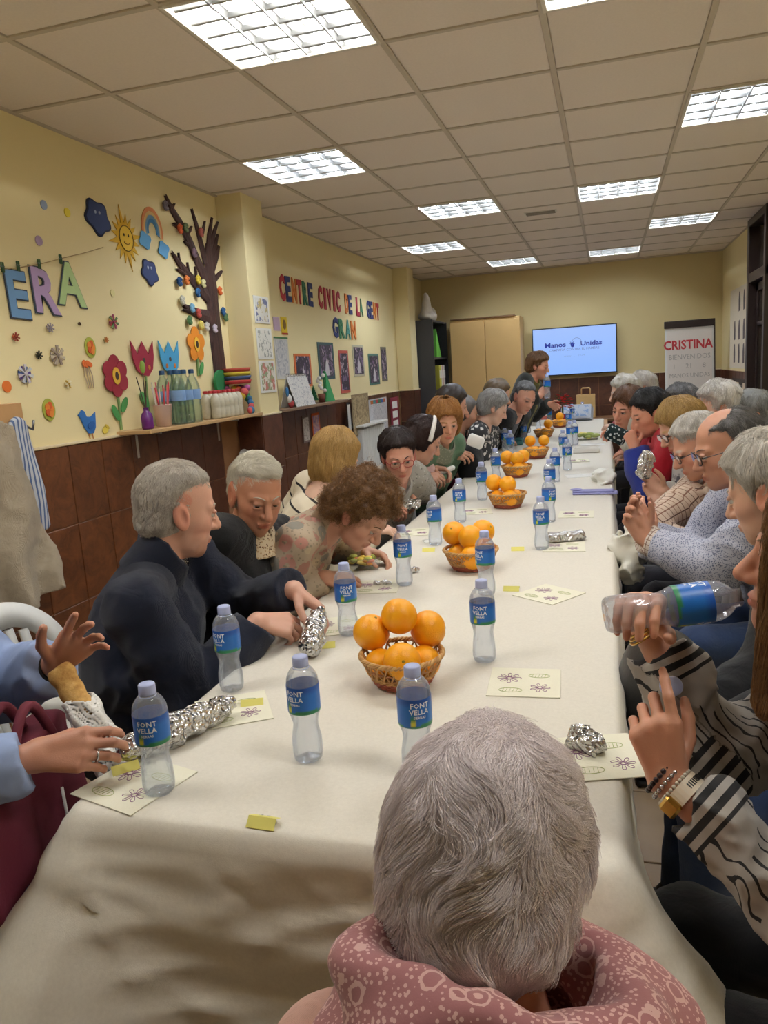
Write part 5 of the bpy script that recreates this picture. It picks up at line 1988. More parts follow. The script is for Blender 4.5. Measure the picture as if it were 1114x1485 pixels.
P_BLND = person('person with layered blond hair and dark glasses in a grey patterned top, holding foil', ony(988, 620, 3.95), 200, 26, -4, body=190, hip=(.62, 4.05),
    k=dict(skin=SK2, hair='bob', hairc=C255(202, 168, 104), hairc2=C255(120, 88, 48), hth=.020, zlow=-.075, hamp=.005, crown=(0, -.05, .13), away=.6, comb=(0, .15, -.8), wild=.3),
    right=hand_on(946, 700, .88, (-.6, .2, .5), (.1, -.8, .0), 'hold'), left=hand_on(944, 706, .86, (-.3, .3, .8), (0, .9, 0), 'hold'),
    wear=[dict(name='top', mat=spots('grey_leaf_print', C255(176, 170, 166), (C255(92, 88, 92), C255(140, 134, 134)), 30, .34), inf=.018, loose=.018, amp=.007)],
    legs=(M_TROU, M_SHOE), res='mid', glasses=(simple('dark_spectacle_frame', C255(50, 34, 30), .3),), strand=(8000, .085, .0008))
P_PLAID = person('person with white hair and dark glasses in beige plaid, behind the checked shirt', ony(1014, 648, 3.36), 192, 24, 0, body=190, hip=(.56, 3.42),
    k=dict(skin=C255(202, 148, 122), hair='crop', hairc=C255(222, 216, 206), hairc2=C255(150, 144, 136), hth=.020, hamp=.004, old=.8),
    right=hand_on(922, 742, .90, (-.5, .0, .8), (.2, -.8, .2), 'hold'), left=hand_on(928, 748, .88, (-.4, .2, .8), (.1, .9, .1), 'hold'),
    wear=[dict(name='shirt', mat=check('beige_plaid', C255(196, 176, 158), C255(128, 94, 80), .030, .14, C255(96, 74, 66)), inf=.018, loose=.016, amp=.006, collar=(simple('beige_collar', C255(196, 176, 158), .8), .070, .04, .02))],
    legs=(M_TROU, M_SHOE), res='mid', glasses=(M_BLKP,), strand=(3500, .04, .0009))
P_CHECK = person('person with balding grey head and dark glasses in a fine blue-grey checked shirt', ony(1056, 650, 2.84), 188, 16, 0, body=188, hip=(.66, 2.86),
    k=dict(skin=C255(190, 138, 112), hair='bald', hairc=C255(128, 124, 120), hairc2=C255(66, 64, 64), hth=.011, hamp=.003, old=.8, nose=.85, ear=1.15, temple=.35, bald=(0, .050, .130, .056, .088, .062), comb=(0, -.3, -.6)),
    right=hand_on(918, 752, .90, (-.4, .1, .8), (.3, -.7, .2), 'hold'), left=hand_on(924, 760, .88, (-.5, .25, .75), (.1, .9, .2), 'hold'),
    wear=[dict(name='shirt', mat=MICRO, inf=.020, loose=.020, amp=.009, cuff=.90, collar=(MICRO, .074, .045, .02)),
          dict(name='undershirt_cuffs', mat=check('pale_plaid', C255(202, 190, 178), C255(132, 104, 92), .022, .16), inf=.011, loose=.010, amp=.004, cuff=.985)],
    legs=(M_JEAN, M_SHOE), s=1.05, broad=1.1, girth=1.2, res='close', glasses=(M_BLKP,), strand=(6500, .028, .0005))
P_WBLK = person('person with white hair and black clothes, hands in lap, beside the drinking woman', ony(1120, 712, 2.02), 150, 18, 0, body=185, hip=(.60, 1.86),
    k=dict(skin=C255(216, 170, 144), hair='puff', hairc=C255(228, 222, 212), hairc2=C255(172, 164, 152), hth=.024, hamp=.006),
    right=hand_on(985, 1048, .60, (-.7, -.6, -.1), (.2, -.3, -.9), 'relaxed'), left=hand_on(1000, 1060, .62, (-.8, .3, -.1), (.1, .3, -.9), 'relaxed'),
    wear=[dict(name='jacket', mat=knit('black_knit', BLACK), inf=.022, loose=.018, amp=.008)], legs=(M_JEAN, M_SHOE), res='near', strand=(4500, .05, .0007))

# ---------------------------------------------------------------- silver-haired woman in front, seen from behind
H0 = EYE + ray(712, 1252) * 0.775
M_SCARF = spots('dusty_rose_floral', C255(158, 98, 100), (C255(214, 180, 174), C255(205, 164, 160), C255(222, 190, 184)), 58, .34, None, None)
_t = NT('dusty_rose_ringed')
_v = _t.coord()
_d = _t.n('ShaderNodeTexVoronoi'); _d.inputs['Scale'].default_value = 38; _t.l(_v, _d.inputs['Vector'])
_e = _t.n('ShaderNodeTexVoronoi'); _e.inputs['Scale'].default_value = 190; _t.l(_v, _e.inputs['Vector'])
_w = _t.math('ADD', _d.outputs['Distance'], _t.math('MULTIPLY', _t.math('SUBTRACT', _t.noise(_v, 130, 2), .5), .16))
_ring = _t.math('MULTIPLY', _t.math('LESS_THAN', _w, .42), _t.math('GREATER_THAN', _w, .33))
_core = _t.math('LESS_THAN', _w, .14)
_dots = _t.math('LESS_THAN', _e.outputs['Distance'], .34)
_out = _t.math('MULTIPLY', _dots, _t.math('GREATER_THAN', _w, .40))
_all = _t.math('MAXIMUM', _t.math('MAXIMUM', _ring, _core), _out)
_t.base(_t.mix(_all, C255(158, 104, 106), C255(208, 168, 162)))
_t.set(Roughness=.9); _t.b.inputs['Sheen Weight'].default_value = .2
_t.bump(_t.noise(_v, 480, 2), .2, .001)
M_SCARF = _t.m
P_FRONT = person('person nearest the viewer from behind, short silver hair, gold earrings, dusty rose floral scarf', H0, 82, 16, 0, body=92, hip=(H0[0] + .01, H0[1] - .16), neck=H0 + V(.005, -.070, -.150),
    k=dict(skin=C255(206, 140, 112), hair='puff', hairc=C255(250, 240, 240), hairc2=C255(226, 214, 214), hth=.021, hamp=.0045, zlow=-.088, napeslope=.60, earc=-.052, ear=1.35, crown=(.008, -.055, .118), comb=(0, -.12, -.75), away=.75, wild=.30, wave=1.6, wavek=42, clump=.8, per=46, steps=9, lift=.010, seed=3),
    right=(V(-.02, .90, .70), (-.6, .7, .1), (-.5, 0, -.8), 'relaxed'), left=(V(-.18, .90, .70), (.6, .7, .1), (.3, 0, -.9), 'relaxed'),
    wear=[dict(name='sweater', mat=knit('peach_knit', C255(222, 176, 160)), inf=.020, loose=.016, amp=.004, neck=.078)],
    legs=(M_TROU, M_SHOE), s=.97, res='close', strand=(34000, .052, .00036), broad=.92)
D = P_FRONT


def cowl(P):
    c = D['NB'] + V(.012, -.016, .074)
    q = P - c
    a = np.arctan2(q[:, 1], q[:, 0])
    r = np.hypot(q[:, 0] * .90, q[:, 1] * 1.02)
    z = q[:, 2]
    fold = .010 * np.sin(a * 3 + z * 38 + 1.0) + .006 * np.sin(a * 7 - z * 60)
    d1 = np.hypot(r - (.098 + fold), (z - .0 + .022 * np.sin(a) + .012 * np.cos(a)) * .62) - .036
    d2 = np.hypot(r - (.118 + fold * 1.4), (z + .036 + .012 * np.sin(a * 2 + 1)) * .75) - .036
    return smin(d1, d2, .018)


_c = D['NB']
cvv, cqq = mesh_sdf(cowl, [axis(_c[0] - .24, _c[0] + .24, .0055), axis(_c[1] - .22, _c[1] + .23, .0055), axis(_c[2] - .10, _c[2] + .18, .0055)])
sc_ = D['child']('scarf', np_mesh('scarf', cvv - D['base'], cqq), M_SCARF)
sc_['label'] = 'dusty rose scarf with pale floral rings'
# patterned neckline under the scarf, at the back
pc = spots('olive_cream_print', C255(196, 186, 156), (C255(112, 108, 80), C255(86, 82, 64)), 90, .36)
nl = MB()
ringp = []
for a in np.linspace(math.radians(190), math.radians(380), 26):
    ringp.append(D['NB'] - D['base'] + V(.155 * math.cos(a), .10 * math.sin(a) - .028, -.052 - .012 * math.sin(a * 2)))
nl.tube(ringp, .016, 8)
put('blouse_edge', nl, pc, D['root'], True)
for sx in (1, -1):
    er = MB()
    c = to_world([(sx * .083, -.004, -.047)], D['Hc'], D['Rh'], D['s'])[0] - D['base']
    er.lathe([(0, -.014), (.006, -.012), (.0085, -.004), (.007, .003), (.003, .006), (0, .0065)], 10, c)
    put('earring', er, M_GOLD, D['root'], True)

# ---------------------------------------------------------------- woman drinking on the right
LIP = ony(1074, 866, 1.22)
BOT_END = ony(914, 888, 1.19)
yaw1, pit1 = 172, -6
R1 = rot_frame(yaw1, pit1, 0)
H1 = LIP - R1 @ V(0, .108, -.070)
M_HATCH = hatch('grey_brushed_print', C255(164, 158, 150), C255(28, 27, 28), 26, .10, 5.0)
bd = unit(BOT_END - LIP)
hold = LIP + bd * .125
P_DRINK = person('person with long brown hair in a grey black-lined shirt, drinking from a bottle', H1, yaw1, pit1, 0, body=172, hip=(H1[0] + .20, H1[1] - .10), neck=H1 + V(.055, -.005, -.150),
    k=dict(skin=C255(206, 150, 122), hair='bob', hairc=C255(158, 118, 76), hairc2=C255(66, 44, 26), hth=.016, zlow=-.215, slope=.02, cover=.030, locks=(((-.060, .064, .072), (-.078, .056, -.205), .026), ((-.075, .03, .05), (-.085, .04, -.215), .03)), hamp=.004, away=.35, comb=(0, .05, -1.0), wild=.10, steps=9),
    right=(hold + V(-.02, .040, -.005), (-.12, -.62, .62), (-.1, -.55, -.75), 'grip'),
    left=(onz(952, 1066, .93), (-.22, .05, .97), (-.05, .95, .05), 'capgrip'),
    wear=[dict(name='shirt', mat=M_HATCH, inf=.014, loose=.004, amp=.012, cuff=.80, cuffl=.1, stripes=True, neck=.064, hem=-.2, wk=40, collar=(simple('grey_shirt_cloth', C255(158, 152, 144), .85), .074, .055, .02))],
    legs=(knit('black_trousers', C255(22, 22, 24)), M_SHOE), s=.98, res='close', strand=(9000, .17, .0006), poleR=V(.2, -.3, -1), poleL=V(.5, -.3, -.8))
D = P_DRINK
q = V(*bd)
zq = Vector((0, 0, 1)).rotation_difference(Vector(tuple(-bd)))
bottle(LIP + bd * .203, 'low', 'water bottle tilted up to the lips of the drinking woman', 0, zq, False, None)
# its cap, pinched in her other hand
tips = D['hands'][-1][2]
thumb_end = D['hands'][-1][1][-1][1]
cpos = (np.array(tips[0][0]) + thumb_end) / 2
t = thing('bottle_cap', 'pale bottle cap pinched between finger and thumb', 'bottle cap', cpos)
cm_ = MB().lathe([(0, .0), (.0135, .0), (.0152, -.002), (.0155, -.018), (.0140, -.018), (.0125, -.003), (0, -.002)], 28)
o = put('cap_shell', cm_, M_CAPB, t, True); o.rotation_euler = (1.0, .5, 0); 
cr_ = MB().lathe([(.0156, -.0155), (.0162, -.0155), (.0162, -.0180), (.0154, -.0180)], 28)
o = put('tamper_ring', cr_, M_CAPB, t, True); o.rotation_euler = (1.0, .5, 0)


def bracelet(Dd, side, dist, r, rad, mat, name, bead=0, wob=0.0):
    S_, E, W = Dd['arms'][side]
    u = unit(E - W); a = unit(np.cross(u, (0, 0, 1))); b = np.cross(u, a)
    c = W + u * dist - Dd['base']
    m = MB()
    if bead:
        for i in range(bead):
            an = 2 * math.pi * i / bead
            m.ball(c + (a * math.cos(an) + b * math.sin(an)) * r, rad, 8, 6)
    else:
        m.tube([c + (a * math.cos(an) + b * math.sin(an)) * r + u * wob * math.sin(an * 2) for an in np.linspace(0, 2 * math.pi, 28, endpoint=False)], rad, 6, closed=True)
    return put(name, m, mat, Dd['root'], True)


for i_, (dd, rr) in enumerate(((.004, .0335), (.010, .0345), (.016, .036))):
    bracelet(D, 1, dd, rr, .0024, M_GOLD, 'bangle', 0, .003)
bracelet(D, -1, -.012, .0300, .0042, simple('dark_bead', C255(46, 30, 30), .3), 'bead_bracelet', 22)
bracelet(D, -1, .000, .0310, .0036, M_SILV, 'bead_bracelet', 26)
bracelet(D, -1, .012, .0325, .0030, simple('pale_bead', C255(196, 188, 172), .3), 'bead_bracelet', 30)
# watch with a pale strap
S_, E, W = D['arms'][-1]
u = unit(E - W); a = unit(np.cross(u, (0, 0, 1))); b = np.cross(u, a)
c = W + u * .026 - D['base']
m = MB()
vs = []
for an in np.linspace(0, 2 * math.pi, 32, endpoint=False):
    for dz, rr in ((-.011, .0335), (.011, .0345), (.011, .0365), (-.011, .0355)):
        vs.append(c + (a * math.cos(an) + b * math.sin(an)) * rr + u * dz)
fs = []
for i in range(32):
    for k_ in range(4):
        fs.append((i * 4 + k_, i * 4 + (k_ + 1) % 4, ((i + 1) % 32) * 4 + (k_ + 1) % 4, ((i + 1) % 32) * 4 + k_))
m.add(vs, fs)
wt = put('watch_strap', m, simple('cream_strap', C255(214, 200, 176), .5), D['root'])
side_dir = unit(V(-.8, -.5, .2) - u * (V(-.8, -.5, .2) @ u))
put('watch_case', MB().box(c + side_dir * .038, (.012, .030, .026), np.stack([side_dir, np.cross(u, side_dir), u], 1), .004), M_GOLD, wt)
for i in range(9):
    dr = unit(b * -1 if b[1] > 0 else b); an = (i - 4) * .12
    dv_ = unit(dr * math.cos(an) + a * math.sin(an))
    put('strap_slot', MB().box(c + dv_ * .0362, (.002, .0016, .009), np.stack([dv_, np.cross(u, dv_), u], 1)), M_BLKP, wt)

# ---------------------------------------------------------------- man at the near left, head outside the frame
HB = V(-1.36, 1.12, 1.24)
M_BLUESH = simple('pale_blue_shirt', C255(146, 164, 202), .8, var=.08, nscale=60)
P_BLUE = person('person cut off by the frame edge in blue shirt and navy vest, holding a baguette', HB, 20, 10, 0, body=12, hip=(-1.50, 1.12),
    k=dict(skin=C255(196, 142, 116), hair='crop', hairc=C255(130, 124, 118), hth=.012),
    right=(onz(112, 1088, .835), (.90, .28, .06), (.05, .80, -.55), 'wrap'),
    left=(onz(108, 936, .955), (.72, -.05, .60), (.45, -.80, -.30), 'open'),
    wear=[dict(name='shirt', mat=M_BLUESH, inf=.016, loose=.016, amp=.007, cuff=.93),
          dict(name='vest', mat=knit('navy_quilt', C255(36, 40, 60)), inf=.030, sleeve=0, amp=.006)],
    legs=(M_JEAN, M_SHOE), s=1.04, broad=1.05, res='close')
D = P_BLUE
# ring on the ring finger
fa, fb2 = D['hands'][1][1][6][0], D['hands'][1][1][6][1]
u = unit(fb2 - fa); a = unit(np.cross(u, (0, 0, 1))); b = np.cross(u, a)
c = fa + (fb2 - fa) * .55 - D['base']
put('ring', MB().tube([c + (a * math.cos(an) + b * math.sin(an)) * .0098 for an in np.linspace(0, 2 * math.pi, 20, endpoint=False)], .0022, 6, closed=True), M_SILV, D['root'], True)
bracelet(D, -1, .012, .031, .006, M_BLKP, 'wristwatch_strap')
# wrapped baguette in his hand
B0, B1 = ony(84, 968, 1.30), ony(168, 1112, 1.26)
ax_ = unit(B1 - B0); e1 = unit(np.cross(ax_, CF)); e2 = np.cross(ax_, e1)
Lb = np.linalg.norm(B1 - B0)
t = thing('baguette_sandwich', 'baguette sandwich half wrapped in white paper, held in the ringed hand', 'sandwich', (B0 + B1) / 2)
org = (B0 + B1) / 2


def bread(P):
    q = P - B0
    z = q @ ax_; x, y = q @ e1, q @ e2
    r = np.hypot(x, y * 1.25)
    d = r - (.0270 - .0015 * np.cos(z * 160))
    d = smax(d, -z, .008); d = smax(d, z - Lb * .8, .01)
    return d - n3(P, 70, 3) * .0014


lo_, hi_ = np.minimum(B0, B1) - .06, np.maximum(B0, B1) + .06
bv, bq = mesh_sdf(bread, [axis(lo_[i], hi_[i], .004) for i in range(3)])
tb = NT('toasted_crust'); _v = tb.coord()
tb.base(tb.ramp(tb.noise(_v, 60, 4, .6), [(.3, C255(186, 134, 66)), (.6, C255(222, 178, 104)), (.8, C255(236, 204, 140))]))
tb.set(Roughness=.75); tb.bump(tb.noise(_v, 260, 4), .4, .002)
link('bread', np_mesh('bread', bv - org, bq), tb.m, t)
M_PAPER = simple('white_paper', C255(232, 230, 224), .75, var=.03, bump=.2, bscale=90)


def wrap(P):
    q = P - B0
    z = q @ ax_; x, y = q @ e1, q @ e2
    an = np.arctan2(y, x)
    r = np.hypot(x, y * 1.15)
    R = .0315 + .010 * np.clip((z - .09) / .12, 0, 1) + .004 * np.sin(an * 5 + z * 40) + .003 * np.sin(an * 3 - z * 90)
    d = np.abs(r - R) - .0022
    d = np.maximum(d, .086 + .012 * np.sin(an * 2 + .6) - z); d = np.maximum(d, z - Lb - .02 - .01 * np.sin(an * 3))
    return d


bv, bq = mesh_sdf(wrap, [axis(lo_[i], hi_[i], .0042) for i in range(3)])
link('paper_wrap', np_mesh('paper_wrap', bv - org, bq), M_PAPER, t)

# burgundy cloth bag beside him
bc = onz(66, 1175, .66)
t = thing('tote_bag', 'burgundy cloth bag with loop handles between the man in blue and the tablecloth', 'bag', (bc[0] - .03, bc[1] - .02, .30), math.radians(12))
M_BURG = simple('burgundy_cloth', C255(98, 26, 44), .8, var=.15, nscale=14, bump=.3, bscale=120)


def sack(P):
    x, y, z = P[:, 0], P[:, 1], P[:, 2]
    w = .19 + .01 * np.sin(z * 20)
    d = np.maximum(np.abs(x) - (.045 + .02 * np.cos(z * 6)) - .012 * np.sin(y * 30 + z * 12), np.maximum(np.abs(y) - w, np.maximum(-z, z - .50 - .02 * np.sin(y * 18))))
    return smin(d, d + .0, .01) - n3(P, 26, 5) * .006


bv, bq = mesh_sdf(sack, [axis(-.12, .12, .010), axis(-.26, .26, .010), axis(-.04, .58, .010)])
link('bag_body', np_mesh('bag_body', bv, bq), M_BURG, t)
for sx in (.035, -.02):
    hp = [(sx, -.09 + .18 * u_, .47 + .12 * math.sin(math.pi * u_)) for u_ in np.linspace(0, 1, 14)]
    m = MB()
    for (a0, b0) in zip(hp[:-1], hp[1:]): pass
    m.tube(hp, .011, 6)
    put('handle', m, M_BURG, t, True)
put('cord', MB().tube([(.066, .03, .40), (.070, .035, .2), (.068, .03, .05)], .003, 6), M_PAPER, t, True)

# ================================================================== CHAIRS (white moulded plastic)
M_WPL = simple('white_moulded_plastic', C255(226, 226, 222), .35, var=.03)


def chair_parts():
    seat = MB()
    N = 12
    vs, fs = [], []
    for j in range(N + 1):
        for i in range(N + 1):
            u, w = i / N * 2 - 1, j / N * 2 - 1
            x = u * .225 * (1 - .06 * (w < 0) * -w); y = w * .22
            z = .44 - .018 * (1 - u * u) * (1 - w * w) - .02 * max(0, w - .8) * 5 * .2
            vs.append((x, y, z))
    for j in range(N):
        for i in range(N): fs.append((j * (N + 1) + i, j * (N + 1) + i + 1, (j + 1) * (N + 1) + i + 1, (j + 1) * (N + 1) + i))
    n0 = len(vs)
    vs += [(x, y, z - .012) for x, y, z in vs]
    fs += [tuple(i + n0 for i in f[::-1]) for f in fs[:]]
    rimi = [i for i in range(N + 1)] + [(j + 1) * (N + 1) - 1 for j in range(1, N + 1)] + [N * (N + 1) + i for i in range(N - 1, -1, -1)] + [j * (N + 1) for j in range(N - 1, 0, -1)]
    for a, b in zip(rimi, rimi[1:] + rimi[:1]): fs.append((b, a, a + n0, b + n0))
    seat.add(vs, fs)
    # backrest: broad rounded hoop with slats
    frame = MB()
    def bp(x, z): return (x, -.215 - .10 * (z - .44) / .42 - .05 * (1 - (x / .25) ** 2) * .8, z)
    outer, inner = [], []
    for an in np.linspace(math.radians(-10), math.radians(190), 34):
        outer.append((.252 * math.cos(an), .62 + .235 * math.sin(an) if math.sin(an) > 0 else .62 + .9 * math.sin(an) * .2))
        inner.append((.185 * math.cos(an), .61 + .165 * math.sin(an) if math.sin(an) > 0 else .61 + .9 * math.sin(an) * .2))
    outer = [(.235, .43)] + outer + [(-.235, .43)]; inner = [(.17, .45)] + inner + [(-.17, .45)]
    vs = [bp(*p) for p in outer] + [bp(*p) for p in inner]
    n = len(outer)
    vs += [(x, y - .016, z) for x, y, z in vs]
    fs = []
    for i in range(n - 1):
        fs += [(i, i + 1, n + i + 1, n + i), (2 * n + i, 3 * n + i, 3 * n + i + 1, 2 * n + i + 1), (i, 2 * n + i, 2 * n + i + 1, i + 1), (n + i, n + i + 1, 3 * n + i + 1, 3 * n + i)]
    frame.add(vs, fs)
    slats = []
    for k in range(6):
        x0 = -.15 + k * .06
        m = MB()
        zz = np.linspace(.45, .61 + .160 * math.sqrt(max(.05, 1 - (x0 / .185) ** 2)), 8)
        vs, fs = [], []
        for z in zz:
            for dx in (-.017, .017):
                p = bp(x0 + dx, z); vs += [p, (p[0], p[1] - .010, p[2])]
        for i in range(7):
            b = i * 4
            fs += [(b, b + 2, b + 6, b + 4), (b + 1, b + 5, b + 7, b + 3), (b, b + 4, b + 5, b + 1), (b + 2, b + 3, b + 7, b + 6)]
        m.add(vs, fs); slats.append(m)
    legs, arms_ = [], []
    for sx in (-1, 1):
        for sy in (-1, 1):
            m = MB()
            m.tube([(sx * .205, sy * .195, .44), (sx * .235, sy * .225, .22), (sx * .25, sy * .245, .003)], [.026, .021, .017], 8)
            legs.append(m)
        m = MB()
        pts = [bp(sx * .235, .66), (sx * .275, -.10, .655), (sx * .275, .08, .645), (sx * .265, .185, .615), (sx * .245, .20, .45)]
        m.tube(pts, [.022, .026, .026, .022, .018], 8); arms_.append(m)
    return seat, frame, slats, legs, arms_


se, frm, sls, lgs, ams = chair_parts()
CH = [('seat', se.mesh('seat', True))] + [('backrest', frm.mesh('backrest', True))] + [('slat', m.mesh('slat', True)) for m in sls] + [('leg', m.mesh('leg', True)) for m in lgs] + [('armrest', m.mesh('armrest', True)) for m in ams]
for _, m in CH: m.materials.append(M_WPL)


def chair_at(x, y, head, label, push=.03):
    th = math.radians(head)
    t = thing('plastic_chair', label, 'chair', (x - math.cos(th) * push, y - math.sin(th) * push, 0), th - math.pi / 2, 'white plastic chairs around the table')
    for n_, m_ in CH: link(n_, m_, None, t)
    return t


for root, lab, hip, body, st in PEOPLE:
    if st: continue
    w = lab.replace('person nearest the viewer from behind, ', '').replace('person cut off by the frame edge in ', '').replace('person with ', '').split(',')[0].split(' ')
    short = ' '.join(w[:8]).replace('(', '')
    chair_at(hip[0] - (.09 if 'navy zip' in lab else 0), hip[1] + (.05 if 'navy zip' in lab else 0), 8 if 'navy zip' in lab else body, 'white plastic chair of the person with ' + short, .02)

# ================================================================== WALL DECORATIONS, LEFT WALL
UY, UZ, UX = V(0, 1, 0), V(0, 0, 1), V(1, 0, 0)


def zw(zx, zy, x=XL):          # a point seen in the decorated part of the left wall
    return onx(zx / 3.2765, 260 + zy / 3.2765, x)


def paper_col(r, g, b): return simple('card_%d_%d_%d' % (r, g, b), C255(r, g, b), .85, var=.05)


def flat(name, label, cat, poly, mat, x=XL, t=.004, off=.001, group=None, parent=None):
    """A cut card shape on the wall: poly of (y, z) world points."""
    P = np.array(poly, float)
    c = P.mean(0)
    m = MB().slab([(p[0] - c[0], p[1] - c[1]) for p in P], ((0, 0, 0), UY, UZ, UX), t)
    if parent is not None:
        b = parent.location
        return put(name, m, mat, parent, False, (x + off - b[0], c[0] - b[1], c[1] - b[2]))
    o = put(name, m, mat, None, False, (x + off, c[0], c[1]))
    if label: tag(o, label, cat, group)
    return o


def ellipse(c, ry, rz, n=20, rot=0.0, wob=None):
    out = []
    for i in range(n):
        a = 2 * math.pi * i / n
        r = 1 if wob is None else wob(a)
        y, z = ry * r * math.cos(a), rz * r * math.sin(a)
        out.append((c[1] + y * math.cos(rot) - z * math.sin(rot), c[2] + y * math.sin(rot) + z * math.cos(rot)))
    return out


# garland letters with pegs and string
LET = [('E', (80, 540), (122, 196, 230), 'pale blue card letter E hanging first on the string', (108, 148, 190), .06),
       ('R', (212, 525), (176, 150, 190), 'lilac card letter R hanging in the middle of the string', (178, 152, 194), .06),
       ('A', (327, 492), (180, 205, 140), 'light green card letter A hanging last on the string', (182, 208, 146), .06)]
OUT = paper_col(58, 66, 78)
for ch, (zx, zy), _, lab, colr, tilt in LET:
    c = zw(zx, zy)
    h = .215
    t = thing('letter_cutout', lab, 'letter', (XL + .004, c[1], c[2]), 0, 'big letters on the string')
    uu = UY * math.cos(tilt) - UZ * math.sin(tilt) * .6; vv = UZ * math.cos(tilt) + UY * math.sin(tilt) * -.55
    m = MB(); add_text(m, ch, ((0, 0, -h * .48) , uu, vv, UX), h * 1.30, .045, 1.0, thick=.004); put('dark_outline', m, OUT, t)
    m = MB(); add_text(m, ch, ((0.0041, 0, -h * .48), uu, vv, UX), h * 1.30, .024, 1.0, thick=.003); put('coloured_card', m, paper_col(*colr), t)
spts = [zw(*p, XL + .012) for p in ((-60, 432), (5, 428), (90, 420), (185, 404), (290, 376), (400, 350), (490, 323))]
tag(put('string', MB().tube(np.array(spts) - spts[3], .0022, 6), paper_col(176, 150, 104), None, True, spts[3]), 'thin string carrying the big card letters', 'string')
for i, (zx, zy) in enumerate(((12, 418), (86, 412), (186, 402), (288, 380))):
    c = zw(zx, zy, XL + .016)
    t = thing('clothes_peg', ('green peg at the left of the letter E', 'green peg at the right of the letter E', 'green peg above the letter R', 'green peg above the letter A')[i], 'peg', c, 0, 'pegs on the string')
    for s_ in (-1, 1):
        put('jaw', MB().box((0, s_ * .006, 0), (.008, .008, .055), ch=.002), paper_col(58, 84, 50), t)
    put('spring', MB().tube([(0, -.012, .004), (0, .012, .004)], .004, 8), M_STEEL, t)
# clouds
for (zx, zy, ry, lab) in ((460, 182, .105, 'dark blue card cloud, upper one left of the sun'), (708, 443, .085, 'dark blue card cloud, lower one under the rainbow')):
    c = zw(zx, zy)
    t = thing('card_cloud', lab, 'cloud', (XL + .002, c[1], c[2]), 0, 'card clouds on the wall')
    fn = lambda a: 1 + .12 * math.sin(a * 5 + 1)
    m = MB().slab([(p[0] - c[1], p[1] - c[2]) for p in ellipse(c, ry * 1.12, ry * 1.0, 40, -.5, fn)], ((0, 0, 0), UY, UZ, UX), .005)
    put('cloud_edge', m, paper_col(28, 34, 60), t)
    m = MB().slab([(p[0] - c[1], p[1] - c[2]) for p in ellipse(c, ry, ry * .9, 40, -.5, fn)], ((.005, 0, 0), UY, UZ, UX), .002)
    put('cloud_front', m, paper_col(52, 66, 112), t)
    for k_ in (-1, 1):
        put('eye_dot', MB().ball((.008, k_ * .02 - .005, .03), (.003, .010, .012), 8, 6), paper_col(170, 180, 200), t)
# sun
c = zw(594, 282)
t = thing('card_sun', 'yellow card sun with jagged rays and a drawn face', 'sun', (XL + .002, c[1], c[2]))
ray_poly = []
for i in range(32):
    a = 2 * math.pi * i / 32
    r = (.10, .165 + .05 * (i % 8 == 1))[i % 2]
    ray_poly.append((r * math.cos(a) * 1.05, r * math.sin(a) * 1.2))
put('rays', MB().slab(ray_poly, ((0, 0, 0), UY, UZ, UX), .003), paper_col(214, 168, 38), t)
put('disc', MB().slab([(.088 * math.cos(a), .10 * math.sin(a)) for a in np.linspace(0, 6.283, 28, endpoint=False)], ((.003, 0, 0), UY, UZ, UX), .004), paper_col(236, 196, 62), t)
put('outline', MB().tube([(.007, .086 * math.cos(a), .098 * math.sin(a)) for a in np.linspace(0, 6.283, 28, endpoint=False)], .003, 5, closed=True), paper_col(70, 56, 24), t)
for s_ in (-1, 1): put('eye_dot', MB().ball((.008, s_ * .028, .025), (.003, .008, .012), 8, 6), paper_col(50, 40, 26), t)
put('smile', MB().tube([(.008, .04 * math.sin(a), -.02 - .025 * math.cos(a)) for a in np.linspace(-1.1, 1.1, 10)], .003, 5), paper_col(120, 60, 30), t)
# rainbow
c = zw(722, 250)
t = thing('card_rainbow', 'card rainbow arch ending in two blue clouds', 'rainbow', (XL + .002, c[1], c[2]))
for r0, cl in ((.145, (220, 140, 90)), (.120, (226, 190, 130)), (.100, (120, 160, 190)), (.078, (70, 130, 180))):
    pts = [(r0 * math.cos(a), r0 * 1.35 * math.sin(a)) for a in np.linspace(-.25, 3.4, 22)] + [((r0 - .024) * math.cos(a), (r0 - .024) * 1.35 * math.sin(a)) for a in np.linspace(3.4, -.25, 22)]
    m = MB()
    n_ = 22
    vs = [(0, p[0], p[1]) for p in pts] + [(.004, p[0], p[1]) for p in pts]
    fs = []
    for i in range(n_ - 1):
        j = 2 * n_ - 1 - i
        fs += [(2 * n_ + i, 2 * n_ + i + 1, 2 * n_ + j - 1, 2 * n_ + j), (i, i + 1, 2 * n_ + i + 1, 2 * n_ + i), (j - 1, j, 2 * n_ + j, 2 * n_ + j - 1)]
    m.add(vs, fs); put('arc_band', m, paper_col(*cl), t)
for sx in (-1, 1):
    fn = lambda a: 1 + .15 * math.sin(a * 4)
    put('cloud_foot', MB().slab(ellipse((0, sx * .125, -.085 - .04 * (sx > 0)), .075, .065, 28, 0, fn), ((.004, 0, 0), UY, UZ, UX), .004), paper_col(96, 160, 208), t)


# paper tree
def ribbon(pts, ws):
    P = np.array(pts, float)
    L, R = [], []
    for i, p in enumerate(P):
        d = P[min(i + 1, len(P) - 1)] - P[max(i - 1, 0)]; d /= np.linalg.norm(d) + 1e-9
        nn_ = np.array([-d[1], d[0]])
        L.append(p + nn_ * ws[i]); R.append(p - nn_ * ws[i])
    return L, R


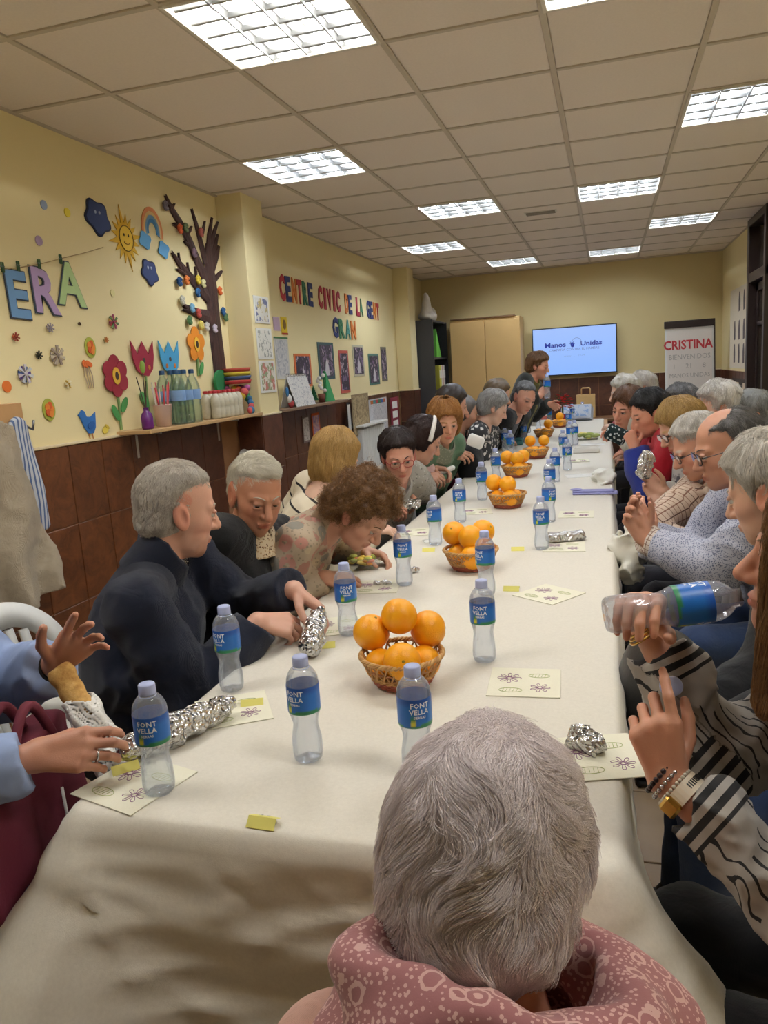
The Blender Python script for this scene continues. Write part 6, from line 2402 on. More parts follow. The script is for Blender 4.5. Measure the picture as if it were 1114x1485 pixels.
def ribbon_mesh(m, pts, ws, t, x0=0.0, bulge=.6):
    L, R = ribbon(pts, ws)
    C_ = np.array(pts, float)
    vs = []
    for l, r, c_ in zip(L, R, C_):
        vs += [(x0, *l), (x0 + t * bulge, *(l * .8 + c_ * .2)), (x0 + t, *c_), (x0 + t * bulge, *(r * .8 + c_ * .2)), (x0, *r)]
    fs = []
    for i in range(len(C_) - 1):
        for k_ in range(4):
            a = i * 5 + k_
            fs.append((a, a + 5, a + 6, a + 1))
    m.add(vs, fs)


tc = zw(1010, 700)
tree = thing('paper_tree', 'brown paper tree with bare branches climbing the wall beside the pillar', 'paper tree', (XL + .003, tc[1], tc[2]))
tb = NT('brown_crepe_paper'); _v = tb.coord((1, 6, .8))
tb.base(tb.ramp(tb.noise(_v, 14, 4, .6), [(.3, C255(40, 22, 18)), (.65, C255(70, 40, 32)), (.85, C255(112, 76, 62))]))
tb.set(Roughness=.8); tb.bump(tb.noise(_v, 40, 4), .7, .006)
BR = [('trunk', [(1052, 985), (1040, 880), (1025, 760), (1012, 640), (1003, 520), (990, 400), (985, 310)], [36, 33, 33, 31, 28, 22, 12]),
      ('branch', [(985, 500), (940, 400), (895, 290), (850, 205), (810, 140), (780, 75)], [20, 17, 15, 13, 10, 4]),
      ('branch', [(975, 400), (950, 300), (930, 220), (905, 140)], [14, 11, 9, 4]),
      ('branch', [(985, 360), (990, 270), (1003, 185)], [12, 9, 4]),
      ('branch', [(995, 330), (1015, 250), (1030, 205)], [9, 7, 3]),
      ('branch', [(1000, 380), (1020, 310), (1030, 265)], [10, 8, 4]),
      ('branch', [(1005, 430), (1028, 360), (1035, 320)], [12, 9, 5]),
      ('branch', [(985, 560), (930, 500), (880, 440), (840, 390), (810, 345)], [20, 16, 13, 9, 4]),
      ('branch', [(870, 440), (850, 400), (842, 350)], [7, 5, 2]), ('branch', [(905, 470), (890, 430), (884, 395)], [7, 5, 2]),
      ('branch', [(880, 455), (850, 435), (832, 425)], [7, 5, 2]), ('branch', [(930, 480), (926, 440), (920, 415)], [7, 4, 2]),
      ('branch', [(1000, 660), (950, 645), (900, 620), (862, 595)], [20, 15, 10, 4]), ('branch', [(915, 635), (885, 625), (860, 620)], [7, 5, 2]),
      ('branch', [(840, 225), (825, 215), (815, 218)], [7, 5, 2]), ('branch', [(880, 265), (900, 240), (905, 225)], [7, 5, 2]), ('branch', [(800, 140), (818, 128), (824, 118)], [6, 4, 2]),
      ('branch', [(955, 270), (965, 225), (968, 200)], [7, 5, 2]), ('branch', [(890, 310), (875, 300), (868, 290)], [6, 4, 2]), ('branch', [(1015, 480), (1040, 450), (1050, 438)], [8, 6, 3])]
for nm, pts, ws in BR:
    P = [zw(*p) for p in pts]
    q = [(p[1] - tc[1], p[2] - tc[2]) for p in P]
    sc_ = np.linalg.norm(np.array(q[0]) - q[-1]) / max(1, math.hypot(pts[0][0] - pts[-1][0], pts[0][1] - pts[-1][1]))
    m = MB(); ribbon_mesh(m, q, [w * .0052 * .5 + .003 if False else w * max(.0026, sc_ * .62) for w in ws], .02 if nm == 'trunk' else .014)
    put(nm, m, tb.m, tree)
POM = [(857, 235, (196, 84, 34), 'rust'), (884, 230, (106, 124, 82), 'moss green'), (956, 252, (190, 104, 98), 'pink'), (855, 486, (24, 70, 122), 'deep blue'), (889, 480, (214, 118, 50), 'orange'),
       (943, 478, (216, 190, 60), 'yellow'), (968, 496, (206, 200, 150), 'cream'), (942, 538, (40, 90, 140), 'mid blue'), (1046, 530, (210, 96, 40), 'bright orange'), (1063, 628, (30, 80, 130), 'blue right-hand'),
       (1074, 655, (90, 120, 80), 'sage'), (957, 693, (212, 196, 96), 'pale yellow'), (915, 612, (120, 170, 200), 'light blue'), (946, 636, (190, 80, 70), 'brick red'), (903, 670, (80, 120, 76), 'leaf green'),
       (1023, 710, (200, 186, 200), 'pale lilac'), (985, 700, (206, 200, 190), 'off-white'), (868, 575, (190, 186, 170), 'ivory'), (925, 350, (122, 96, 110), 'mauve'), (788, 125, (120, 110, 120), 'grey')]
for zx, zy, cl, nm in POM:
    c = zw(zx, zy, XL + .022)
    m = MB()
    for q in range(7):
        a = q * .9
        m.ball((.0, .017 * math.cos(a) * (q > 0), .017 * math.sin(a) * (q > 0)), (.010, .014, .014), 8, 6)
    o = put('pompom', m, paper_col(*cl), None, True, c)
    tag(o, nm + ' paper pompom stuck on the brown paper tree', 'pompom', 'pompoms on the paper tree')
c = zw(1030, 968)
o = flat('card_bush', 'green card bush at the foot of the paper tree', 'card bush', ellipse(c, .09, .085, 24), paper_col(40, 120, 70), XL, .02, .024)


# flowers
def card_flower(name, label, centre, r, col, midcol, stem_to, leaves, petals=6):
    c = zw(*centre); s = zw(*stem_to)
    t = thing(name, label, 'card flower', (XL + .004, c[1], c[2]), 0, 'card flowers on the wall')
    put('stem', MB().tube([(.003, 0, 0), (.003, (s[1] - c[1]) * .5 + .006, (s[2] - c[2]) * .5), (.003, s[1] - c[1], s[2] - c[2])], .007, 6), paper_col(120, 150, 90), t)
    for i in range(petals):
        a = math.pi / 2 + 2 * math.pi * i / petals
        put('petal', MB().slab(ellipse((0, r * .6 * math.cos(a), r * .62 * math.sin(a)), r * .42, r * .42, 16), ((.006 + .0006 * i, 0, 0), UY, UZ, UX), .004), col, t)
    put('flower_heart', MB().slab(ellipse((0, 0, 0), r * .30, r * .42, 18), ((.013, 0, 0), UY, UZ, UX), .003), midcol, t)
    put('seed', MB().slab(ellipse((0, 0, 0), r * .12, r * .2, 12), ((.016, 0, 0), UY, UZ, UX), .003), paper_col(60, 40, 30), t)
    for (lx, ly, an) in leaves:
        l = zw(lx, ly)
        lf_ = [(math.cos(k) * .048, math.sin(k) * .022 * (1 if abs(math.cos(k)) < .99 else .5)) for k in np.linspace(0, 6.283, 16, endpoint=False)]
        ca, sa = math.cos(an), math.sin(an)
        put('leaf', MB().slab([(x * ca - y * sa + l[1] - c[1], x * sa + y * ca + l[2] - c[2]) for x, y in lf_], ((.007, 0, 0), UY, UZ, UX), .003), paper_col(72, 142, 74), t)
    return t


card_flower('card_flower', 'dark red card flower with six petals and a yellow heart', (540, 935), .108, paper_col(142, 32, 48), paper_col(226, 178, 60), (572, 1190), ((542, 1110, 2.1), (582, 1072, .9)))
card_flower('card_flower', 'orange card flower with five petals beside the tree trunk', (924, 785), .108, paper_col(226, 138, 36), paper_col(236, 186, 60), (938, 935), ((950, 900, 1.0),), 5)


def tulip(label, zx0, zx1, zy0, zy1, col, stem, leaves):
    a, b = zw(zx0, (zy0 + zy1) / 2), zw(zx1, (zy0 + zy1) / 2)
    w = (b[1] - a[1]) / 2; cy = (a[1] + b[1]) / 2
    zt, zb = zw((zx0 + zx1) / 2, zy0)[2], zw((zx0 + zx1) / 2, zy1)[2]
    h = zt - zb
    t = thing('card_tulip', label, 'card flower', (XL + .004, cy, zb), 0, 'card flowers on the wall')
    poly = [(-w, h), (-w * .93, h * .5), (-w * .7, h * .18), (-w * .3, .01), (w * .3, 0), (w * .75, h * .2), (w * .95, h * .55), (w, h), (w * .5, h * .62), (0, h * .98), (-w * .48, h * .62)]
    m = MB()
    # split in convex pieces
    P = poly
    for idx in ((0, 1, 10), (1, 2, 3, 4, 5, 6, 8, 10), (6, 7, 8), (8, 9, 10)):
        m.slab([P[i] for i in idx[::-1]], ((.006, 0, 0), UY, UZ, UX), .005)
    put('tulip_cup', m, col, t)
    s = [zw(*p) for p in stem]
    put('stem', MB().tube([(.003, p[1] - cy, p[2] - zb) for p in s], .006, 6), paper_col(120, 150, 90), t)
    for (lx, ly, an) in leaves:
        l = zw(lx, ly); ca, sa = math.cos(an), math.sin(an)
        put('leaf', MB().slab([(math.cos(k) * .055 * ca - math.sin(k) * .028 * sa + l[1] - cy, math.cos(k) * .055 * sa + math.sin(k) * .028 * ca + l[2] - zb) for k in np.linspace(0, 6.283, 16, endpoint=False)], ((.007, 0, 0), UY, UZ, UX), .003), paper_col(72, 142, 74), t)
    for k_ in range(3):
        put('dot', MB().slab(ellipse((0, (-.4 + .4 * k_) * w, h * (.25 + .2 * (k_ % 2))), .012, .014, 10), ((.011, 0, 0), UY, UZ, UX), .002), paper_col(200, 120, 60) if k_ != 1 else paper_col(60, 50, 40), t)


tulip('crimson card tulip on a green stem', 618, 724, 768, 937, paper_col(150, 36, 58), [(688, 937), (695, 1030), (706, 1118)], ((678, 1048, 2.2),))
tulip('blue card tulip on a green stem', 750, 843, 768, 927, paper_col(72, 158, 206), [(812, 927), (818, 1000), (826, 1080)], ())
# birds
c = zw(415, 1165)
t = thing('card_bird', 'blue card bird low on the wall', 'card bird', (XL + .003, c[1], c[2]), 0, 'card birds on the wall')
put('bird_body', MB().slab([(-.085, .10), (-.11, .085), (-.085, .06), (-.05, -.02), (-.01, -.075), (.05, -.08), (.085, -.03), (.095, .04), (.10, .095), (.04, .06), (-.01, .065), (-.03, .11), (-.06, .125)][::-1], ((0, 0, 0), UY, UZ, UX), .005), paper_col(46, 108, 180), t)
for s_ in (-.005, .035): put('leg', MB().tube([(.003, s_, -.075), (.003, s_ + .005, -.13)], .003, 5), paper_col(190, 120, 60), t)
put('wing', MB().slab(ellipse((0, .03, -.01), .045, .03, 14, .5), ((.005, 0, 0), UY, UZ, UX), .003), paper_col(36, 92, 160), t)
c = zw(498, 1190)
t = thing('card_bird', 'small yellow card bird with a crossed wing', 'card bird', (XL + .003, c[1], c[2]), 0, 'card birds on the wall')
put('bird_body', MB().slab(ellipse((0, 0, 0), .042, .03, 16, .5), ((0, 0, 0), UY, UZ, UX), .004), paper_col(226, 206, 84), t)
put('wing', MB().slab(ellipse((0, .02, .025), .03, .012, 12, -.7), ((.004, 0, 0), UY, UZ, UX), .003), paper_col(206, 178, 60), t)
# round stickers, pinwheels, daisies
DOT = [(205, 122, .030, (150, 166, 196), 'pale blue round sticker near the ceiling'), (317, 158, .030, (226, 206, 70), 'yellow round sticker left of the upper cloud'), (182, 292, .032, (178, 156, 190), 'lilac round sticker above the string'),
       (533, 541, .026, (232, 222, 160), 'pale yellow round sticker under the sun'), (30, 985, .036, (214, 112, 40), 'orange round sticker at the frame edge')]
for zx, zy, r, cl, lab in DOT:
    c = zw(zx, zy)
    flat('round_sticker', lab, 'sticker', ellipse(c, r, r * 1.05, 18), paper_col(*cl), XL, .004, .001, 'round stickers on the wall')


def pinwheel(zx, zy, r, cols, label, name='paper_rosette'):
    c = zw(zx, zy)
    t = thing(name, label, 'rosette', (XL + .004, c[1], c[2]), 0, 'paper rosettes on the wall')
    n = 14
    for i in range(n):
        a, b = 2 * math.pi * i / n, 2 * math.pi * (i + .8) / n
        rr = r * (1 if i % 2 else .84)
        put('pleat', MB().slab([(0, 0), (rr * math.cos(a), rr * math.sin(a)), (rr * math.cos(b), rr * math.sin(b))], ((.002 + .006 * (i % 2), 0, 0), UY, UZ, UX), .004), paper_col(*cols[i % len(cols)]), t)
    put('button', MB().ball((.012, 0, 0), (.006, r * .22, r * .22), 10, 6), paper_col(*cols[-1]), t)


pinwheel(263, 838, .088, ((168, 152, 136), (196, 182, 160), (140, 124, 112)), 'large grey striped paper rosette')
pinwheel(110, 926, .080, ((90, 70, 140), (206, 206, 210), (70, 96, 150), (200, 190, 200)), 'purple, blue and white paper rosette')
pinwheel(530, 678, .070, ((180, 70, 60), (100, 130, 80), (210, 170, 100), (150, 60, 90)), 'red and green paper rosette')
pinwheel(65, 750, .036, ((196, 104, 60), (160, 70, 50)), 'tiny rust paper rosette')
pinwheel(229, 706, .042, ((190, 176, 176), (150, 140, 150)), 'small grey and white paper rosette')
pinwheel(175, 836, .036, ((70, 64, 40), (50, 50, 36)), 'tiny dark olive paper rosette')
pinwheel(496, 763, .028, ((150, 130, 60), (190, 120, 60)), 'tiny ochre paper rosette')
pinwheel(315, 972, .040, ((232, 220, 180), (240, 230, 200), (200, 160, 60)), 'small cream paper daisy')
pinwheel(368, 688, .016, ((80, 62, 40), (90, 70, 50)), 'tiny brown paper rosette above the red and green one')
for zx, zy, lab in ((425, 800, 'green oval card with orange petals, upper one'), (228, 1095, 'green oval card with orange petals, lower one')):
    c = zw(zx, zy)
    t = thing('oval_card', lab, 'card', (XL + .003, c[1], c[2]), 0, 'oval flower cards')
    put('oval', MB().slab(ellipse((0, 0, 0), .075, .10, 24), ((0, 0, 0), UY, UZ, UX), .004), paper_col(170, 176, 72), t)
    for k_ in range(5):
        a = 2 * math.pi * k_ / 5
        put('petal', MB().slab(ellipse((0, .032 * math.cos(a), .04 * math.sin(a)), .026, .032, 12), ((.004 + .0008 * k_, 0, 0), UY, UZ, UX), .004), paper_col(206, 92, 40) if k_ % 2 else paper_col(220, 130, 50), t)
c = zw(408, 905)
t = thing('paper_posy', 'orange paper posy with pale trailing ribbons', 'paper flower', (XL + .004, c[1], c[2]))
for k_ in range(4): put('petal', MB().slab(ellipse((0, -.03 + .02 * k_, .05 - .01 * (k_ % 2)), .02, .028, 12, .4 * k_), ((.004 + .001 * k_, 0, 0), UY, UZ, UX), .004), paper_col(220, 110, 50), t)
for k_ in range(4): put('ribbon', MB().tube([(.004, -.02 + .014 * k_, .04), (.006, -.04 + .03 * k_, -.05), (.004, -.01 + .02 * k_, -.15)], .003, 5), paper_col(190, 170, 150), t)

for o in list(COL.objects):
    if o.parent is None:
        k_ = {'card_cloud': .80, 'card_sun': .68, 'card_rainbow': .70, 'paper_rosette': .55, 'round_sticker': .68, 'card_bird': .60, 'oval_card': .52, 'paper_posy': .62, 'clothes_peg': .8}.get(o.name.split('.')[0])
        if k_: o.scale = (1, k_ * 1.08, k_)
# ---- coat rack board with coats at the left edge
c0, c1 = onx(-60, 590, XL), onx(33, 640, XL)
t = thing('coat_rack', 'wooden coat board on the wall at the left edge', 'coat rack', (XL, c0[1] + .1, 1.36))
put('board', MB().box((.012, (c1[1] - c0[1]) / 2 - .1, .0), (.024, c1[1] - c0[1], .20), ch=.003), M_TBL, t)
for k_ in range(2): put('hook', MB().tube([(.024, .05 + .17 * k_, .0), (.07, .05 + .17 * k_, -.02), (.08, .05 + .17 * k_, .02)], .006, 6), M_STEEL, t, True)


def hanging(cy, w0, w1, ztop, zbot, x0, dep, seed, fold):
    def f(P):
        z = P[:, 2]; tt = np.clip((ztop - z) / (ztop - zbot), 0, 1)
        w = w0 + (w1 - w0) * tt ** .8
        y = P[:, 1] - cy - .03 * tt
        fx = np.sin(y * 26 + 2.5 * n3(P, 6, seed) + z * 2) * fold * (0.3 + tt)
        dx = np.abs(P[:, 0] - x0 - fx * .8) - (dep * (.55 + .5 * tt) * np.sqrt(np.clip(1 - (y / w) ** 2, .04, 1)))
        d = np.maximum(dx, np.abs(y) - w)
        d = np.maximum(d, np.maximum(z - ztop - .04 * (1 - (y / w0) ** 2), zbot + .03 * np.sin(y * 9) - z))
        return d * .8 - ridged(P, 22, seed + 2) * .004
    return f


cc = onx(28, 760, XL + .10)
f = hanging(cc[1] - .12, .13, .27, 1.36, .62, XL + .12, .085, 3, .03)
hv, hq = mesh_sdf(f, [axis(XL + .0, XL + .34, .011), axis(cc[1] - .55, cc[1] + .32, .011), axis(.55, 1.46, .012)])
b_ = V(XL + .12, cc[1] - .12, .62)
o = link('coat', np_mesh('coat', hv - b_, hq), knit('beige_raincoat', C255(166, 152, 130), .7), None, b_)
tag(o, 'beige raincoat hanging on the wall at the left edge', 'coat')
cc = onx(22, 660, XL + .05)
f = hanging(cc[1] + .045, .06, .07, 1.36, .88, XL + .05, .03, 9, .012)
hv, hq = mesh_sdf(f, [axis(XL + .005, XL + .16, .009), axis(cc[1] - .1, cc[1] + .2, .009), axis(.84, 1.44, .012)])
b_ = V(XL + .05, cc[1] + .045, .88)
o = link('shirt', np_mesh('shirt', hv - b_, hq), bands('blue_white_stripe', C255(190, 194, 204), C255(92, 110, 150), .03, .45), None, b_)
_t2 = NT('blue_striped_cotton'); _v = _t2.coord(); _s = _t2.n('ShaderNodeSeparateXYZ'); _t2.l(_v, _s.inputs[0])
_t2.base(_t2.mix(_t2.math('LESS_THAN', _t2.math('FRACT', _t2.math('MULTIPLY', _t2.math('ADD', _s.outputs[1], 3.0), 45)), .4), C255(196, 200, 208), C255(84, 104, 146))); _t2.set(Roughness=.85)
o.data.materials.clear(); o.data.materials.append(_t2.m)
tag(o, 'blue and white striped shirt hanging behind the beige raincoat', 'shirt')

# ---- first shelf and what stands on it
SHX = XL + .21
sy0, sy1 = onx(172, 628, XL)[1] - .02, PILL[0][0] - .005
SZ = 1.268
t = thing('wall_shelf', 'pale wooden shelf under the paper flowers', 'shelf', (XL, (sy0 + sy1) / 2, SZ))
put('board', MB().box((.105, 0, -.010), (.21, sy1 - sy0, .020), ch=.002), simple('pale_shelf_wood', C255(196, 160, 112), .5, var=.12, nscale=12), t)
for yy in (sy0 + .16, sy1 - .3):
    put('bracket', MB().box((.008, yy - (sy0 + sy1) / 2, -.09), (.012, .022, .14), ch=.002).box((.09, yy - (sy0 + sy1) / 2, -.026), (.16, .022, .012), ch=.002), simple('grey_bracket', C255(178, 172, 166), .5), t)
# purple bottle vase with twigs
c = onx(214, 613, XL + .14)
t = thing('purple_vase', 'small purple bottle vase with dark twigs', 'vase', (c[0], c[1], SZ))
put('vase_body', MB().lathe([(0, .001), (.028, .001), (.032, .012), (.032, .065), (.026, .085), (.014, .097), (.014, .115), (.017, .118), (.012, .118), (.010, .09), (0, .09)], 20), simple('purple_glass', C255(104, 40, 122), .15), t, True)
for a, b in ((-.055, .25), (.012, .30), (.03, .22)): put('twig', MB().tube([(0, 0, .09), (0, a * .5, .09 + b * .4), (.0, a, .09 + b * .75)], .0028, 5), simple('dark_twig', C255(70, 52, 40), .8), t)
put('green_bud', MB().ball((0, .014, .33), (.012, .02, .035), 10, 8), paper_col(130, 160, 70), t, True)
# pink cup with straws
c = onx(238, 612, XL + .13)
t = thing('pink_cup', 'translucent pale pink cup full of pink straws', 'cup', (c[0], c[1], SZ))
put('cup_body', MB().lathe([(0, .002), (.040, .002), (.052, .12), (.0545, .122), (.050, .118), (.038, .006), (0, .006)], 24), simple('pale_pink_plastic', C255(232, 206, 198), .35, var=.02), t, True)
for k_ in range(10):
    a = k_ * 2.4; r = .03
    put('straw', MB().tube([(.02 * math.cos(a), .02 * math.sin(a), .01), (.045 * math.cos(a), .06 * math.sin(a), .23 + .02 * math.sin(k_ * 5))], .0035, 6), simple(('pink_straw', 'white_straw', 'red_straw')[k_ % 3], (C255(226, 120, 124), C255(232, 222, 214), C255(206, 60, 80))[k_ % 3], .4, var=0), t)
# big bottles six-pack
ME_BIG = MB().lathe([(0, .003), (.036, .002), (.042, .010), (.042, .05), (.040, .055), (.042, .06), (.042, .10), (.040, .105), (.042, .11), (.042, .19), (.040, .215), (.028, .255), (.015, .275), (.0145, .295)], 24).mesh('bottle_body', True)
ME_BIG.materials.append(clear_mat('greenish_clear_plastic', (.82, .90, .86), .2, .3))
ME_BIGW = MB().lathe([(0, .005), (.039, .006), (.039, .19), (0, .19)], 20).mesh('water', True); ME_BIGW.materials.append(M_WATER)
ME_BIGL = MB().lathe([(.0425, .135), (.0428, .137), (.0428, .192), (.0425, .194)], 24).mesh('label', True); ME_BIGL.materials.append(simple('pale_blue_label', C255(134, 172, 222), .4))
ME_BIGC = MB().lathe([(0, .312), (.015, .311), (.0165, .305), (.0165, .286)], 16).mesh('cap', True); ME_BIGC.materials.append(simple('dark_blue_cap', C255(26, 70, 110), .4))
c0 = onx(272, 610, XL + .15)
for i in range(3):
    for j in range(2):
        t = thing('large_water_bottle', 'large water bottle with dark blue cap on the shelf, %s of the %s row' % (('first', 'middle', 'last')[i], ('front', 'back')[j]), 'bottle', (XL + .155 - j * .088, c0[1] - .085 + i * .088, SZ), 0, 'six large water bottles on the shelf')
        link('bottle_body', ME_BIG, None, t); link('water', ME_BIGW, None, t); link('label', ME_BIGL, None, t); link('cap', ME_BIGC, None, t)
# shrink-wrapped small bottles, red tops
ME_SM = MB().lathe([(0, .002), (.026, .002), (.030, .010), (.030, .06), (.027, .07), (.030, .08), (.030, .125), (.018, .15), (.013, .155), (.013, .162)], 18).mesh('bottle_body', True)
ME_SM.materials.append(simple('frosted_bottle', C255(206, 200, 180), .25, var=.15, nscale=60, bump=.4, bscale=80))
ME_SMC = MB().lathe([(0, .176), (.014, .175), (.015, .170), (.015, .158)], 14).mesh('cap', True); ME_SMC.materials.append(simple('red_cap', C255(176, 40, 50), .4))
c0 = onx(326, 600, XL + .13)
for i in range(6):
    for j in range(2):
        t = thing('small_bottle', 'small red-capped bottle on the shelf, number %s from the garland, %s row' % (('six', 'five', 'four', 'three', 'two', 'one')[i], ('front', 'back')[j]), 'bottle', (XL + .165 - j * .065, c0[1] - .175 + i * .063, SZ), 0, 'red-capped bottles on the shelf')
        link('bottle_body', ME_SM, None, t); link('cap', ME_SMC, None, t)
c = V(XL + .10, PILL[0][0] - .13, SZ)
for i, cl in enumerate(((190, 60, 60), (70, 90, 130), (214, 186, 60), (180, 74, 60))):
    tag(put('bright_tray', MB().lathe([(0, .0), (.085, .0), (.095, .022), (.098, .022), (.088, -.003), (0, -.003)], 24), paper_col(*cl), None, True, c + V(0, 0, .208 + .027 * i)), ('red', 'blue-grey', 'yellow', 'brick')[i] + ' shallow tray stacked above the pompom garland', 'tray', 'stacked trays')
gar = thing('pompom_garland', 'multicoloured pompom garland heaped beside the pillar', 'garland', c)
rg = random.Random(4)
for i in range(34):
    r_ = .078 if i < 28 else .03; a = i * 2.399
    zz = .024 + .15 * ((i % 7) / 6.0) if i < 28 else .17
    put('pompom', MB().ball((r_ * math.cos(a), r_ * math.sin(a), zz), rg.uniform(.022, .029), 8, 6), paper_col(*rg.choice([(206, 90, 90), (214, 180, 60), (70, 140, 90), (226, 130, 130), (60, 110, 150), (200, 100, 60), (160, 80, 130)])), gar, True)
# grey-white handle-like fitting beside the old man, gives no light
c = onx(357, 661, XL + .06)
t = thing('wall_fitting', 'small white swivel fitting on the tiles above the white-haired man', 'wall fitting', c)
put('arm', MB().tube([(-.055, .0, -.05), (-.02, .0, -.03), (0, .0, 0)], .010, 8), M_STEEL, t, True)
put('fitting_cup', MB().lathe([(0, -.03), (.024, -.028), (.030, .0), (.032, .045), (.028, .045), (.024, 0), (0, -.02)], 16, rot=np.array(Matrix.Rotation(1.0, 3, 'X'))), M_WPL, t, True)

# ---- sheets on the pillar and the far stretch of the left wall
_pc = {}


def print_mat(name, base, cols, scale, seed, thr=.5):
    t = NT(name)
    v = t.coord()
    ad = t.n('ShaderNodeVectorMath', operation='ADD'); t.l(v, ad.inputs[0]); ad.inputs[1].default_value = (seed * 3.1, seed * 1.7, seed)
    f = t.noise(ad.outputs[0], scale, 3, .6)
    g_ = t.noise(ad.outputs[0], scale * .45, 2)
    col = t.ramp(g_, [(i / len(cols), c) for i, c in enumerate(cols)], 'CONSTANT')
    t.base(t.mix(t.math('GREATER_THAN', f, thr), base, col)); t.set(Roughness=.5)
    return t.m


def sheet(name, label, cat, px0, py0, px1, py1, mat, x, edge=None, group=None, off=.002, border=.10, inner_extra=None):
    """A sheet on a wall parallel to the left wall; corners given where the photograph shows them (px0,py0 top left; px1,py1 bottom right)."""
    a = onx(px0, py0, x); b = onx(px1, py1, x)
    y0, y1, z1, z0 = a[1], b[1], a[2], b[2]
    cy, cz = (y0 + y1) / 2, (z0 + z1) / 2; w, h = y1 - y0, z1 - z0
    t = thing(name, label, cat, (x + off, cy, cz), 0, group)
    put('sheet', MB().box((.0015, 0, 0), (.003, w, h)), edge or M_PAPER, t)
    put('picture', MB().box((.0036, 0, 0), (.0012, w * (1 - border * 2), h * (1 - border * 1.4))), mat, t)
    return t, w, h


pal = [C255(150, 150, 120), C255(112, 118, 150), C255(190, 170, 110), C255(216, 212, 200)]
sheet('drawing', 'top of three drawings on the pillar, buildings in lilac and green', 'drawing', 366, 428, 391, 470, print_mat('drawing_a', C255(222, 218, 208), pal, 26, 1, .52), PX, None, 'drawings on the pillar')
sheet('drawing', 'middle of three drawings on the pillar, a grey figure in pencil', 'drawing', 370, 475, 396, 521, print_mat('drawing_b', C255(226, 222, 212), [C255(120, 122, 120), C255(160, 160, 150), C255(216, 212, 200)], 30, 2, .55), PX, None, 'drawings on the pillar')
sheet('drawing', 'bottom of three drawings on the pillar, orange flowers', 'drawing', 374, 523, 401, 568, print_mat('drawing_c', C255(226, 220, 208), [C255(206, 140, 70), C255(150, 160, 120), C255(196, 120, 110), C255(222, 200, 140)], 28, 3, .47), PX, None, 'drawings on the pillar')
sheet('note_sheet', 'lilac sheet pinned by the pillar', 'sheet', 395, 459, 406, 480, paper_col(196, 170, 190), XL, paper_col(206, 184, 204))
t, w, h = sheet('yellow_poster', 'yellow poster with a dark figure and a red foot', 'poster', 406, 459, 417, 486, paper_col(222, 190, 40), XL, paper_col(226, 196, 60))
put('figure', MB().slab(ellipse((0, 0, .01), w * .28, h * .28, 14), ((.0045, 0, 0), UY, UZ, UX), .001), paper_col(120, 90, 30), t)
put('foot_strip', MB().box((.005, 0, -h * .44), (.001, w, h * .1)), paper_col(170, 50, 40), t)
t, w, h = sheet('wall_planner', 'tall year planner with a green top strip', 'calendar', 396, 488, 421, 549, print_mat('planner_print', C255(206, 204, 204), [C255(170, 172, 180), C255(190, 190, 194)], 40, 5, .5), XL, paper_col(206, 204, 200))
put('top_strip', MB().box((.005, 0, h * .48), (.002, w, h * .04)), paper_col(80, 130, 84), t)
gpal = [C255(70, 56, 84), C255(120, 100, 130), C255(46, 40, 56), C255(176, 160, 170), C255(96, 70, 96)]
PH = [(425, 513, 453, 560, (206, 110, 60), 'orange-bordered group photo, lowest left'), (459, 496, 486, 549, (70, 96, 96), 'green-bordered group photo, large, under the word'), (490, 508, 508, 569, (196, 96, 80), 'narrow red-bordered group photo'),
      (510, 500, 529, 545, (196, 190, 160), 'cream-bordered photo of a white figure'), (533, 513, 551, 557, (86, 120, 108), 'teal-bordered photo of a white figure'), (551, 503, 562, 552, (120, 116, 104), 'narrow grey photo nearest the second pillar')]
for i, (a, b, c_, d, cl, lab) in enumerate(PH):
    t, w, h = sheet('group_photo', lab, 'photo', a, b, c_, d, print_mat('photo_print_%d' % i, gpal[i % 2], gpal, 34, 10 + i, .42), XL, paper_col(*cl), 'group photos on the wall')
    if i in (0, 1, 3, 4):
        put('white_figure', MB().slab([(-w * .16, -h * .40), (w * .16, -h * .40), (w * .07, -h * .05), (0, h * .06), (-w * .07, -h * .05)], ((.005, 0, 0), UY, UZ, UX), .001), paper_col(206, 200, 206), t)
# lettering on the wall: every letter is a card of its own
LCOL = dict(r=(176, 52, 54), n=(44, 52, 104), o=(214, 126, 58), g=(58, 118, 84), c=(164, 44, 62), t=(70, 140, 130))
def lettering(words_, cols, pA, pB, h0, h1, word_labels):
    A, B = onx(*pA, XL), onx(*pB, XL)
    txt = words_; n = len(txt)
    L_ = B[1] - A[1]
    k_ = 0; word = 0; pos_in = 0
    for i, ch in enumerate(txt):
        if ch == ' ': word += 1; pos_in = 0; continue
        f = i / (n - 1)
        y = A[1] + L_ * f; z = A[2] + (B[2] - A[2]) * f; h = h0 + (h1 - h0) * f
        tlt = math.sin(i * 2.3) * .05
        m = MB(); uu = UY * math.cos(tlt) + UZ * math.sin(tlt); vv = UZ * math.cos(tlt) - UY * math.sin(tlt)
        gv_, _ = text_geo(ch, .03)
        wd = L_ / (n - 1) * .80
        gw = np.ptp(gv_[:, 0])
        add_text(m, ch, ((0, 0, 0), uu, vv, UX), h * 1.37, .045, min(1.15, wd / (gw * h * 1.37 + 1e-6)), thick=.006)
        o = put('letter_card', m, paper_col(*LCOL[cols[k_]]), None, False, (XL + .002, y, z))
        cname = {'r': 'red', 'n': 'navy', 'o': 'orange', 'g': 'green', 'c': 'crimson', 't': 'teal'}[cols[k_]]
        tag(o, '%s card letter %s, %s letter of the word %s' % (cname, ch, ('first', 'second', 'third', 'fourth', 'fifth', 'sixth')[pos_in], word_labels[word]), 'letter', 'coloured wall lettering')
        k_ += 1; pos_in += 1


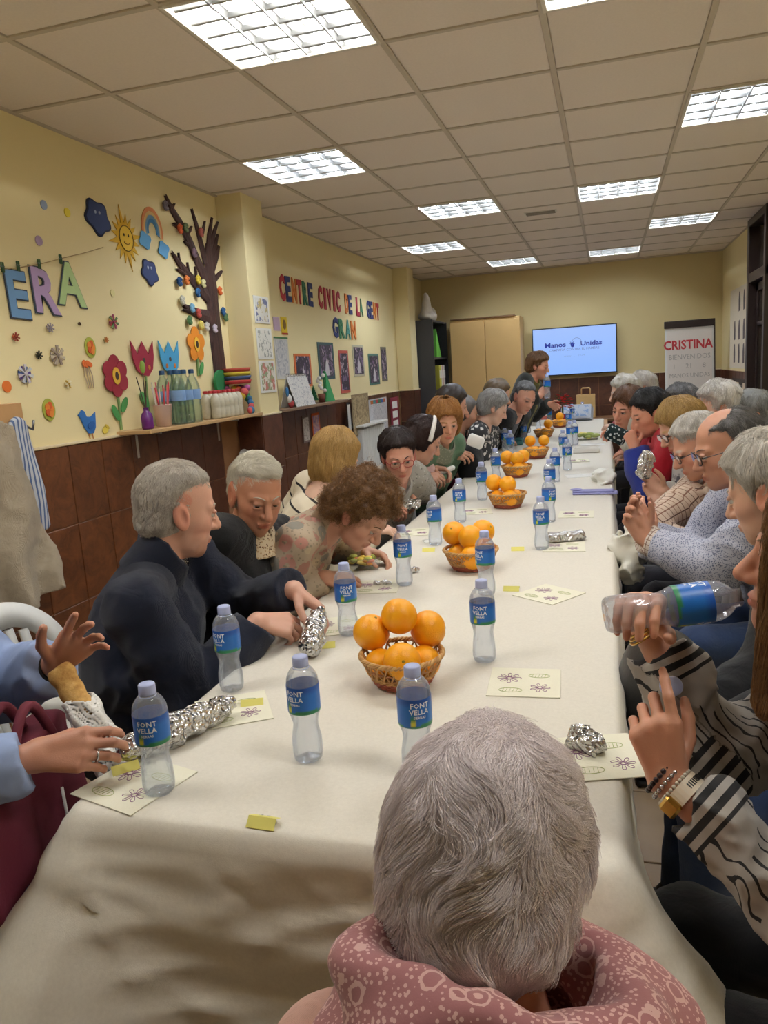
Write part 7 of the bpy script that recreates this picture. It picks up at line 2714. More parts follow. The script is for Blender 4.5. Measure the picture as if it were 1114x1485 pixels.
lettering('CENTRE CIVIC DE LA GENT', 'rnorgnrccrconcgnnor', (410, 434), (548, 463), .195, .175, ['CENTRE', 'CIVIC', 'DE', 'LA', 'GENT'])
lettering('GRAN', 'ngto', (487, 488), (513, 491), .18, .18, ['GRAN'])

# ---- second shelf
s2a, s2b = PILL[0][1] + .012, 6.95
t = thing('wall_shelf', 'brown wooden shelf past the pillar with a side panel', 'shelf', (XL, (s2a + s2b) / 2, 1.262))
M_SH2 = simple('grey_brown_wood', C255(132, 104, 80), .5, var=.15, nscale=10)
put('board', MB().box((.09, 0, -.012), (.18, s2b - s2a, .022), ch=.002), M_SH2, t)
put('side_panel', MB().box((.09, -(s2b - s2a) / 2 + .011, .11), (.18, .02, .22), ch=.002), M_SH2, t)
c = onx(430, 586, XL + .10)
t = thing('desk_calendar', 'white tent desk calendar with printed grid on the second shelf', 'calendar', (XL + .10, c[1] + .05, 1.262))
put('front_leaf', MB().box((.03, 0, .125), (.004, .42, .26), np.array(Matrix.Rotation(.28, 3, 'Y').transposed()), .001), print_mat('calendar_grid', C255(220, 218, 214), [C255(170, 170, 176), C255(196, 194, 196)], 60, 7, .55), t)
put('rear_leaf', MB().box((-.035, 0, .125), (.004, .42, .26), np.array(Matrix.Rotation(-.28, 3, 'Y').transposed()), .001), M_PAPER, t)
for k_ in range(12): put('ring', MB().tube([(-.0 + .010 * math.cos(a), -.18 + .033 * k_, .25 + .010 * math.sin(a)) for a in np.linspace(0, 6.283, 10, endpoint=False)], .0018, 5, closed=True), M_STEEL, t)
t = thing('red_figurine', 'small blue, white and red figurine leaning by the desk calendar', 'figurine', onx(421, 585, XL + .155) * V(1, 1, 0) + V(0, 0, 1.262))
put('figure_base', MB().ball((0, .02, .03), (.02, .045, .03), 12, 8), paper_col(150, 46, 46), t, True)
put('figure_middle', MB().ball((0, -.01, .07), (.018, .03, .035), 12, 8), M_PAPER, t, True)
put('figure_top', MB().ball((0, -.04, .125), (.012, .02, .04), 12, 8), paper_col(60, 120, 170), t, True)
def cone_tree(px, py, h, r, lab, kind=0):
    c = onx(px, py, XL + .11)
    t = thing('paper_fir', lab, 'ornament', (c[0], c[1], 1.262))
    if kind == 0:
        for k_ in range(4): put('tier', MB().lathe([(r * (1 - k_ * .22), .03 + h * .2 * k_), (0, .03 + h * (.4 + .2 * k_))], 14, caps=True), paper_col(40, 104, 62), t, True)
        put('trunk', MB().tube([(0, 0, 0), (0, 0, .035)], .012, 8), paper_col(96, 60, 40), t)
    else:
        put('fold', MB().slab([(-.02, 0), (r * 1.6, 0), (-.01, h)], ((0, 0, 0), UY, UZ, UX), .012), paper_col(60, 150, 90), t)
        put('back_fold', MB().slab([(-.05, 0), (-.01, 0), (-.008, h)], ((-.012, 0, 0), UY, UZ, UX), .010), paper_col(40, 118, 70), t)
cone_tree(456, 583, .13, .045, 'small dark green cone tree on the second shelf')
cone_tree(474, 580, .27, .12, 'tall folded green paper tree on the second shelf', 1)
c = onx(467, 580, XL + .11)
t = thing('pot_figure', 'brown pot with white paper flowers between the green trees', 'ornament', (c[0], c[1], 1.262))
put('pot', MB().lathe([(0, .0), (.026, .0), (.034, .075), (.030, .075), (.022, .01), (0, .01)], 14), paper_col(104, 56, 40), t, True)
for k_ in range(7): put('white_bloom', MB().ball((.02 * math.cos(k_ * .9), .04 * math.cos(k_ * 2.1), .10 + .022 * k_), .018, 8, 6), M_PAPER, t, True)
# hanging under the shelf
for a, b, c_, d, lab, m_, e_ in ((437, 604, 450, 640, 'grey printed leaflet pinned on the tiles', print_mat('leaflet', C255(150, 140, 132), [C255(96, 90, 90), C255(190, 180, 170), C255(150, 60, 60)], 50, 21, .45), paper_col(120, 100, 92)),
                                 (451, 600, 466, 648, 'orange printed leaflet pinned on the tiles', print_mat('leaflet_b', C255(150, 120, 150), [C255(120, 96, 140), C255(190, 150, 140)], 40, 22, .5), paper_col(206, 96, 40))):
    sheet('leaflet', lab, 'leaflet', a, b, c_, d, m_, XL + .014, e_, 'leaflets under the second shelf')
# radiator and boards
ra, rb = onx(519, 640, XL + .10), onx(553, 640, XL + .10)
t = thing('radiator', 'white column radiator against the tiles', 'radiator', (XL + .105, (ra[1] + rb[1]) / 2, .15))
wR = rb[1] - ra[1]
nc = 11
for k_ in range(nc):
    put('column', MB().box((0, -wR / 2 + wR * (k_ + .5) / nc, .40), (.10, wR / nc * .72, .78), ch=.012), M_WPL, t)
for z_ in (.04, .76): put('header', MB().tube([(0, -wR / 2, z_), (0, wR / 2, z_)], .022, 10), M_WPL, t, True)
put('top_cover', MB().box((.0, 0, .815), (.16, wR + .06, .02), ch=.004), M_WPL, t)
for s_ in (-1, 1): put('foot', MB().box((0, s_ * wR * .4, -.075), (.06, .03, .15), ch=.004), M_WPL, t)
sheet('cane_board', 'tan woven board leaning above the radiator', 'board', 509, 573, 537, 627, print_mat('cane_weave', C255(168, 148, 112), [C255(128, 108, 76), C255(190, 170, 130)], 70, 31, .5), XL + .10, paper_col(150, 130, 98), None, .0, .06)
sheet('black_folder', 'black folder with white pages beside the woven board', 'folder', 502, 584, 510, 627, paper_col(210, 206, 200), XL + .08, simple('black_card', C255(26, 24, 26), .6))
t, w, h = sheet('month_calendar', 'white month calendar with coloured day heads on the tiles', 'calendar', 534, 580, 563, 627, print_mat('month_grid', C255(206, 204, 206), [C255(150, 150, 160), C255(186, 184, 190)], 60, 33, .55), XL + .014, paper_col(196, 194, 196))
for k_, cl in enumerate(((190, 110, 60), (80, 140, 140), (180, 70, 70), (90, 130, 90), (70, 100, 160), (170, 90, 70))):
    put('day_head', MB().box((.005, -w * .42 + w * .84 * (k_ + .5) / 6, h * .42), (.002, w * .13, h * .1)), paper_col(*cl), t)
t, w, h = sheet('crimson_frame', 'crimson bordered notice with white panels', 'notice', 565, 577, 580, 623, paper_col(128, 30, 50), XL + .014, paper_col(120, 26, 46))
for k_ in range(3): put('panel', MB().box((.0055, 0, h * (.28 - .28 * k_)), (.001, w * .6, h * .2)), M_PAPER, t)

# ================================================================== SMALL THINGS ON THE TABLE
def napkin_mesh(w, d, printed):
    m = MB().box((0, 0, .0012), (w, d, .0022), ch=.0006)
    p = MB()
    if printed:
        def flower(cx, cy, r, n=8):
            for i in range(n):
                a = 2 * math.pi * i / n
                lp = [(cx + r * .25 * math.cos(a), cy + r * .25 * math.sin(a), .0026)]
                for t_ in np.linspace(-1, 1, 7):
                    rr = r * (.25 + .75 * (1 - t_ * t_) ** .5)
                    an = a + t_ * .30
                    lp.append((cx + rr * math.cos(an), cy + rr * math.sin(an), .0026))
                p.tube(lp, .0007, 4, C255(150, 104, 138), closed=True)
            p.tube([(cx + r * .2 * math.cos(a), cy + r * .2 * math.sin(a), .0026) for a in np.linspace(0, 6.283, 10, endpoint=False)], .0007, 4, C255(150, 104, 138), closed=True)
        flower(-w * .22, d * .12, w * .17); flower(w * .22, -d * .20, w * .14, 7)
        for cx, cy, rx in ((w * .20, d * .22, w * .15), (-w * .18, -d * .30, w * .16)):
            p.tube([(cx + rx * math.cos(a), cy + rx * .45 * math.sin(a), .0026) for a in np.linspace(0, 6.283, 18, endpoint=False)], .0007, 4, C255(176, 184, 116), closed=True)
            for k_ in range(5): p.tube([(cx - rx * .7 + rx * .3 * k_, cy - rx * .25, .0026), (cx - rx * .6 + rx * .3 * k_, cy + rx * .28, .0026)], .0006, 4, C255(176, 184, 116))
    return m, p


M_NAP = simple('cream_napkin', C255(232, 228, 206), .85, var=.03, bump=.2, bscale=220)
M_INK = attr_mat('napkin_ink', .8)
nm_, np_ = napkin_mesh(.165, .165, True)
ME_NAPK, ME_NAPP = nm_.mesh('napkin_sheet'), np_.mesh('printed_flowers', True, True)
ME_NAPK.materials.append(M_NAP); ME_NAPP.materials.append(M_INK)
NAPS = [((196, 1136), -.27, 'printed napkin under the part-empty bottle at the near left corner'), ((338, 1030), .55, 'printed napkin under the long foil roll, near left'), ((490, 908), .4, 'printed napkin under the foil parcel of the man in navy'),
        ((545, 851), .15, 'printed napkin in front of the salad tub, with a foil scrap'), ((761, 990), .05, 'square printed napkin alone, right of the nearest basket'), ((796, 862), -.62, 'printed napkin turned like a diamond on the right half'),
        ((818, 793), .05, 'printed napkin under the open foil parcel'), ((836, 746), .0, 'printed napkin in front of the purple folded one'), ((600, 772), .3, 'printed napkin left of the second basket'),
        ((690, 742), .2, 'printed napkin left of the third basket'), ((838, 668), .1, 'printed napkin behind the purple folded one'), ((868, 1098), .3, 'white napkin corner showing at the right of the silver-haired head')]
for (px, py), rz, lab in NAPS:
    c = onz(px, py, TT)
    t = thing('paper_napkin', lab, 'napkin', (c[0], c[1], TT), rz, 'printed paper napkins')
    link('napkin_sheet', ME_NAPK, None, t); link('printed_flowers', ME_NAPP, None, t)['kind'] = 'stuff'
M_NOTE = simple('yellow_note', C255(228, 220, 120), .8, var=.04)
nt = MB()
vs = [(-.026, -.014, 0), (.026, -.014, 0), (.026, 0, .014), (-.026, 0, .014), (.026, .016, .006), (-.026, .016, .006)]
nt.add(vs, [(0, 1, 2, 3), (3, 2, 4, 5)]); nt.add([(x, y, z - .0008) for x, y, z in vs], [(3, 2, 1, 0), (5, 4, 2, 3)])
nk = MB()
for k_, s_ in enumerate(('3', '6')):
    add_text(nk, s_, ((-.008 + .014 * k_, .0075, .0113), (1, 0, 0), (0, .89, -.45), (0, .45, .89)), .014, .01)
ME_NOTE, ME_NOTEI = nt.mesh('card'), nk.mesh('ink')
ME_NOTE.materials.append(M_NOTE); ME_NOTEI.materials.append(simple('pencil_ink', C255(70, 70, 70), .8))
NOTES = [((382, 1196), -.05, 'folded yellow seat ticket alone at the near table edge'), ((366, 1022), .4, 'yellow seat ticket at the end of the long foil roll'), ((473, 938), .3, 'yellow seat ticket in front of the foil parcel'),
         ((622, 799), .1, 'yellow seat ticket left of the second basket'), ((742, 856), .0, 'yellow seat ticket beside the diamond napkin'), ((751, 798), .1, 'yellow seat ticket right of the second basket'), ((182, 1118), .8, 'yellow seat ticket on the near corner napkin')]
for (px, py), rz, lab in NOTES:
    c = onz(px, py, TT)
    t = thing('seat_ticket', lab, 'ticket', (c[0], c[1], TT + (.003 if 'napkin' in lab and 'corner' in lab else 0.0008)), rz, 'yellow seat tickets')
    link('card', ME_NOTE, None, t); link('ink', ME_NOTEI, None, t)

# crumpled foil
M_FOIL = NT('aluminium_foil'); M_FOIL.base(C255(206, 206, 206)); M_FOIL.set(Metallic=1.0, Roughness=.24)
_v = M_FOIL.coord()
_vo = M_FOIL.n('ShaderNodeTexVoronoi'); _vo.inputs['Scale'].default_value = 95; M_FOIL.l(_v, _vo.inputs['Vector'])
M_FOIL.bump(_vo.outputs['Distance'], .9, .006); M_FOIL = M_FOIL.m


def foil_blob(pts, rad, label, name='foil_parcel', cat='foil parcel', seed=1, flat=1.0, h=.0045, open_top=False):
    pts = [np.array(p, float) for p in pts]
    org = np.mean(pts, 0)
    def f(P):
        q = P.copy()
        d = None
        for i in range(len(pts) - 1):
            a, b = pts[i], pts[i + 1]
            r0, r1 = rad[i], rad[i + 1]
            e = seg((q - org) * np.array([1, 1, 1 / flat]) + org, a, b, r0, r1)
            d = e if d is None else smin(d, e, .012)
        rid = ridged(q, 110, seed) * .0045 + ridged(q, 60, seed + 2) * .005 + np.abs(n3(q, 200, seed + 4)) * .002
        d = d - rid
        if open_top: d = np.maximum(d, -(seg((q - org - V(0, 0, .022)) * np.array([1, 1, 1 / flat]) + org, pts[0] * .8 + org * .2, pts[-1] * .8 + org * .2, rad[0] * .8, rad[-1] * .8)))
        return np.maximum(d, TT + .0005 - q[:, 2])
    A = np.array(pts); R_ = max(rad) + .03
    v_, q_ = mesh_sdf(f, [axis(A[:, i].min() - R_, A[:, i].max() + R_, h) for i in range(3)])
    me = np_mesh('foil', v_ - org, q_); me.polygons.foreach_set('use_smooth', np.zeros(len(me.polygons), bool))
    o = link(name, me, M_FOIL, None, org)
    return tag(o, label, cat)


z1 = TT + .030
a, b = onz(186, 1088, z1), onz(328, 1024, z1)
foil_blob([a, a * .6 + b * .4, b], [.022, .030, .019], 'long crumpled foil roll behind the near left bottle', seed=2)
a, b = onz(452, 936, TT + .03), onz(462, 892, TT + .075)
foil_blob([a, b], [.030, .020], 'foil parcel being opened by the man in the navy sweater', seed=5)
a, b = onz(800, 781, TT + .018), onz(842, 777, TT + .018)
foil_blob([a, b], [.026, .026], 'open foil parcel with a sandwich on the right half of the table', seed=9, flat=.8)
a, b = onz(842, 1072, TT + .018), onz(866, 1082, TT + .016)
foil_blob([a, b], [.024, .018], 'crumpled foil beside the silver-haired head at the right', seed=12)
a = onz(602, 826, TT + .010)
foil_blob([a, a + V(.008, .004, 0)], [.010, .010], 'small foil ball beside the bottle by the salad tub', 'foil_ball', 'foil ball', seed=15, h=.004)
a, b = onz(572, 735, TT + .05), onz(604, 730, TT + .05)
foil_blob([a, b], [.028, .024], 'foil parcel in the hands of the person with red glasses', seed=18, h=.006)
c = P_BLND['hands'][1][0][0][1]
foil_blob([ony(934, 684, 3.5), ony(938, 664, 3.5)], [.030, .030], 'foil parcel held up by the blond person on the right', seed=20, h=.006)
a = onz(556, 846, TT + .006)
foil_blob([a - V(.02, 0, 0), a + V(.02, .0, 0)], [.008, .006], 'flat foil scrap on the napkin by the salad tub', 'foil_scrap', 'foil scrap', seed=25, h=.004)


def tray_box(px, py, w, d, h, rz, label, name, wallm, fill=None, seed=1):
    c = onz(px, py, TT)
    t = thing(name, label, 'food tub', (c[0], c[1], TT), rz)
    m = MB()
    th = .002
    m.box((0, 0, th / 2 + .0005), (w * .84, d * .84, th))
    for s_ in (-1, 1):
        m.add([(s_ * w * .42, -d * .42, .001), (s_ * w * .42, d * .42, .001), (s_ * w * .5, d * .5, h), (s_ * w * .5, -d * .5, h)], [(0, 1, 2, 3)])
        m.add([(-w * .42, s_ * d * .42, .001), (w * .42, s_ * d * .42, .001), (w * .5, s_ * d * .5, h), (-w * .5, s_ * d * .5, h)], [(0, 1, 2, 3)])
    put('tub_wall', m, wallm, t)
    put('rim', MB().tube([(-w * .5, -d * .5, h), (w * .5, -d * .5, h), (w * .5, d * .5, h), (-w * .5, d * .5, h)], .003, 6, closed=True), wallm, t)
    rr = random.Random(seed)
    if fill:
        for nm, cl, cnt, sz in fill:
            for k_ in range(cnt):
                put(nm, MB().ball((rr.uniform(-.36, .36) * w, rr.uniform(-.36, .36) * d, h * rr.uniform(.45, 1.0)), (sz * rr.uniform(.7, 1.2), sz * rr.uniform(.6, 1.2), sz * .5), 8, 5), paper_col(*cl), t, True)
    return t


M_TUB = clear_mat('clear_tub', (.95, .96, .94), .2, .3)
tray_box(526, 822, .125, .15, .045, .45, 'clear plastic tub of salad with yellow and green pieces', 'salad_tub', M_TUB,
         [('lettuce_piece', (186, 196, 104), 9, .018), ('yellow_piece', (240, 214, 96), 13, .018), ('orange_piece', (226, 150, 50), 5, .014), ('pink_piece', (226, 150, 130), 6, .016), ('olive', (90, 50, 30), 2, .010)], 3)
tray_box(852, 637, .22, .20, .05, .0, 'clear tub of salad far along the right side of the table', 'salad_tub', M_TUB, [('lettuce_piece', (150, 160, 80), 12, .035), ('yellow_piece', (220, 200, 110), 8, .03)], 5)
# teal box, white tray, purple napkin, papers
c = onz(750, 645, TT)
t = thing('teal_box', 'flat teal plastic box on the left half of the table, far along', 'box', (c[0] - .08, c[1] + .05, TT), .1)
put('box_body', MB().box((0, 0, .022), (.26, .20, .044), ch=.008), simple('teal_plastic', C255(66, 128, 132), .4), t)
put('box_lid', MB().box((0, 0, .049), (.27, .21, .010), ch=.004), simple('teal_lid', C255(84, 146, 148), .35), t)
c = onz(851, 655, TT)
t = thing('white_tray', 'shallow white paper tray near the far salad tub', 'tray', (c[0], c[1], TT), .0)
put('tray_base', MB().box((0, 0, .003), (.20, .16, .004)), M_PAPER, t)
for s_ in (-1, 1):
    put('tray_side', MB().box((s_ * .10, 0, .017), (.004, .16, .03)), M_PAPER, t); put('tray_side', MB().box((0, s_ * .08, .017), (.20, .004, .03)), M_PAPER, t)
c = onz(863, 716, TT)
t = thing('folded_napkin', 'long folded lilac blue napkin hanging over the right table edge', 'napkin', (c[0], c[1], TT))
M_LIL = simple('lilac_cloth', C255(148, 148, 196), .8, var=.08, bump=.2, bscale=120)
put('lower_fold', MB().box((0, 0, .006), (.24, .085, .011), ch=.004), M_LIL, t)
put('upper_fold', MB().box((-.01, .006, .0165), (.22, .070, .009), ch=.003), M_LIL, t)
put('loose_corner', MB().ball((-.10, .01, .024), (.035, .03, .006), 12, 6), M_LIL, t, True)
for (px, py, w, d, rz, lab) in ((846, 690, .22, .13, .2, 'loose white paper sheet behind the purple folded napkin'), (640, 783, .16, .05, .5, 'narrow white paper strip left of the second basket'), (860, 645, .20, .12, .1, 'white paper under the far salad tub')):
    c = onz(px, py, TT)
    t = thing('paper_sheet', lab, 'paper', (c[0], c[1], TT), rz)
    put('sheet', MB().box((0, 0, .0012), (w, d, .002)), M_PAPER, t); put('folded_edge', MB().box((0, d * .42, .004), (w * .98, d * .12, .003), ch=.001), M_PAPER, t)


def crumple(org, r, label, mat, name, cat, seed, h=.010, amp=.02, k=34):
    r = np.array(r, float)
    def f(P): return ell(P, org, r) - ridged(P, k, seed) * amp - n3(P, k * 2, seed + 1) * amp * .3
    v_, q_ = mesh_sdf(f, [axis(org[i] - r[i] - .05, org[i] + r[i] + .05, h) for i in range(3)])
    return tag(link(name, np_mesh(name, v_ - org, q_), mat, None, org), label, cat)


M_BAGP = simple('thin_white_bag', C255(226, 224, 212), .45, var=.05, bump=.3, bscale=60)
crumple(onz(876, 690, TT + .03), (.06, .16, .035), 'crumpled white cloth spilling over the right table edge', M_BAGP, 'crumpled_cloth', 'cloth', 4)
crumple(ony(912, 806, 3.05), (.05, .09, .085), 'white plastic bag on the lap beside the man in checks', M_BAGP, 'plastic_bag', 'bag', 8, .007, .030, 44)
crumple(ony(945, 975, 1.85) + V(.03, 0, -.05), (.10, .14, .15), 'black leather bag under the right table edge', simple('black_soft_leather', C255(30, 29, 30), .38, var=.2, bump=.3, bscale=60), 'leather_bag', 'bag', 11, .014, .010, 14)
crumple(ony(684, 676, 5.2), (.09, .09, .16), 'black coat bundled on the lap behind the woman in green', knit('black_knit', BLACK), 'black_coat', 'coat', 13, .016, .014, 18)
# white phone-like napkin in hand, patterned pouch
c = ony(690, 640, 4.62)
tag(put('held_napkin', MB().box((0, 0, 0), (.10, .035, .075), np.array(Matrix.Rotation(.4, 3, 'Y')), .012), M_PAPER, None, True, c), 'white napkin wrap held by the woman in green', 'napkin')
c = onz(648, 682, .86)
tag(put('held_napkin', MB().box((0, 0, 0), (.11, .04, .03), np.array(Matrix.Rotation(-.35, 3, 'Y')), .010), M_PAPER, None, True, c), 'white wrapped roll held by the person with the hairband', 'napkin')
c = ony(894, 630, 4.95)
tag(put('patterned_pouch', MB().box((0, 0, 0), (.13, .04, .10), np.array(Matrix.Rotation(.5, 3, 'Y')), .012), spots('black_white_pouch', C255(30, 44, 46), (C255(196, 206, 206),), 60, .36), None, True, c), 'black and white patterned pouch held by the smiling person', 'pouch')
# hair band of the person with dark hair: a part of that person
D = P_BAND
hb = MB()
hb.tube([to_world([(.098 * math.cos(a), .022 - .02 * math.sin(a), .030 + .112 * math.sin(a))], D['Hc'], D['Rh'], D['s'])[0] - D['base'] for a in np.linspace(-.15, math.pi + .15, 24)], .0125, 8)
put('hairband', hb, simple('white_fluffy_band', C255(232, 228, 222), .9, bump=.4), D['root'], True)
# bottle in the standing person's hand
bp = P_STAND['hands'][1][0][1][1]
bottle(bp + V(.02, -.02, -.09), 'high', 'water bottle held up by the standing person', .5, None, True, None)

# ================================================================== FAR END OF THE ROOM
# open bookcase against the left wall
bx0, bx1, by0, by1, bh = XL + .02, XL + .40, 9.84, 10.75, 2.10
M_ANTH = simple('anthracite_board', C255(58, 58, 62), .5, var=.06)
t = thing('bookcase', 'anthracite open bookcase in the far left corner', 'bookcase', ((bx0 + bx1) / 2, (by0 + by1) / 2, 0))
wx, wy = bx1 - bx0, by1 - by0
for s_ in (-1, 1): put('side_panel', MB().box((0, s_ * (wy / 2 - .011), bh / 2), (wx, .022, bh), ch=.002), M_ANTH, t)
put('back_panel', MB().box((-wx / 2 + .006, 0, bh / 2), (.012, wy - .05, bh - .02)), M_ANTH, t)
SHZ = [.08, .48, .84, 1.20, 1.62, bh - .012]
for z_ in SHZ: put('shelf_board', MB().box((.004, 0, z_), (wx - .02, wy - .046, .022), ch=.001), M_ANTH, t)
bcx = (bx0 + bx1) / 2
rb_ = random.Random(3)
kk = 0
for zi, cols_ in ((1.21, [(176, 170, 60), (190, 184, 70), (206, 204, 196), (190, 150, 140), (206, 204, 196), (120, 120, 126)]), (.85, [(60, 62, 70), (90, 60, 60), (206, 204, 196), (60, 90, 70)])):
    yy = by0 + (.30 if zi > 1 else .40)
    for cl in cols_:
        w_ = rb_.uniform(.05, .075)
        b = thing('binder', '%s box binder, number %s on the %s bookcase shelf' % ({(176, 170, 60): 'olive yellow', (190, 184, 70): 'mustard', (206, 204, 196): 'white', (190, 150, 140): 'pinkish', (120, 120, 126): 'grey', (60, 62, 70): 'charcoal', (90, 60, 60): 'maroon', (60, 90, 70): 'dark green'}[cl], ('one', 'two', 'three', 'four', 'five', 'six')[cols_.index(cl) if cl != (206, 204, 196) else kk % 6], 'middle' if zi > 1 else 'lower'), 'binder', (bcx + .05, yy + w_ / 2, zi + .001), 0, 'binders in the bookcase')
        kk += 1
        put('cover', MB().box((0, 0, .16), (.27, w_ - .004, .31), ch=.004), paper_col(*cl), b)
        put('spine_label', MB().box((.1365, 0, .20), (.002, w_ * .6, .10)), M_PAPER, b)
        yy += w_ + .004
tag(put('green_folder', MB().slab([(0, 0), (.30, 0), (.03, .36)], ((0, 0, 0), UY, UZ, UX), .16), paper_col(96, 170, 60), None, False, (bcx + .01, by0 + .26, 1.633)), 'bright green leaning folder on the upper bookcase shelf', 'folder')
tag(put('dark_box', MB().box((0, 0, .11), (.22, .30, .22), ch=.006), paper_col(40, 34, 40), None, False, (bcx - .04, by0 + .73, 1.633)), 'dark box on the upper bookcase shelf', 'box')
fo = V(bcx + .07, by0 + .30, bh)
def fig(P):
    q = P - fo
    d = smin(ell(q, (0, 0, .06), (.12, .18, .07)), ell(q, (0, -.06, .15), (.07, .08, .12)), .04)
    d = smin(d, ell(q, (0, -.07, .29), (.035, .04, .07)), .03); d = smin(d, ell(q, (.0, .13, .13), (.07, .07, .07)), .03)
    return np.maximum(d, -q[:, 2]) - n3(P, 40, 2) * .008
fv, fq = mesh_sdf(fig, [axis(fo[i] - .25, fo[i] + .27, .014) for i in range(2)] + [axis(fo[2] - .03, fo[2] + .44, .014)])
tag(link('plaster_figure', np_mesh('plaster_figure', fv - fo, fq), simple('white_plaster', C255(222, 216, 206), .8), None, fo), 'white plaster figure sitting on top of the bookcase', 'figurine')
# light wood cupboard with two doors
M_MAPLE = simple('maple_veneer', C255(206, 170, 112), .45, var=.08, nscale=5)
cx0, cx1, cy0, cy1, chh = -2.03, -1.10, 10.52, 10.98, 2.10
t = thing('cupboard', 'tall pale wood cupboard with two doors at the far wall', 'cupboard', ((cx0 + cx1) / 2, (cy0 + cy1) / 2, 0))
w_ = cx1 - cx0
put('carcass', MB().box((0, .01, chh / 2), (w_, cy1 - cy0 - .02, chh), ch=.003), M_MAPLE, t)
for s_ in (-1, 1):
    dr = put('door', MB().box((s_ * w_ * .25, -(cy1 - cy0) / 2 - .004, chh / 2 + .02), (w_ / 2 - .006, .018, chh - .10), ch=.003), M_MAPLE, t)
    put('handle', MB().tube([(s_ * .03, -.03 - (cy1 - cy0) / 2, .98), (s_ * .03, -.05 - (cy1 - cy0) / 2, .99), (s_ * .10, -.05 - (cy1 - cy0) / 2, .99)], .008, 8), M_GOLD, dr, True)
put('dark_top', MB().box((-.03, -.03, chh + .010), (w_ * .92, .40, .02), ch=.003), simple('dark_cornice', C255(110, 78, 48), .5), t)
# television
tx0, tx1, tz0, tz1 = -.985, .122, 1.285, 1.925
t = thing('television', 'wall television showing a pale blue slide with a navy title', 'television', ((tx0 + tx1) / 2, YB - .09, (tz0 + tz1) / 2))
tw_, th_ = tx1 - tx0, tz1 - tz0
put('bezel', MB().box((0, .012, 0), (tw_, .05, th_), ch=.004), M_BLKP, t)
put('wall_mount', MB().box((0, .06, 0), (.4, .06, .3), ch=.004), M_STEEL, t)
ts = NT('screen_blue_glow'); ts.base((0.02, 0.03, 0.05)); ts.set(Roughness=.25)
_v = ts.coord(out='Generated'); _s = ts.n('ShaderNodeSeparateXYZ'); ts.l(_v, _s.inputs[0])
ts.l(ts.mix(_s.outputs[2], C255(140, 182, 252), C255(160, 190, 250)), ts.b.inputs['Emission Color']); ts.b.inputs['Emission Strength'].default_value = 1.0
sc_o = put('screen', MB().box((0, -.0145, 0), (tw_ - .028, .003, th_ - .028)), ts.m, t)
def scr(name, c):
    q = NT(name); q.base((.01, .01, .02)); q.b.inputs['Emission Color'].default_value = (*c, 1); q.b.inputs['Emission Strength'].default_value = .9; return q.m
NV = scr('slide_navy', C255(28, 46, 150)); GB = scr('slide_grey', C255(112, 132, 190)); PB = scr('slide_pale', C255(132, 166, 226))
fr = ((0, -.0165, 0), (1, 0, 0), (0, 0, 1), (0, -1, 0))
def slide(name, s_, x, z, size, bold, m_, sx=1.0):
    m = MB(); add_text(m, s_, ((x, -.0165, z), (1, 0, 0), (0, 0, 1), (0, -1, 0)), size, bold, sx); return put(name, m, m_, t)
slide('slide_title', 'Manos', -.245, .060, .085, .03, NV, 1.25); slide('slide_title', 'Unidas', .225, .060, .085, .03, NV, 1.2)
slide('slide_subtitle', 'CAMPAÑA CONTRA EL HAMBRE', 0, .005, .045, .005, GB, 1.0)
slide('slide_caption', 'www   .   2024', 0, -.075, .035, .0, PB, 1.3)
m = MB().tube([(.035 + .062 * math.cos(a), -.0165, .105 + .062 * math.sin(a)) for a in np.linspace(-.9, 3.6, 26)], .003, 5); put('slide_globe_ring', m, GB, t)
m = MB()
for a, l in ((2.6, .05), (2.15, .06), (1.75, .062), (1.35, .055), (.6, .045)):
    m.slab([(-.02 + .012 * math.cos(a + 1.57), .075 + .012 * math.sin(a + 1.57)), (-.02 - .012 * math.cos(a + 1.57), .075 - .012 * math.sin(a + 1.57)), (-.02 + l * math.cos(a), .075 + l * math.sin(a))], ((0, -.0165, 0), (1, 0, 0), (0, 0, 1), (0, -1, 0)), .001)
m.slab([(-.02 + .024 * math.cos(a), .072 + .026 * math.sin(a)) for a in np.linspace(0, 6.283, 14, endpoint=False)], ((0, -.0165, 0), (1, 0, 0), (0, 0, 1), (0, -1, 0)), .001)
put('slide_hand_emblem', m, NV, t)['kind'] = 'stuff'
# table at the far end with what stands on it
t = thing('side_table', 'low brown table at the far wall behind the white cloth', 'table', (-.10, 10.45, 0))
put('tabletop', MB().box((0, 0, .715), (1.0, .62, .03), ch=.004), simple('brown_laminate', C255(128, 90, 56), .4), t)
for sx in (-1, 1):
    for sy in (-1, 1): put('leg', MB().box((sx * .46, sy * .27, .35), (.04, .04, .70), ch=.004), M_STEEL, t)
FT = .731
kc = ony(850, 590, 10.5)
t = thing('paper_bag', 'brown kraft paper bag with twisted handles on the far table', 'bag', (kc[0], 10.5, FT))
M_KRAFT = simple('kraft_paper', C255(212, 178, 120), .8, var=.06)
put('bag_body', MB().box((0, 0, .15), (.235, .11, .30), ch=.003), M_KRAFT, t)
put('mouth', MB().box((0, 0, .3005), (.22, .095, .002)), simple('bag_inside', C255(150, 118, 76), .8), t)
for s_ in (-1, 1): put('handle', MB().tube([(-.055, s_ * .05, .29), (-.055, s_ * .05, .37), (-.045, s_ * .05, .385), (.045, s_ * .05, .385), (.055, s_ * .05, .37), (.055, s_ * .05, .29)], .007, 6), M_KRAFT, t, True)
bxp = onz(838, 601, TT + .06)
t = thing('picture_box', 'blue and white picture box leaning at the end of the long table', 'box', (bxp[0], min(bxp[1], 9.75), TT), -.15)
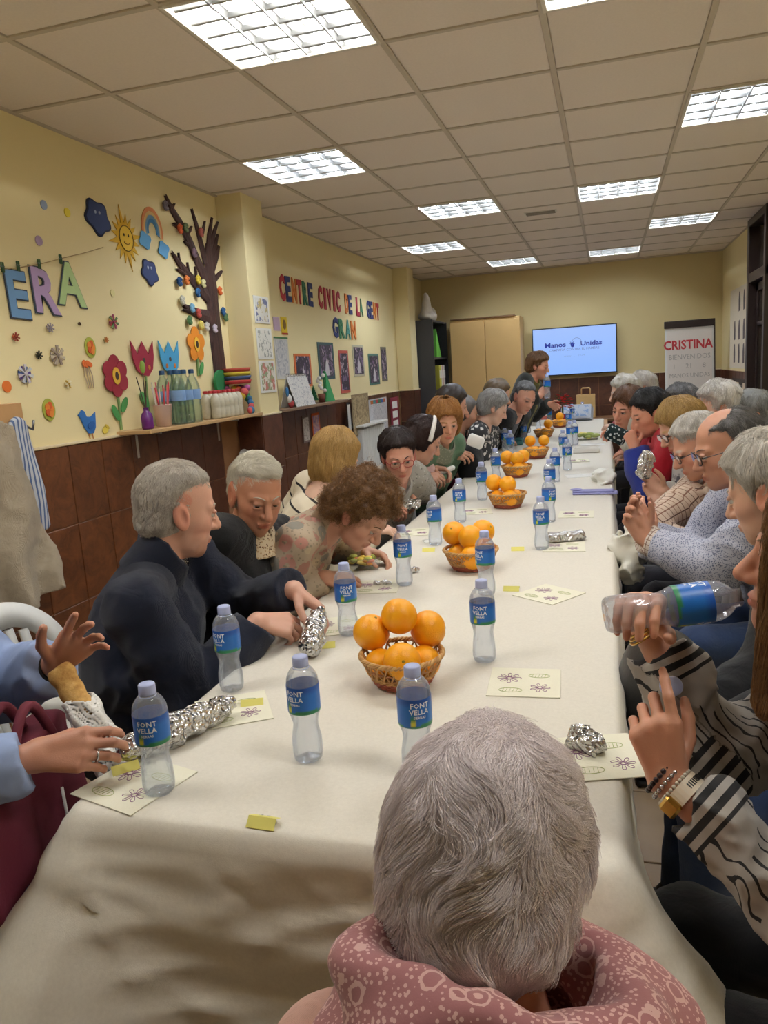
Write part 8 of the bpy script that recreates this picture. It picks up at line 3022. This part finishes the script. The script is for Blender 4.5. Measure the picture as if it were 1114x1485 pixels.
put('box_body', MB().box((0, 0, .09), (.36, .16, .17), np.array(Matrix.Rotation(-.35, 3, 'X')), .004), simple('pale_box_card', C255(202, 210, 226), .5), t)
put('picture', MB().box((0, -.082, .12), (.30, .003, .13), np.array(Matrix.Rotation(-.35, 3, 'X'))), print_mat('box_picture', C255(150, 180, 222), [C255(90, 130, 200), C255(206, 216, 232), C255(170, 150, 190)], 18, 40, .45), t)
# poinsettia in a red pot
pc_ = onz(814, 598, TT + .05); py_ = 9.35
pw = ony(816, 592, py_)
t = thing('poinsettia', 'red poinsettia plant in a red pot at the far end of the table', 'plant', (pw[0], py_, TT))
put('pot', MB().lathe([(0, 0), (.05, 0), (.07, .11), (.065, .11), (.045, .01), (0, .01)], 16), paper_col(150, 30, 36), t, True)
rl = random.Random(5)
put('stem', MB().tube([(0, 0, .05), (0, 0, .22)], .012, 6), paper_col(70, 90, 50), t)
for k_ in range(54):
    a = rl.uniform(0, 6.28); e = rl.uniform(-.2, 1.2); r_ = rl.uniform(.05, .14)
    c = V(math.cos(a) * math.cos(e) * r_, math.sin(a) * math.cos(e) * r_, .21 + math.sin(e) * r_ * 1.15)
    L_ = rl.uniform(.05, .075)
    d_ = unit(V(math.cos(a), math.sin(a), rl.uniform(-.4, .5))); s_ = unit(np.cross(d_, (0, 0, 1))); u_ = np.cross(s_, d_)
    m = MB(); m.add([c - d_ * L_ * .5, c + s_ * L_ * .3 + u_ * .004, c + d_ * L_ * .6, c - s_ * L_ * .3 + u_ * .004, c - u_ * .006], [(0, 1, 2, 4), (0, 4, 2, 3), (0, 3, 2, 1)])
    put('leaf', m, paper_col(196, 32, 34) if k_ % 5 else paper_col(60, 96, 50), t)
# cups and cartons at the end
for k_, (px, py, h_, lab, cl) in enumerate(((806, 598, .17, 'white milk carton at the far end of the table', (226, 222, 216)), (789, 604, .12, 'white paper cup stack at the far end of the table', (222, 216, 208)), (821, 603, .10, 'white cup in front of the poinsettia', (228, 226, 222)), (775, 612, .06, 'small white cup by the seated person in the black jacket', (224, 220, 214)))):
    c = onz(px, py, TT)
    c = V(c[0], min(c[1], 9.2), TT)
    if k_ == 0:
        t = thing('carton', lab, 'carton', c, .3); put('carton_body', MB().box((0, 0, h_ / 2), (.075, .075, h_), ch=.003), M_PAPER, t); put('carton_top', MB().slab([(-.036, 0), (.036, 0), (0, .04)], ((0, -.036, h_), (1, 0, 0), (0, 0, 1), (0, 1, 0)), .072), M_PAPER, t); put('print_band', MB().box((0, 0, h_ * .55), (.0765, .0765, .045)), paper_col(170, 90, 80), t)
    else:
        t = thing('paper_cup', lab, 'cup', c, 0, 'white cups at the table end'); put('cup_wall', MB().lathe([(0, .002), (.026, .002), (.036, h_), (.038, h_ + .002), (.034, h_ - .002), (.024, .006), (0, .006)], 18), paper_col(*cl), t, True); put('rim', MB().tube([(.037 * math.cos(a), .037 * math.sin(a), h_) for a in np.linspace(0, 6.283, 18, endpoint=False)], .002, 5, closed=True), M_PAPER, t)
# flip chart
fy = 10.25
fc0, fc1 = ony(965, 474, fy), ony(1037, 466, fy)
t = thing('flip_chart', 'white flip chart on a stand, handwritten red heading', 'flip chart', ((fc0[0] + fc1[0]) / 2, fy, .80))
fw_, fh_ = fc1[0] - fc0[0], 1.03
R_ = np.array(Matrix.Rotation(-.12, 3, 'X'))
put('board', MB().box((0, .02, fh_ / 2), (fw_, .018, fh_), R_, .003), M_WPL, t)
put('paper_pad', MB().box((0, .006, fh_ / 2 - .03), (fw_ - .05, .010, fh_ - .08), R_), simple('flipchart_paper', C255(228, 220, 212), .8, var=.02), t)
put('top_clamp', MB().box((0, -.0, 0) , (fw_ + .02, .035, .085), None, .004), M_DARK, t).location = tuple(R_ @ V(0, .006, fh_ / 2 - .0) + V(0, .0, fh_ / 2))
put('edge_strip', MB().box((fw_ / 2 + .006, .02, fh_ / 2), (.014, .022, fh_), R_, .003), M_DARK, t)
for s_ in (-1, 1): put('leg', MB().tube([(s_ * fw_ * .4, .06, .5), (s_ * fw_ * .55, -.05, -.80)], .014, 8), M_STEEL, t)
put('leg', MB().tube([(0, .10, .6), (0, .55, -.80)], .014, 8), M_STEEL, t)
cen = V(0, .006, fh_ / 2 - .03)
def fl_text(name, s_, x, z, size, bold, col, sx=1.0):
    m = MB()
    o_ = R_ @ V(x, -.0065, z) + V(0, .006, fh_ / 2 - .03) + R_ @ V(0, 0, 0)
    add_text(m, s_, (o_, R_ @ V(1, 0, 0), R_ @ V(0, 0, 1), R_ @ V(0, -1, 0)), size, bold, sx, center=True)
    put(name, m, col, t)
# box() rotates about its own centre, so the pad's plane passes through cen
fl_text('red_heading', 'CRISTINA', -.015, .245, .150, .03, simple('red_marker', C255(186, 50, 58), .7), .86)
gy = simple('faint_grey_marker', C255(176, 170, 164), .7)
fl_text('grey_writing', 'BIENVENIDOS', .0, .12, .085, .0, gy, .9); fl_text('grey_writing', '1     21     8', .0, .01, .08, .0, gy); fl_text('grey_writing', 'MANOS UNIDAS', .0, -.10, .07, .0, gy, .9)
# poster and pinned frames on the right wall
def rsheet(name, label, cat, y0, y1, z0, z1, base):
    t = thing(name, label, cat, (XR - .004, (y0 + y1) / 2, (z0 + z1) / 2))
    put('sheet', MB().box((0, 0, 0), (.004, y1 - y0, z1 - z0)), base, t)
    return t
t = rsheet('photo_poster', 'tall white poster of small dark figures beside the dark doorway', 'poster', 8.84, 10.30, 1.27, 2.16, simple('poster_white', C255(226, 214, 192), .6, var=.02))
rr = random.Random(9)
rows_ = ((.29, 3), (-.02, 4), (-.28, 4))
for z_, n_ in rows_:
    for k_ in range(n_):
        yy = -.60 + .32 * k_
        put('dark_figure', MB().slab([(-.055, -.10), (.05, -.11), (.06, .02), (.03, .10), (-.03, .11), (-.06, .01)], ((-.003, yy, z_), (0, 1, 0), (0, 0, 1), (-1, 0, 0)), .001), paper_col(96, 84, 84), t)
t = rsheet('square_collage', 'dark panel of six bright squares hanging on the tiles by the doorway', 'picture', 8.95, 9.95, .80, 1.16, simple('dark_frame_wood', C255(40, 26, 20), .5))
t.location = (XR - .02, t.location[1], t.location[2])
for a_ in range(4):
    for b_ in range(2): 
        if (a_ + b_) % 3 != 2: put('bright_square', MB().box((-.0035, -.34 + .22 * a_, -.08 + .16 * b_), (.002, .17, .12)), paper_col(216, 196, 170), t)
